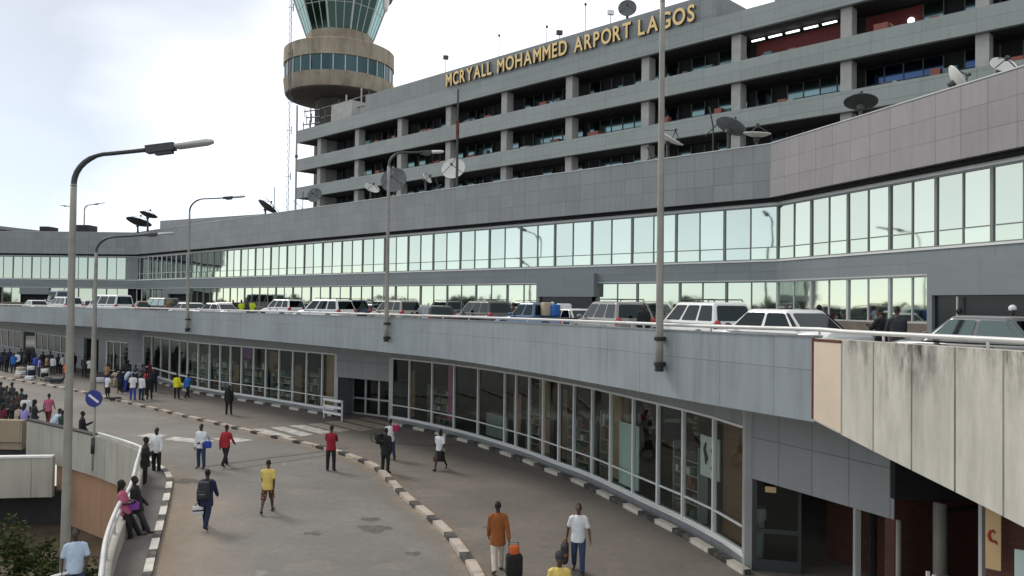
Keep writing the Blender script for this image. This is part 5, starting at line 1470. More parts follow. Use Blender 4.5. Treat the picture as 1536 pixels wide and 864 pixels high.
def car(kind, x, y, z, heading, colour, label, cat='car', lower=None, rack=False, glass=None, spoiler=False, cargo=None, spare=False, group='vehicles standing on the upper road', metal=0.0, scale=1.0):
    """heading: direction of the nose in plan, radians"""
    k = KIND[kind]; L, Wd, H = k['L'], k['W'], k['H']
    names = {'sedan': 'parked_car', 'hatch': 'parked_car', 'suv': 'parked_suv', 'van': 'parked_van', 'bus': 'minibus', 'pickup': 'pickup_truck'}
    o = empty(names[kind], (x, y, z), heading, label, cat, group)
    o.scale = (scale,) * 3
    pm = paint(colour, metal); gm = glass or M['car_glass']
    hl = L / 2
    # lower body: rounded sections along the length
    belt, hood, boot = k['belt'], k['hood'], k['boot']
    xb0, xb1 = -hl + k['b0'] * L, -hl + k['b1'] * L
    st = [(-hl, .42, boot - .16, .86), (-hl + .06, .33, boot - .05, .95), (-hl + .3, .28, boot, .99), (xb0 + .01 if xb0 > -hl + .35 else -hl + .5, .25, (boot + belt) / 2, 1.0), ((xb0 + xb1) / 2, .24, belt, 1.0), (xb1, .25, belt, 1.0),
          (hl - .75, .26, hood - .03, .99), (hl - .3, .28, hood - .14, .96), (hl - .07, .33, hood - .27, .88), (hl, .42, hood - .38, .78)]
    n = 24; mb = MB(); b0 = 0
    for (sx, z0, z1, wf) in st:
        w = Wd / 2 * wf; zc, hz = (z0 + z1) / 2, (z1 - z0) / 2
        for q in range(n):
            t = 2 * math.pi * (q + .5) / n
            c, s = math.cos(t), math.sin(t)
            e = 0.34
            yy = w * math.copysign(abs(c) ** e, c); zz = zc + hz * math.copysign(abs(s) ** e, s)
            mb.v.append((sx, yy * (1.0 if s < .3 else 0.985), zz))
    m = len(st)
    for i in range(m - 1):
        for q in range(n):
            q2 = (q + 1) % n; mb.f.append([i * n + q, i * n + q2, (i + 1) * n + q2, (i + 1) * n + q]); mb.uv.append(None); mb.mi.append(0)
    mb.f.append(list(range(n))); mb.uv.append(None); mb.mi.append(0)
    mb.f.append([(m - 1) * n + q for q in range(n)][::-1]); mb.uv.append(None); mb.mi.append(0)
    # greenhouse
    xr0, xr1 = -hl + k['r0'] * L, -hl + k['r1'] * L
    w0, w1 = Wd / 2 * .965, Wd / 2 * .73
    zb, zr = belt - .05, H
    g = bmesh.new()
    base = [(xb0, -w0, zb), (xb1, -w0, zb), (xb1, w0, zb), (xb0, w0, zb)]
    topv = [(xr0, -w1, zr - .04), (xr1, -w1, zr - .03), (xr1, w1, zr - .03), (xr0, w1, zr - .04)]
    vb = [g.verts.new(v) for v in base]; vt = [g.verts.new(v) for v in topv]
    xm = (xr0 + xr1) / 2
    for q in range(4): g.faces.new((vb[q], vb[(q + 1) % 4], vt[(q + 1) % 4], vt[q]))
    g.faces.new(vt); g.faces.new(vb[::-1])
    ed = [e for e in g.edges if any(v in vt for v in e.verts)]
    bmesh.ops.bevel(g, geom=ed, offset=.13, segments=4, affect='EDGES', profile=.6)
    for v in g.verts:
        if v.co.z > zr - .06: v.co.z += .05 * (1 - (v.co.y / w1) ** 2) * .8
    g.verts.index_update()
    vs = [tuple(v.co) for v in g.verts]; fs = [[v.index for v in f.verts] for f in g.faces]; g.free()
    mb.add(vs, fs)
    body = mb.build('body', pm, o, auto=38)
    if lower:
        m2 = MB(); m2.box(-hl * .93, hl * .9, -Wd / 2 - .012, -Wd / 2 + .05, .3, .58); m2.box(-hl * .93, hl * .9, Wd / 2 - .05, Wd / 2 + .012, .3, .58); m2.build('side_cladding', paint(lower), o)
    # windows as slightly proud panes on the four sloping faces
    B = [Vector(v) for v in base]; T = [Vector(v) for v in topv]
    def pane(name, a, b, c, d, u0, u1, v0, v1, mat=gm):
        """a,b bottom corners; c,d top corners over b and a"""
        def P(u, v): return a.lerp(b, u).lerp(d.lerp(c, u), v)
        nn = (b - a).cross(d - a).normalized()
        q = [P(u0, v0), P(u1, v0), P(u1, v1), P(u0, v1)]
        r = 0.12
        pts = []
        for i in range(4):
            p0, p1, p2 = q[i - 1], q[i], q[(i + 1) % 4]
            pts += [p1.lerp(p0, r * .6), p1.lerp(p1.lerp((p0 + p2) / 2, .05), 1), p1.lerp(p2, r * .6)]
        m2 = MB(); f = [p + nn * .008 for p in pts]; bk = [p - nn * .004 for p in pts]; nnn = len(pts)
        m2.add(f + bk, [tuple(range(nnn)), tuple(range(2 * nnn - 1, nnn - 1, -1))] + [(i, nnn + i, nnn + (i + 1) % nnn, (i + 1) % nnn) for i in range(nnn)])
        return m2.build(name, mat, o)
    for (u0, u1) in k['side']:
        pane('side_window', B[0], B[1], T[1], T[0], u0, u1, .13, .86)
        pane('side_window', B[2], B[3], T[3], T[2], 1 - u1, 1 - u0, .13, .86)
    pane('windscreen', B[1], B[2], T[2], T[1], .07, .93, .1, .9)
    pane('rear_window', B[3], B[0], T[0], T[3], .08, .92, .14, .86)
    # wheels
    wr = .33 if kind in ('sedan', 'hatch') else .38
    for sx in (-hl + .2 * L, hl - .19 * L):
        for sy in (-1, 1):
            wh = empty('wheel', (sx, sy * (Wd / 2 - .1), wr)); wh.parent = o
            m2 = MB(); m2.lathe([(wr * .6, -.11), (wr * .93, -.115), (wr, -.08), (wr, .08), (wr * .93, .115), (wr * .6, .11)], n=20)
            m2.v = [(a, c, b) for a, b, c in m2.v]; m2.build('tyre', M['tyre'], wh, auto=40)
            m2 = MB(); m2.lathe([(.02, -.09), (wr * .3, -.1), (wr * .62, -.115), (wr * .62, .115), (wr * .3, .1), (.02, .09)], n=16)
            m2.v = [(a, c, b) for a, b, c in m2.v]; m2.build('rim', M['rim'], wh, auto=40)
    # wheel arches
    for sx in (-hl + .2 * L, hl - .19 * L):
        for sy in (-1, 1):
            m2 = MB()
            pts = [(sx + (wr + .06) * math.cos(R(a)), sy * (Wd / 2 - .0), wr + (wr + .06) * math.sin(R(a))) for a in range(-10, 191, 20)]
            m2.tube(pts, .035, 6)
            m2.build('wheel_arch', M['plastic'], o)
    # lamps, bumpers, mirrors, plates
    tz = boot - .28 if kind in ('sedan', 'pickup') else belt - .12
    for sy in (-1, 1):
        m2 = MB(); hgt = .11 if kind == 'sedan' else .2
        m2.ell((-hl + .1, sy * (Wd / 2 * .8), tz), (.1, .17, hgt), 12, 8); m2.build('tail_light', M['tail'], o, smooth=True)
        m2 = MB(); m2.ell((hl - .16, sy * (Wd / 2 * .68), hood - .34), (.14, .2, .09), 12, 8); m2.build('headlight', M['headlight'], o, smooth=True)
        m2 = MB(); m2.ell((xb1 - .28, sy * (Wd / 2 + .11), belt + .08), (.07, .12, .085), 10, 8); m2.build('mirror', pm if colour != WHITE else M['plastic'], o, smooth=True)
        for u in (.36, .58):
            m2 = MB(); xx = -hl + L * u; m2.box(xx - .1, xx + .1, sy * (Wd / 2) - .02, sy * (Wd / 2) + .02, belt - .16, belt - .12); m2.build('door_handle', M['plastic'], o)
    for s in (-1, 1):
        m2 = MB(); m2.tube([(s * (hl - .18), -Wd / 2 * .93, .5), (s * (hl - .02), -Wd / 2 * .7, .5), (s * (hl + .03), 0, .5), (s * (hl - .02), Wd / 2 * .7, .5), (s * (hl - .18), Wd / 2 * .93, .5)], [.13] * 5, 10, ry=[.09] * 5, side=(0, 0, 1))
        m2.build('bumper', M['plastic'] if colour != WHITE else pm, o, smooth=True)
    m2 = MB(); m2.box(-hl - .035, -hl + .02, -.26, .26, boot - .32, boot - .2); m2.build('number_plate', M['plate'], o)
    m2 = MB(); m2.box(hl - .06, hl + .02, -.45, .45, .62, .76); m2.build('grille', M['plastic'], o)
    if rack:
        m2 = MB()
        for sy in (-1, 1): m2.tube([(xr0 + .1, sy * w1 * .86, H + .0), (xr0 + .16, sy * w1 * .86, H + .07), (xr1 - .16, sy * w1 * .86, H + .07), (xr1 - .1, sy * w1 * .86, H)], .022, 6)
        for xx in (xr0 + .5, xr1 - .5): m2.tube([(xx, -w1 * .86, H + .07), (xx, w1 * .86, H + .07)], .02, 6)
        m2.build('roof_rack', M['plastic'], o)
    if kind == 'pickup':
        m2 = MB(); m2.box(-hl + .1, xb0 - .05, -Wd / 2 + .1, Wd / 2 - .1, boot - .02, boot + .015); m2.build('load_bed', M['plastic'], o)
    if spoiler:
        m2 = MB(); m2.box(-hl + .05, -hl + .3, -.7, .7, boot + .02, boot + .06); m2.build('spoiler', pm, o)
    return o
HF = math.atan2(uF.y, uF.x); HN = math.atan2(0.953, -0.302)
def put(kind, px, Y, hd, *a, **k):
    p = XY(px, Y); return car(kind, p.x, p.y, DECK + .005, hd, *a, **k)
def mixh(t): return HN + (HF - HN) * t
BRICK = (0.3, 0.14, 0.08); CREAMW = (0.66, 0.66, 0.62)
put('sedan', 54, 79, HF, WHITE, 'low white saloon at the far left end of the upper road')
put('bus', 91, 88, HF - .15, SILVER, 'silver minibus, tallest vehicle at the far left of the upper road', 'minibus', glass=M['car_glass'])
put('suv', 96, 75, HF + .1, (0.68, 0.69, 0.7), 'white estate car in front of the silver minibus')
put('hatch', 129, 82, HF, (0.6, 0.61, 0.6), 'small pale car half hidden by the large lamp post')
put('van', 164, 70, HF + .2, WHITE, 'white van with a dark rear window between the two left lamp posts', 'van')
put('hatch', 217, 72, HF - .3, BRICK, 'rust brown car beside the dark glazed corner of the terminal', rack=False)
put('suv', 238, 71, HF + .2, BLACK, 'black car with a bluish rear window next to the rust brown car', glass=M['car_glass_light'])
put('hatch', 262, 76, HF, NAVY, 'dark navy hatchback behind the slim lamp post, its left neighbour black')
put('sedan', 283, 62, HF + .1, WHITE, 'white saloon directly behind the slim lamp post on the parapet')
put('hatch', 334, 70, HF + .4, BLACK, 'black hatchback behind the pink dressed person at the left')
put('sedan', 326, 59, HF + .2, (0.7, 0.7, 0.7), 'white saloon boot in front of the black hatchback at the left')
put('suv', 424, 68, HF + .05, WHITE, 'white estate with four side windows right of the yellow vests')
put('suv', 486, 55, HF + .18, WHITE, 'large white off roader with red rear lights left of the middle lamp', rack=True)
put('suv', 517, 62, HF, NAVY, 'navy off roader just behind the large white one', rack=True)
put('hatch', 547, 64, HF + .1, (0.025, 0.04, 0.08), 'small dark blue hatchback left of the middle lamp post')
put('suv', 592, 54, HF - .12, (0.3, 0.29, 0.25), 'dull silver estate with a dark roof rack behind the middle lamp post', rack=True, glass=M['car_glass'])
put('hatch', 648, 47, HF - .38, BLACK, 'black off roader with red lights right of the middle lamp post')
put('hatch', 622, 58, HF, (0.55, 0.55, 0.55), 'pale grey hatchback wedged behind the black off roader')
put('suv', 722, 47, HF - .22, (0.05, 0.052, 0.056), 'charcoal estate with a silver roof rack left of the blue pickup', rack=True)
put('sedan', 778, 50, HF - .1, WHITE, 'white saloon just right of the charcoal estate')
put('pickup', 806, 41.5, HF - .05, (0.06, 0.13, 0.25), 'blue pickup with bundles on it in front of the doors', 'pickup')
put('sedan', 856, 42, HN + .2, (0.72, 0.72, 0.7), 'white saloon left of the grey off roader')
put('suv', 916, 33.5, HN + .02, (0.24, 0.23, 0.22), 'grey off roader with red lights and a roof rack right of the dark doors', rack=True, metal=0.2)
put('suv', 1048, 29.5, HN + .05, WHITE, 'white off roader with a dark roof rack right of the tall pale lamp pole', rack=True)
put('sedan', 1166, 22.8, HN + .2, WHITE, 'large white saloon just before the cream concrete', scale=1.1)
put('sedan', 1478, 18.6, HN + .16, (0.07, 0.075, 0.08), 'dark grey saloon at the right edge of the upper road', glass=M['car_glass_mid'], scale=1.04)
# ------------------------------------------------------------------ people
SKIN = [basic('skin_dark', (0.05, 0.026, 0.016), 0.5, 0, 0.12, 6), basic('skin_brown', (0.09, 0.046, 0.028), 0.5, 0, 0.12, 6), basic('skin_deep', (0.03, 0.017, 0.012), 0.5, 0, 0.12, 6)]
M['eye'] = basic('eye_white', (0.16, 0.14, 0.125), 0.3, 0, 0.02); M['hair'] = basic('black_hair', (0.008, 0.007, 0.007), 0.7, 0, 0.3, 30, 0.6)
M['shoe'] = basic('black_shoe', (0.018, 0.016, 0.015), 0.4); M['shoe_brown'] = basic('brown_shoe', (0.07, 0.04, 0.025), 0.5)
CL = {}
def cloth(c):
    if c in CL: return CL[c]
    tab = dict(white=(0.7, 0.71, 0.73), black=(0.014, 0.014, 0.016), navy=(0.016, 0.022, 0.06), royal=(0.03, 0.06, 0.36), blue=(0.03, 0.14, 0.45), red=(0.28, 0.012, 0.03), crimson=(0.36, 0.02, 0.03), yellow=(0.68, 0.52, 0.14), lime=(0.5, 0.62, 0.03), bright=(0.8, 0.75, 0.02), rust=(0.27, 0.085, 0.018), cream=(0.62, 0.56, 0.47), pink=(0.48, 0.12, 0.2), jeans=(0.035, 0.055, 0.13), paleblue=(0.45, 0.55, 0.68), lilac=(0.33, 0.28, 0.6), grey=(0.16, 0.165, 0.18), charcoal=(0.035, 0.037, 0.045), tan=(0.35, 0.22, 0.13), orange=(0.6, 0.12, 0.03), brown=(0.09, 0.045, 0.028), beige=(0.45, 0.38, 0.28), maroon=(0.12, 0.015, 0.03), green=(0.02, 0.05, 0.04), purple=(0.22, 0.06, 0.35), magenta=(0.4, 0.03, 0.1))
    m, nt, N, L, b = nodes_of('cloth_' + c)
    col = tab[c]; cc = coord(nt)
    f = noise(nt, 9, 4, cc, 0.6)
    L.new(mixcol(nt, f, [x * .72 for x in col], [min(1, x * 1.2) for x in col]), b.inputs['Base Color']); b.inputs['Roughness'].default_value = .9
    st = coord(nt, 'Object', (1, 1, .45))
    bump(nt, noise(nt, 11, 4, st, .55), .8, .032, b)
    CL[c] = m
    return m
def pattern_cloth():
    m, nt, N, L, b = nodes_of('cloth_print')
    v = N.new('ShaderNodeTexVoronoi'); v.inputs['Scale'].default_value = 16; L.new(coord(nt), v.inputs['Vector'])
    L.new(ramp(nt, v.outputs['Distance'], [(0.25, (0.45, 0.3, 0.18)), (0.4, (0.06, 0.02, 0.015)), (0.7, (0.12, 0.04, 0.02))]), b.inputs['Base Color']); b.inputs['Roughness'].default_value = .9
    CL['print'] = m
pattern_cloth()

def voxel_mesh(mb, size, name, it=4):
    me = bpy.data.meshes.new(name); me.from_pydata(mb.v, [], mb.f); me.update()
    bm = bmesh.new(); bm.from_mesh(me); bmesh.ops.recalc_face_normals(bm, faces=bm.faces); bm.to_mesh(me); bm.free()
    o = bpy.data.objects.new(name, me); COL.objects.link(o)
    r = o.modifiers.new('r', 'REMESH'); r.mode = 'VOXEL'; r.voxel_size = size; r.use_smooth_shade = True
    s = o.modifiers.new('s', 'SMOOTH'); s.factor = .5; s.iterations = it
    bpy.context.view_layer.update()
    res = bpy.data.meshes.new_from_object(o.evaluated_get(bpy.context.evaluated_depsgraph_get()))
    bpy.data.objects.remove(o); bpy.data.meshes.remove(me)
    res.name = name
    res.polygons.foreach_set('use_smooth', [True] * len(res.polygons))
    return res

POSES = {
    # legs: forward swing, knee bend, spread; arms: forward swing, spread, elbow bend, inward turn
    'stand': dict(L=(2, 3, 4), R=(-3, 2, 5), aL=(4, 9, 14, 5), aR=(-2, 9, 12, 5)),
    'stand2': dict(L=(5, 8, 6), R=(-4, 1, 4), aL=(18, 10, 60, 25), aR=(0, 10, 14, 5), turn=8),
    'walk': dict(L=(22, 8, 2), R=(-20, 18, 2), aL=(-22, 7, 12, 5), aR=(22, 7, 22, 5), lean=4),
    'walk2': dict(L=(-17, 24, 2), R=(20, 6, 2), aL=(20, 8, 25, 5), aR=(-20, 8, 14, 5), lean=3),
    'pull': dict(L=(-13, 16, 2), R=(14, 5, 2), aL=(8, 7, 18, 5), aR=(-24, 12, 4, 0), lean=4),
    'pull_face': dict(L=(13, 5, 2), R=(-12, 18, 2), aL=(10, 18, 25, 0), aR=(-18, 16, 6, 0), lean=2),
    'fold': dict(L=(3, 4, 5), R=(-2, 3, 5), aL=(24, 12, 95, 62), aR=(24, 12, 100, 62)),
    'carry': dict(L=(2, 3, 4), R=(-3, 2, 4), aL=(10, 12, 20, 0), aR=(30, 10, 85, 20)),
    'phone': dict(L=(3, 5, 4), R=(-2, 2, 4), aL=(38, 6, 80, 45), aR=(36, 6, 82, 45), head=18),
    'leanrail': dict(L=(28, 2, 5), R=(20, 12, 4), aL=(30, 10, 78, 50), aR=(28, 12, 70, 45), lean=-10),
    'leanback': dict(L=(16, 3, 6), R=(30, 4, 6), aL=(14, 16, 40, 20), aR=(10, 16, 30, 10), lean=-8),
    'bend': dict(L=(6, 14, 5), R=(-4, 8, 5), aL=(55, 10, 35, 10), aR=(60, 10, 30, 10), lean=32),
    'reach': dict(L=(6, 8, 5), R=(-4, 4, 5), aL=(70, 12, 20, 0), aR=(10, 10, 20, 5), lean=8),
    'raise': dict(L=(2, 3, 4), R=(-3, 2, 4), aL=(4, 9, 14, 5), aR=(75, 35, 40, -10)),
    'sit': dict(L=(80, 84, 8), R=(78, 82, 8), aL=(35, 12, 40, 30), aR=(32, 12, 45, 30), lean=10),
}
def skeleton(p):
    s = {}
    ln = R(p.get('lean', 0)); up = Vector((0, math.sin(ln), math.cos(ln)))
    s['up'] = up; P = Vector((0, 0, 0)); s['P'] = P
    s['chest'] = P + up * .46; s['neck'] = P + up * .535
    hp = R(p.get('head', 0)) + ln * .4
    hu = Vector((0, math.sin(hp), math.cos(hp))); s['hu'] = hu
    s['head'] = s['neck'] + hu * .155 + Vector((0, .02, 0))
    for k, sg in (('L', -1), ('R', 1)):
        a, kn, ou = [R(x) for x in p[k]]
        hip = P + Vector((sg * .088, 0, -.03))
        knee = hip + Vector((sg * math.sin(ou), math.sin(a) * math.cos(ou), -math.cos(a) * math.cos(ou))) * .42
        ank = knee + Vector((sg * math.sin(ou) * .3, math.sin(a - kn), -math.cos(a - kn))).normalized() * .41
        fp = max(-.9, min(.3, (a - kn) * .7))
        ft = Vector((sg * .16, math.cos(fp), math.sin(fp))).normalized()
        if p['L'][0] > 60: ft = Vector((sg * .1, 1, 0)).normalized()
        s['hip' + k], s['knee' + k], s['ank' + k], s['foot' + k] = hip, knee, ank, ft
        a, b, e, i = [R(x) for x in p['a' + k]]
        sh = s['chest'] + Vector((sg * .172, 0, -.03))
        d1 = Vector((sg * math.sin(b), math.sin(a + ln * .6) * math.cos(b), -math.cos(a + ln * .6) * math.cos(b)))
        el = sh + d1 * .285
        t = a + ln * .6 + e
        d2 = Vector((sg * math.sin(b) * .5 * (1 if i >= 0 else 2) - sg * math.sin(i), math.sin(t) * math.cos(i), -math.cos(t) * math.cos(i))).normalized()
        wr = el + d2 * .25
        s['sh' + k], s['el' + k], s['wr' + k], s['hd' + k] = sh, el, wr, d2
    low = min(min(s['ank' + k].z, (s['ank' + k] + s['foot' + k] * .17).z) for k in 'LR') - .062
    off = Vector((0, 0, -low))
    for k, v in list(s.items()):
        if k[:2] not in ('up', 'hu', 'hd') and k[:4] != 'foot': s[k] = v + off
    return s
TORSO = [(-.11, .12, .085), (-.04, .162, .118), (.04, .165, .12), (.14, .148, .108), (.28, .16, .115), (.39, .168, .108), (.455, .135, .085), (.52, .058, .058)]
def loft_torso(mb, s, prof, grow=0.0, gy=None):
    pts = [s['P'] + s['up'] * t for t, a, b in prof]
    mb.tube(pts, [a + grow for t, a, b in prof], 16, True, 0, [b + (grow if gy is None else gy) for t, a, b in prof], (1, 0, 0))
def limb(mb, pts, rad, n=10):
    mb.tube(pts, rad, n)
    for p, r in ((pts[0], rad[0]), (pts[-1], rad[-1])): mb.ell(p, (r, r, r), 10, 6)
def hand(mb, w, d, sg, fat=1.0):
    n = Vector((-sg, 0, 0)); n = (n - d * n.dot(d)).normalized(); side = d.cross(n) * sg   # side: towards the thumb
    if side.y < 0: side = -side
    mb.tube([w - d * .01, w + d * .035, w + d * .085], [.026, .038, .04], 10, True, 0, [.02 * fat, .017 * fat, .015 * fat], side)
    for q, (o, l) in enumerate(((.031, .072), (.0105, .082), (-.0105, .076), (-.031, .058))):
        b = w + d * .078 + side * o
        d1 = (d + n * .28).normalized(); d2 = (d + n * .85).normalized()
        m = b + d1 * l * .52; e = m + d2 * l * .5
        mb.tube([b - d * .02, m, e], [.0098 * fat, .0092 * fat, .0078 * fat], 7)
    t0 = w + d * .022 + side * .026
    t1 = t0 + (d * .55 + side * .75 + n * .25).normalized() * .04
    t2 = t1 + (d * .85 + side * .25 + n * .45).normalized() * .034
    mb.tube([t0 - side * .012, t0, t1, t2], [.012 * fat, .0135 * fat, .0115 * fat, .009 * fat], 7)
CACHE = {}
def part_mesh(pose, part, fine):
    key = (pose, part, fine)
    if key in CACHE: return CACHE[key]
    s = skeleton(POSES[pose]); mb = MB()
    vx = .0105 if fine else .019; fat = 1.0 if fine else 1.35
    h = s['head']
    def arm(grow, end, cuffr=None):
        for k in 'LR':
            a, b, c = s['sh' + k], s['el' + k], s['wr' + k]
            if end == 'short': limb(mb, [a + (s['chest'] - a) * .25, a, a.lerp(b, .5), a.lerp(b, .72)], [.075, .068, .062, .061])
            else: limb(mb, [a + (s['chest'] - a) * .25, a, a.lerp(b, .5), b, b.lerp(c, .5), c.lerp(b, .04)], [.068 + grow, .062 + grow, .052 + grow, .048 + grow, .043 + grow, .036 + grow])
    if part == 'body':
        loft_torso(mb, s, TORSO)
        mb.tube([s['neck'] - s['up'] * .05, s['neck'] + s['hu'] * .03, h - s['hu'] * .05], [.062, .052, .05], 12)
        rot = Vector((0, 0, 1)).rotation_difference(s['hu']).to_matrix()
        mb.ell(h, (.073, .093, .113), 16, 12, rot)
        mb.ell(h + rot @ Vector((0, .03, -.065)), (.052, .056, .055), 12, 8, rot)
        mb.ell(h + rot @ Vector((0, .092, -.022)), (.019, .02, .02), 8, 6, rot); mb.tube([h + rot @ Vector((0, .085, .015)), h + rot @ Vector((0, .1, -.018))], [.009, .013], 7)
        mb.ell(h + rot @ Vector((0, .083, -.058)), (.026, .012, .012), 8, 6, rot)
        mb.ell(h + rot @ Vector((0, .082, .03)), (.05, .012, .01), 8, 6, rot)
        for sg in (-1, 1): mb.ell(h + rot @ Vector((sg * .076, -.008, -.01)), (.012, .02, .033), 8, 6, rot)
        for k, sg in (('L', -1), ('R', 1)):
            a, b, c = s['hip' + k], s['knee' + k], s['ank' + k]
            limb(mb, [a, a.lerp(b, .4), b, b.lerp(c, .3), b.lerp(c, .65), c], [.088, .078, .054, .056, .043, .034])
            f = s['foot' + k]; mb.tube([c - f * .045 - Vector((0, 0, .03)), c + f * .05 - Vector((0, 0, .025)), c + f * .13 - Vector((0, 0, .04)), c + f * .17 - Vector((0, 0, .042))], [.032, .036, .036, .02], 10)
            a, b, c = s['sh' + k], s['el' + k], s['wr' + k]
            limb(mb, [a + (s['chest'] - a) * .3, a, a.lerp(b, .5), b, b.lerp(c, .35), c], [.06, .052, .044, .037, .036, .026])
            hand(mb, c, s['hd' + k], sg, fat)
        me = voxel_mesh(mb, vx, 'person', 3 if fine else 2)
        # eyes sit in the same mesh
        me.materials.clear(); me.materials.append(SKIN[0]); me.materials.append(M['eye']); me.materials.append(M['black'])
        bm = bmesh.new(); bm.from_mesh(me)
        for sg in (-1, 1):
            for r, off, mi in ((.0125, .0765, 1), (.0075, .085, 2)):
                q = bmesh.ops.create_uvsphere(bm, u_segments=8, v_segments=6, radius=r)
                bmesh.ops.translate(bm, verts=q['verts'], vec=h + rot @ Vector((sg * .03, off, .008)))
                fs = set(f for v in q['verts'] for f in v.link_faces)
                for f in fs: f.material_index = mi; f.smooth = True
        bm.to_mesh(me); bm.free()
    elif part in ('shirt', 'tee'):
        prof = [(-.15, .17, .135), (-.135, .19, .158), (-.02, .187, .146), (.08, .172, .13), (.28, .178, .132), (.39, .182, .124), (.46, .14, .095), (.515, .068, .066), (.525, .06, .06)]
        loft_torso(mb, s, prof); arm(.006, 'short' if part == 'tee' else 'long'); me = voxel_mesh(mb, vx, part, 5 if fine else 2)
    elif part == 'jacket':
        prof = [(-.25, .18, .15), (-.235, .202, .17), (-.08, .194, .155), (.08, .178, .138), (.28, .19, .142), (.4, .196, .13), (.465, .15, .098), (.52, .072, .07), (.535, .062, .062)]
        loft_torso(mb, s, prof); arm(.016, 'long'); me = voxel_mesh(mb, vx, part, 5 if fine else 2)
    elif part in ('trousers', 'shorts'):
        loft_torso(mb, s, [(-.13, .13, .1), (-.1, .165, .12), (-.02, .178, .13), (.06, .17, .124), (.1, .16, .116)])
        for k in 'LR':
            a, b, c = s['hip' + k], s['knee' + k], s['ank' + k]
            if part == 'trousers': limb(mb, [a, a.lerp(b, .4), b, b.lerp(c, .5), c.lerp(b, .05)], [.1, .094, .076, .068, .064])
            else: limb(mb, [a, a.lerp(b, .4), a.lerp(b, .95)], [.1, .1, .092])
        me = voxel_mesh(mb, vx, part, 2)
    elif part in ('skirt', 'dress_skirt'):
        kz = (s['kneeL'] + s['kneeR']) / 2; az = (s['ankL'] + s['ankR']) / 2
        end = kz.lerp(az, .25 if part == 'skirt' else .85); e = (.19, .16) if part == 'skirt' else (.22, .19)
        t = [s['P'] + s['up'] * .1, s['P'], (s['P'] + kz) / 2, end]
        mb.tube(t, [.155, .185, .19, e[0]], 16, True, 0, [.115, .14, .155, e[1]], (1, 0, 0)); me = voxel_mesh(mb, vx, part, 2)
    elif part in ('shoeL', 'shoeR'):
        k = part[-1]; c, f = s['ank' + k], s['foot' + k]; z = Vector((0, 0, 1)); z = (z - f * z.dot(f)).normalized()
        mb.tube([c - f * .06 - z * .03, c - f * .03 - z * .02, c + f * .07 - z * .025, c + f * .15 - z * .04, c + f * .19 - z * .042], [.03, .042, .044, .043, .024], 12, True, 0, [.028, .04, .034, .022, .014], f.cross(z))
        me = mb.mesh('shoe', None, True)
    elif part.startswith('hair'):
        rot = Vector((0, 0, 1)).rotation_difference(s['hu']).to_matrix()
        if part == 'hair_short': mb.ell(h + rot @ Vector((0, -.016, .022)), (.077, .092, .1), 16, 10, rot, 0, -.35, 1)
        elif part == 'hair_long':
            mb.ell(h + rot @ Vector((0, -.02, .022)), (.085, .1, .107), 16, 10, rot, 0, -.5, 1)
            mb.tube([h + rot @ Vector((0, -.05, .05)), h + rot @ Vector((0, -.075, -.1)), h + rot @ Vector((0, -.1, -.24))], [.075, .085, .05], 12, True, 0, [.05, .05, .03], (1, 0, 0))
        else: mb.ell(h + rot @ Vector((0, -.02, .06)), (.1, .125, .105), 16, 10, rot, 0, -.7, 1)
        me = mb.mesh('hair', None, True)
    if part != 'body':
        me.materials.clear(); me.materials.append(M['black'])
    CACHE[key] = me
    return me
def hang(name, me, root, mat):
    o = link_mesh(name, me, root)
    o.material_slots[0].link = 'OBJECT'; o.material_slots[0].material = mat
    return o
PEOPLE = []
def person(x, y, z, face, pose, top, topc, bottom, botc, label, group=None, fine=False, h=1.0, hair='short', hairc=None, skin=None, shoes='black', coat=None):
    """face: 0 looks away from the viewpoint, 180 towards it, 90 to the left"""
    b = part_mesh(pose, 'body', fine)
    o = link_mesh('person', b)
    o.location = (x, y, z); o.rotation_euler = (0, 0, R(face)); o.scale = (h * .995, h * .995, h)
    o.material_slots[0].link = 'OBJECT'; o.material_slots[0].material = SKIN[random.randrange(3) if skin is None else skin]
    tag(o, label, 'person', group)
    nm = dict(shirt='shirt', tee='t_shirt', jacket='jacket')[top]
    hang(nm, part_mesh(pose, top, fine), o, cloth(topc))
    hang({'dress_skirt': 'skirt'}.get(bottom, bottom), part_mesh(pose, bottom, fine), o, cloth(botc))
    hang('hair' if hair != 'wrap' else 'head_wrap', part_mesh(pose, 'hair_' + hair, fine), o, cloth(hairc) if hairc else M['hair'])
    sm = M['shoe'] if shoes == 'black' else (M['shoe_brown'] if shoes == 'brown' else cloth(shoes))
    for k in 'LR': hang('shoe', part_mesh(pose, 'shoe' + k, fine), o, sm)
    PEOPLE.append(o)
    return o
def hand_point(o, pose, k='R', ext=.1):
    s = skeleton(POSES[pose]); p = s['wr' + k] + s['hd' + k] * ext
    f = o.rotation_euler.z; p = Vector((p.x * math.cos(f) - p.y * math.sin(f), p.x * math.sin(f) + p.y * math.cos(f), p.z)) * o.scale.x
    return Vector(o.location) + p
def back_point(o, pose, t=.3, back=.2, side=0.0):
    s = skeleton(POSES[pose]); p = s['P'] + s['up'] * t + Vector((side, -back, 0))
    f = o.rotation_euler.z; p = Vector((p.x * math.cos(f) - p.y * math.sin(f), p.x * math.sin(f) + p.y * math.cos(f), p.z)) * o.scale.x
    return Vector(o.location) + p
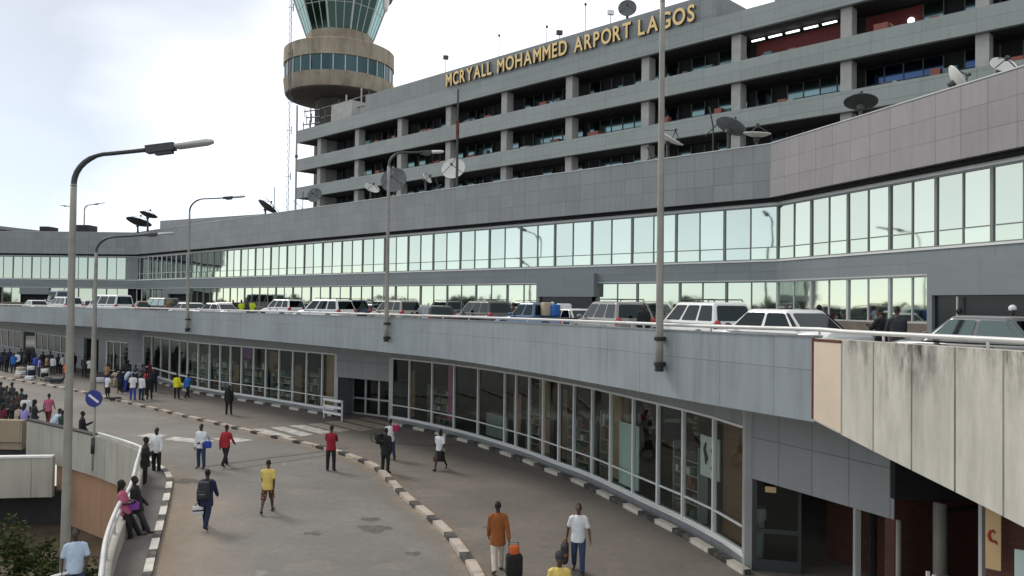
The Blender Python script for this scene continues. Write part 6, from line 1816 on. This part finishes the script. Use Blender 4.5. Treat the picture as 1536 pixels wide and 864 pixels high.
# ---- luggage
def soft_box(mb, w, d, h, z=0, n=14, e=.35):
    prof = [(0, .8), (.04, .95), (.12, 1), (.88, 1), (.96, .95), (1, .8)]
    b = len(mb.v)
    for t, k in prof:
        for q in range(n):
            a = 2 * math.pi * (q + .5) / n; c, s = math.cos(a), math.sin(a)
            mb.v.append((w / 2 * k * math.copysign(abs(c) ** e, c), d / 2 * k * math.copysign(abs(s) ** e, s), z + h * t))
    for i in range(len(prof) - 1):
        for q in range(n):
            q2 = (q + 1) % n; mb.f.append([b + i * n + q, b + i * n + q2, b + (i + 1) * n + q2, b + (i + 1) * n + q]); mb.uv.append(None); mb.mi.append(0)
    mb.f.append([b + q for q in range(n)][::-1]); mb.uv.append(None); mb.mi.append(0)
    mb.f.append([b + (len(prof) - 1) * n + q for q in range(n)]); mb.uv.append(None); mb.mi.append(0)
def suitcase(x, y, z, rz, w, d, h, col, label, top=None, handle=.35, group=None):
    o = empty('suitcase', (x, y, z), rz, label, 'suitcase', group)
    mb = MB(); soft_box(mb, w, d, h, .05); mb.build('body', cloth(col), o, smooth=True)
    if top: mb = MB(); soft_box(mb, w * .62, d * .7, .2, h + .055, 14, .8); mb.build('top_bag', cloth(top), o, smooth=True)
    for s in (-1, 1):
        m2 = MB(); m2.tube([(s * w * .35, -d * .2, .035), (s * w * .35 + .03, -d * .2, .035)], .035, 10); m2.build('wheel', M['tyre'], o)
    if handle: m2 = MB(); m2.tube([(-w * .28, d * .4, h * .9), (-w * .28, d * .4, h + handle), (w * .28, d * .4, h + handle), (w * .28, d * .4, h * .9)], .013, 6); m2.build('handle', M['plastic'], o)
    return o
def backpack(p, rz, col, label, h=.48, acc='grey'):
    o = empty('backpack', p, rz, label, 'backpack')
    mb = MB(); soft_box(mb, .32, .2, h, 0, 16, .6); mb.build('body', cloth(col), o, smooth=True)
    m2 = MB(); soft_box(m2, .24, .1, h * .45, .04, 14, .6); m2.v = [(a, b - .11, c) for a, b, c in m2.v]; m2.build('front_pocket', cloth(col), o, smooth=True)
    m2 = MB(); m2.box(-.1, .1, -.168, -.158, h * .3, h * .36); m2.build('stripe', cloth(acc), o)
    for s in (-1, 1):
        m2 = MB(); m2.tube([(s * .1, .08, h * .95), (s * .12, .2, h * 1.02), (s * .13, .34, h * .7), (s * .12, .3, h * .25), (s * .1, .08, h * .1)], [.022] * 5, 8, ry=[.007] * 5, side=(1, 0, 0)); m2.build('strap', cloth(col), o, smooth=True)
    return o
def handbag(p, rz, w, h, col, label, name='handbag', stripe=None, hh=.16):
    """p: where the hand holds it"""
    o = empty(name, (p[0], p[1], p[2] - h - hh), rz, label, 'bag')
    mb = MB(); soft_box(mb, w, w * .45, h, 0, 14, .5); mb.build('body', cloth(col), o, smooth=True)
    for s in (-1, 1):
        m2 = MB(); m2.tube([(-w * .3, s * .04, h * .92), (-w * .2, s * .02, h + hh * .8), (0, s * .01, h + hh), (w * .2, s * .02, h + hh * .8), (w * .3, s * .04, h * .92)], .01, 6); m2.build('handle', cloth(col if not stripe else stripe), o, smooth=True)
    if stripe: m2 = MB(); soft_box(m2, w * 1.02, w * .47, h * .2, h * .4, 14, .5); m2.build('stripe', cloth(stripe), o, smooth=True)
    return o
def trolley(x, y, rz, label, bags):
    o = empty('luggage_trolley', (x, y, .012), rz, label, 'trolley', 'luggage trolleys of the far crowd')
    m2 = MB()
    m2.box(-.32, .32, -.48, .48, .18, .22); m2.build('platform', M['alu'], o)
    m2 = MB(); m2.tube([(-.3, -.48, .2), (-.3, -.62, 1.0), (.3, -.62, 1.0), (.3, -.48, .2)], .022, 8); m2.build('push_handle', M['alu'], o)
    for (a, b) in ((-.26, -.4), (.26, -.4), (0, .42)):
        m2 = MB(); m2.lathe([(.02, -.03), (.09, -.03), (.09, .03), (.02, .03)], n=12); m2.v = [(p[2] + a, p[0] + b, p[1] + .09) for p in m2.v]; m2.build('wheel', M['tyre'], o)
    z = .232
    for (w, d, h, c, lab) in bags:
        s = empty('travel_bag', Vector((x, y, z)), rz + random.uniform(-.15, .15), lab, 'bag', 'bags stacked on the luggage trolleys')
        mb = MB(); soft_box(mb, w, d, h, 0, 14, .5); mb.build('body', cloth(c), s, smooth=True)
        m2 = MB(); m2.tube([(-w * .2, 0, h * .98), (-w * .1, 0, h + .06), (w * .1, 0, h + .06), (w * .2, 0, h * .98)], .012, 6); m2.build('handle', M['plastic'], s)
        z += h + .004
    return o
# ------------------------------------------------------------------ who stands where
random.seed(99)
def G0(px, py): p = W(px, py, 0.012); return p.x, p.y
def near_p(px, py, face, pose, *a, **k):
    x, y = G0(px, py); k.setdefault('fine', True); return person(x, y, 0.012, face, pose, *a, **k)
# pavement and road, nearest first
a = near_p(746, 858, 8, 'pull', 'jacket', 'rust', 'trousers', 'cream', 'person in a rust brown jacket and cream trousers walking away with a suitcase', shoes='brown', h=1.0, skin=2)
hp = hand_point(a, 'pull', 'R'); 
suitcase(hp.x + .12, hp.y - .28, .012, R(8), .4, .26, .52, 'black', 'black suitcase with an orange bag on top pulled by the rust jacketed person', top='orange', handle=.3)
b = near_p(867, 859, 174, 'pull_face', 'tee', 'white', 'trousers', 'jeans', 'person in a white polo shirt and blue jeans walking towards the viewer', h=.99, skin=1)
hp = hand_point(b, 'pull_face', 'R')
handbag((hp.x - .05, hp.y - .05, hp.z + .06), R(80), .42, .46, 'charcoal', 'dark bag with a rust band held by the person in white polo and jeans', 'travel_bag', 'rust', .12)
c = near_p(838, 958, 178, 'stand', 'tee', 'yellow', 'skirt', 'brown', 'person in a yellow top and dark head wrap at the bottom edge', hair='wrap', hairc='charcoal', h=.97)
d = near_p(401, 769, 5, 'walk2', 'tee', 'yellow', 'shorts', 'print', 'person in a pale yellow T-shirt and patterned shorts walking away on the road', h=.97)
e = near_p(309, 792, 2, 'walk', 'jacket', 'navy', 'trousers', 'navy', 'person all in navy with a backpack walking down the road', h=1.0)
bp_ = back_point(e, 'walk', .02, .26); backpack(bp_, R(2), 'charcoal', 'dark backpack with a grey stripe on the person in navy')
hp = hand_point(e, 'walk', 'L', .06); handbag((hp.x, hp.y, hp.z), R(20), .3, .24, 'white', 'white bag with a black band in the hand of the person in navy', 'carrier_bag', 'black', .08)
near_p(496, 706, 4, 'phone', 'shirt', 'red', 'trousers', 'black', 'person in a dark red shirt and black trousers seen from behind by the kerb', h=1.02)
g = near_p(578, 709, -20, 'stand', 'jacket', 'black', 'trousers', 'black', 'person in an all black suit on the dividing kerb with a bag on the shoulder', h=1.0)
bp_ = back_point(g, 'stand', .2, .14, -.2); backpack(bp_, R(60), 'black', 'black rucksack slung from the shoulder of the person in the black suit', .4)
k_ = near_p(585, 689, 20, 'walk', 'tee', 'white', 'trousers', 'navy', 'person in a white shirt behind the black suited one, red bag on the shoulder', h=1.0)
bp_ = back_point(k_, 'walk', .36, .1, .22); handbag((bp_.x, bp_.y, bp_.z + .3), R(20), .3, .26, 'magenta', 'magenta bag carried by the white shirted person near the hall doors', 'shoulder_bag', None, .1)
l = near_p(660, 705, 160, 'walk2', 'tee', 'white', 'skirt', 'black', 'person in a white blouse and black skirt walking in front of the curved windows', h=.96, hair='long')
hp = hand_point(l, 'walk2', 'R'); handbag(hp, R(30), .28, .2, 'brown', 'brown handbag swinging beside the person in white blouse and black skirt')
m = near_p(301, 702, 172, 'stand2', 'shirt', 'white', 'trousers', 'jeans', 'person in a white shirt and blue jeans holding a blue bag on the road', h=1.0)
hp = back_point(m, 'stand2', .1, -.1, -.3); handbag((hp.x, hp.y, hp.z + .25), R(0), .34, .26, 'royal', 'royal blue shoulder bag of the person in white shirt and jeans', 'shoulder_bag', None, .2)
near_p(338, 699, -12, 'walk', 'shirt', 'crimson', 'trousers', 'black', 'person in a bright red top and black trousers walking beside the white shirt', h=.97)
near_p(343, 622, 20, 'stand', 'jacket', 'black', 'trousers', 'black', 'person in black standing alone on the pavement before the far windows', h=.98, hair='long')
near_p(265, 598, 10, 'stand', 'shirt', 'bright', 'trousers', 'black', 'person in a bright yellow shirt by the far shop windows', h=.97)
near_p(281, 597, -15, 'walk', 'shirt', 'blue', 'trousers', 'black', 'person in a bright blue shirt beside the yellow shirted one', h=.97)
# by the near kerb and the rail
near_p(234, 710, 172, 'carry', 'shirt', 'white', 'trousers', 'black', 'person in a white shirt and dark tie standing at the end of the rail', h=1.0)
near_p(217, 729, -60, 'fold', 'jacket', 'black', 'trousers', 'black', 'person in a black suit leaning by the rail in front of the white shirt', h=1.0, hair='short')
q = near_p(186, 812, -75, 'leanrail', 'tee', 'pink', 'trousers', 'black', 'person with long hair in a pink top leaning back on the rail', h=.99, hair='long')
hp = hand_point(q, 'leanrail', 'L', 0.0); handbag((hp.x + .03, hp.y - .02, hp.z + .02), R(30), .28, .2, 'purple', 'purple handbag in the lap of the person in pink', 'handbag', None, .06)
near_p(204, 803, -82, 'leanback', 'jacket', 'black', 'trousers', 'charcoal', 'person in dark clothes half hidden behind the pink top, leg stretched over the sidewalk', h=.98)
pz = XY(122, 17.2); person(pz.x, pz.y, 0.0, 205, 'leanback', 'tee', 'paleblue', 'trousers', 'jeans', 'person in a pale blue shirt at the bottom left beside the lamp post', None, True, .99)
mb = MB(); pA = XY(92, 16.6); mb.box(pz.x - .5, pz.x + .4, pz.y - .6, pz.y + .8, -3.2, -0.002); tag(mb.build('concrete_ledge', M['old_concrete']), 'concrete ledge outside the rail under the person in pale blue', 'ledge')
hp = hand_point(PEOPLE[-1], 'leanback', 'R', .06)
mb = MB(); 
rp_ = empty('paper_roll', (hp.x, hp.y, hp.z), R(25), 'pale rolled paper in the hand of the person in pale blue', 'paper')
mb.tube([(-.2, 0, -.03), (.14, 0, .03)], .035, 12); mb.build('roll', M['paper'], rp_, smooth=True)

def far_p(px, Y, face, pose, *a, z=0.012, **k):
    p = XY(px, Y); return person(p.x, p.y, z, face, pose, *a, **k)
WG = 'people standing behind the garden wall'
for px, Y, f, pose, t, tc, b_, bc, lab, hr in [
    (3, 41, 30, 'stand', 'shirt', 'black', 'trousers', 'black', 'person in black cut by the left picture edge behind the brown block wall', 'short'),
    (9, 37.5, -20, 'stand2', 'tee', 'maroon', 'trousers', 'black', 'person in a maroon top low behind the brown block wall', 'long'),
    (18, 42, 0, 'stand', 'shirt', 'charcoal', 'trousers', 'black', 'person in charcoal at the back of the group behind the brown wall', 'short'),
    (24, 39, 150, 'fold', 'jacket', 'black', 'trousers', 'black', 'person in a black jacket with folded arms behind the brown wall', 'short'),
    (29, 41.5, 60, 'stand', 'shirt', 'brown', 'trousers', 'black', 'person in a brown shirt behind the corner of the garden wall', 'short'),
    (31, 37.6, -40, 'stand2', 'tee', 'beige', 'trousers', 'brown', 'person in a beige top leaning at the corner of the garden wall', 'long'),
    (43, 40.5, 20, 'stand', 'tee', 'white', 'trousers', 'navy', 'person in a white top behind the one in lilac', 'short'),
    (41, 37.4, -10, 'fold', 'tee', 'lilac', 'skirt', 'navy', 'person in a lilac top at the garden wall', 'long'),
    (56, 38.6, -50, 'carry', 'shirt', 'charcoal', 'skirt', 'brown', 'person in a dark shirt with long hair right of the lilac top', 'long'),
    (77, 41.5, 10, 'walk', 'tee', 'pink', 'trousers', 'maroon', 'person in a pink top and maroon trousers crossing behind the wall', 'short'),
    (84, 36.4, -30, 'bend', 'shirt', 'paleblue', 'trousers', 'royal', 'person in a pale blue shirt bending over the garden wall', 'short'),
    (98, 35.6, -20, 'stand2', 'jacket', 'green', 'trousers', 'black', 'person in a dark green jacket at the wall left of the big lamp post', 'short'),
    (128, 35.0, -60, 'carry', 'jacket', 'black', 'trousers', 'black', 'person in a black suit at the wall between lamp post and blue sign', 'short')]:
    far_p(px, Y, f, pose, t, tc, b_, bc, lab, WG, hair=hr, h=random.uniform(.94, 1.03))
FG = 'people of the huddle by the far doors'
for px, py, f, pose, t, tc, b_, bc, lab, hr in [
    (161, 598, 160, 'stand', 'tee', 'white', 'skirt', 'black', 'person in a white top and black skirt at the left end of the huddle', 'short'),
    (199, 600, 10, 'stand', 'tee', 'white', 'trousers', 'royal', 'person in a white top and royal blue trousers in the huddle', 'short'),
    (212, 600, -10, 'stand2', 'shirt', 'white', 'trousers', 'navy', 'person in a white shirt and navy trousers in the middle of the huddle', 'short'),
    (224, 599, 40, 'carry', 'jacket', 'black', 'trousers', 'black', 'person in a black suit at the right end of the huddle', 'short'),
    (188, 588, -30, 'bend', 'shirt', 'paleblue', 'trousers', 'royal', 'person in a pale blue and royal outfit bending in the huddle', 'short'),
    (160, 577, 190, 'stand', 'tee', 'tan', 'trousers', 'royal', 'person in a tan top and blue trousers behind the second lamp post', 'short'),
    (174, 580, 170, 'sit', 'tee', 'beige', 'trousers', 'beige', 'person in beige sitting low at the back of the huddle', 'long'),
    (192, 574, 180, 'stand', 'shirt', 'black', 'trousers', 'black', 'person in black standing tall against the far shop windows', 'short'),
    (203, 580, 160, 'stand2', 'shirt', 'charcoal', 'trousers', 'black', 'person in charcoal at the back of the huddle', 'short'),
    (213, 578, 200, 'fold', 'shirt', 'grey', 'trousers', 'black', 'person in a grey top with folded arms at the back of the huddle', 'long'),
    (224, 574, 150, 'raise', 'shirt', 'maroon', 'trousers', 'black', 'person in maroon raising an arm with a white tray over the huddle', 'short'),
    (231, 588, 60, 'stand', 'shirt', 'navy', 'trousers', 'navy', 'person in navy standing between the huddle and the yellow shirt', 'short'),
    (218, 592, 120, 'carry', 'tee', 'crimson', 'trousers', 'black', 'person in a red top half hidden behind the black suit', 'short'),
    (180, 590, 30, 'stand2', 'shirt', 'navy', 'skirt', 'black', 'person in a navy shirt and black skirt left of the bending one', 'long')]:
    x, y = G0(px, py); person(x, y, .012, f, pose, t, tc, b_, bc, lab, FG, hair=hr, h=random.uniform(.95, 1.03))
    if pose == 'raise':
        hp = hand_point(PEOPLE[-1], 'raise', 'R', .1); tr_ = empty('serving_tray', hp, 0, 'white tray held up over the huddle by the far windows', 'tray'); mb = MB(); mb.lathe([(.02, 0), (.3, .01), (.34, .05), (.33, .055), (.29, .025), (.02, .02)], n=20); mb.build('plate', M['white_paint'], tr_, auto=40)
    if pose == 'sit':
        suitcase(x, y, .012, R(20), .5, .35, .4, 'beige', 'beige case under the person sitting in the huddle', None, 0)
x, y = G0(187, 587); suitcase(x, y, .012, .3, .75, .5, .62, 'black', 'large round black bag on the ground in the huddle', None, 0)
x, y = G0(173, 577); suitcase(x, y, .012, .1, .6, .4, .45, 'charcoal', 'dark suitcase lying behind the left end of the huddle', None, 0)
x, y = G0(152, 574); s_ = suitcase(x, y, .012, .5, .9, .45, .35, 'white', 'white bundle beside the foot of the second lamp post', None, 0)
x, y = G0(173, 601); s_ = suitcase(x, y, .012, .5, .7, .3, .18, 'charcoal', 'flat dark bag on the kerb in front of the huddle', None, 0)
QG = 'people with luggage before the far left hall'
for px, py, f, pose, t, tc, b_, bc, lab, hr in [
    (2, 556, 0, 'stand', 'shirt', 'navy', 'trousers', 'black', 'person in navy cut by the left edge in the luggage crowd', 'short'),
    (9, 558, 170, 'stand2', 'jacket', 'black', 'trousers', 'black', 'person in a black jacket near the left edge of the luggage crowd', 'short'),
    (20, 560, 30, 'carry', 'shirt', 'blue', 'trousers', 'navy', 'person in a bright blue shirt at the left of the luggage crowd', 'short'),
    (26, 556, 180, 'stand', 'shirt', 'white', 'trousers', 'black', 'person in a white shirt behind the first loaded trolley', 'short'),
    (36, 557, -30, 'reach', 'tee', 'charcoal', 'trousers', 'black', 'person in charcoal reaching over the first loaded trolley', 'short'),
    (52, 562, 20, 'bend', 'shirt', 'royal', 'trousers', 'navy', 'person in royal blue bending over the luggage', 'short'),
    (59, 565, -60, 'stand', 'tee', 'lilac', 'trousers', 'navy', 'person in a lilac top and navy trousers among the luggage', 'long'),
    (70, 562, 140, 'stand2', 'tee', 'tan', 'trousers', 'black', 'person in a tan top in the middle of the luggage crowd', 'short'),
    (79, 562, 10, 'stand', 'shirt', 'white', 'trousers', 'charcoal', 'person in a white shirt and charcoal trousers right of the tan top', 'short'),
    (87, 560, 180, 'stand', 'jacket', 'black', 'trousers', 'black', 'person in a black suit between two white shirts in the luggage crowd', 'short'),
    (94, 560, 60, 'carry', 'shirt', 'white', 'trousers', 'black', 'person in a white shirt and black trousers by the big lamp post', 'short'),
    (98, 573, -20, 'walk', 'tee', 'orange', 'trousers', 'black', 'person in an orange red top walking out of the luggage crowd', 'short'),
    (103, 560, 180, 'stand', 'shirt', 'grey', 'trousers', 'black', 'person in grey just left of the big lamp post', 'short'),
    (126, 566, 10, 'stand', 'jacket', 'charcoal', 'trousers', 'black', 'person in a charcoal suit between the two big lamp posts', 'short'),
    (134, 566, 190, 'carry', 'tee', 'white', 'skirt', 'black', 'person in a white top and black skirt just left of the second lamp post', 'short'),
    (141, 563, 160, 'stand', 'shirt', 'brown', 'trousers', 'brown', 'person in brown behind the second lamp post', 'short')]:
    x, y = G0(px, py); person(x, y, .012, f, pose, t, tc, b_, bc, lab, QG, hair=hr, h=random.uniform(.95, 1.04))
x, y = G0(31, 565); trolley(x, y, .9, 'trolley with white bundles at the left of the luggage crowd', [(.6, .9, .3, 'white', 'white bundle low on the left trolley'), (.55, .8, .28, 'beige', 'beige bundle topmost on the left trolley')])
x, y = G0(46, 567); trolley(x, y, .7, 'trolley loaded high with navy and white bags in the luggage crowd', [(.6, .9, .45, 'navy', 'large navy bag at the bottom of the middle trolley'), (.55, .8, .3, 'white', 'white bundle on the navy bag of the middle trolley')])
x, y = G0(67, 570); trolley(x, y, .5, 'trolley with a white sack and a black bag right in the luggage crowd', [(.55, .8, .35, 'black', 'black bag on the right trolley'), (.5, .6, .32, 'white', 'white sack topmost on the right trolley')])
for px, py, w, c, lab in ((44, 571, .6, 'white', 'white sack lying on the ground before the middle trolley'), (27, 567, .5, 'cream', 'cream sack lying before the left trolley'), (72, 572, .6, 'grey', 'grey bag lying on the ground before the right trolley'), (84, 575, .9, 'charcoal', 'long dark bag lying on the pavement right of the trolleys')):
    x, y = G0(px, py); suitcase(x, y, .012, random.uniform(0, 1), w, .4, .32, c, lab, None, 0, 'bags lying before the luggage crowd')
# up on the road deck
UG = 'people on the upper road'
DZ = DECK + .006
for px, Y, f, pose, t, tc, b_, bc, lab, hr in [
    (317, 63, 60, 'carry', 'shirt', 'pink', 'trousers', 'pink', 'person dressed in pink on the upper road by the black hatchback', 'short'),
    (350, 64, 10, 'stand', 'jacket', 'black', 'trousers', 'black', 'person in black left of the yellow vests on the upper road', 'short'),
    (362.5, 61, 0, 'stand', 'tee', 'lime', 'trousers', 'black', 'person in a lime yellow vest, the left one of two', 'short'),
    (371.5, 63, 170, 'stand', 'shirt', 'charcoal', 'trousers', 'black', 'person in dark clothes between the two yellow vests', 'short'),
    (379, 61, 0, 'stand2', 'tee', 'lime', 'trousers', 'navy', 'person in a lime yellow vest, the right one of two', 'short'),
    (673, 47, 170, 'stand', 'shirt', 'black', 'trousers', 'black', 'person in black right of the black off roader on the upper road', 'short'),
    (770, 49, 150, 'stand', 'shirt', 'brown', 'trousers', 'black', 'person in brown left of the dark doors on the upper road', 'short'),
    (792, 47, 160, 'stand2', 'shirt', 'black', 'trousers', 'black', 'person in black behind the cab of the blue pickup', 'short'),
    (802, 48.5, 180, 'stand', 'shirt', 'grey', 'trousers', 'black', 'person in grey behind the blue pickup', 'short'),
    (814, 47, 200, 'stand', 'shirt', 'maroon', 'trousers', 'black', 'person in maroon before the dark doors of the upper road', 'short'),
    (829, 41.5, 30, 'carry', 'shirt', 'blue', 'trousers', 'tan', 'person in a blue wrap behind the bed of the pickup', 'wrap'),
    (852, 43.5, -20, 'carry', 'tee', 'paleblue', 'trousers', 'navy', 'person in pale blue with a white bundle before the dark doors', 'short'),
    (966, 31, 170, 'stand', 'jacket', 'black', 'trousers', 'black', 'person in black between the grey and the white off roader', 'short'),
    (975, 33.5, 20, 'stand2', 'shirt', 'charcoal', 'trousers', 'navy', 'person in charcoal behind the tall pale lamp pole on the upper road', 'short'),
    (1012, 34.5, 160, 'stand', 'shirt', 'black', 'trousers', 'black', 'person in black at the nose of the white off roader', 'short'),
    (1098, 32, 30, 'stand', 'shirt', 'black', 'trousers', 'black', 'person in black just right of the white off roader', 'short'),
    (1107, 34, 170, 'stand2', 'shirt', 'charcoal', 'trousers', 'black', 'person in charcoal above the bonnet of the large white saloon', 'short'),
    (1119, 33, -20, 'stand', 'jacket', 'green', 'trousers', 'black', 'person in dark green over the roof edge of the white saloon', 'short'),
    (1180, 33.5, 170, 'stand', 'tee', 'grey', 'trousers', 'black', 'person in grey behind the roof of the large white saloon', 'short'),
    (1226, 25.5, -60, 'reach', 'jacket', 'black', 'trousers', 'black', 'person in a black jacket right behind the white saloon', 'short'),
    (1322, 21.2, 30, 'phone', 'jacket', 'black', 'trousers', 'black', 'person in black looking down, left one of the pair at the brown base wall', 'short'),
    (1346, 20.6, -10, 'fold', 'jacket', 'charcoal', 'trousers', 'black', 'person in charcoal, right one of the pair at the brown base wall', 'short'),
    (1440, 27.5, 60, 'stand', 'shirt', 'brown', 'trousers', 'black', 'person in brown over the bonnet of the dark saloon', 'short'),
    (1519, 22.5, 165, 'carry', 'tee', 'lilac', 'skirt', 'purple', 'person in a lilac top and white cap in the doorway at the right edge', 'wrap')]:
    p = XY(px, Y); kw = dict(hairc='white') if 'white cap' in lab else (dict(hairc='paleblue') if hr == 'wrap' else {})
    person(p.x, p.y, DZ, f, pose, t, tc, b_, bc, lab, UG, hair=hr, h=random.uniform(.96, 1.02), fine=px > 1200, **kw)
for px, Y, w, h, z, c, lab in ((846, 42.0, .75, .7, .95, 'white', 'big white bundle held before the dark doors'), (820, 40.8, .5, .7, 1.0, 'beige', 'beige sack on the bed of the blue pickup'), (833, 40.6, .4, .6, 1.0, 'blue', 'blue sack on the bed of the blue pickup, next to the beige one'), (972, 29.5, .5, .75, .0, 'brown', 'brown suitcase on end right of the grey off roader')):
    p = XY(px, Y); s_ = suitcase(p.x, p.y, DZ + z, .4, w, .5, h, c, lab, None, 0)

for px, py, f, pose, t, tc in ((6, 550, 10, 'stand', 'jacket', 'black'), (14, 551, 190, 'stand2', 'shirt', 'navy'), (31, 550, 160, 'stand', 'shirt', 'charcoal'), (42, 551, 20, 'fold', 'jacket', 'black'), (50, 553, 180, 'stand', 'shirt', 'navy'), (64, 554, 200, 'stand2', 'jacket', 'black'), (75, 555, 0, 'stand', 'shirt', 'charcoal'), (110, 558, 30, 'stand', 'jacket', 'black')):
    x, y = G0(px, py); person(x, y, .012, f, pose, t, tc, 'trousers', 'black', 'person in dark clothes lost in the shade at the back of the luggage crowd', 'dark figures at the back of the luggage crowd', h=random.uniform(.95, 1.04))
for px, Y, f in ((-4, 43, 10), (14, 44.5, 170), (5, 46, 30), (36, 43.5, -20), (22, 46, 160)):
    far_p(px, Y, f, 'stand', 'shirt', 'charcoal', 'trousers', 'black', 'person in dark clothes in the back row of the group behind the brown wall', 'dark figures behind the brown wall', h=random.uniform(.96, 1.04))
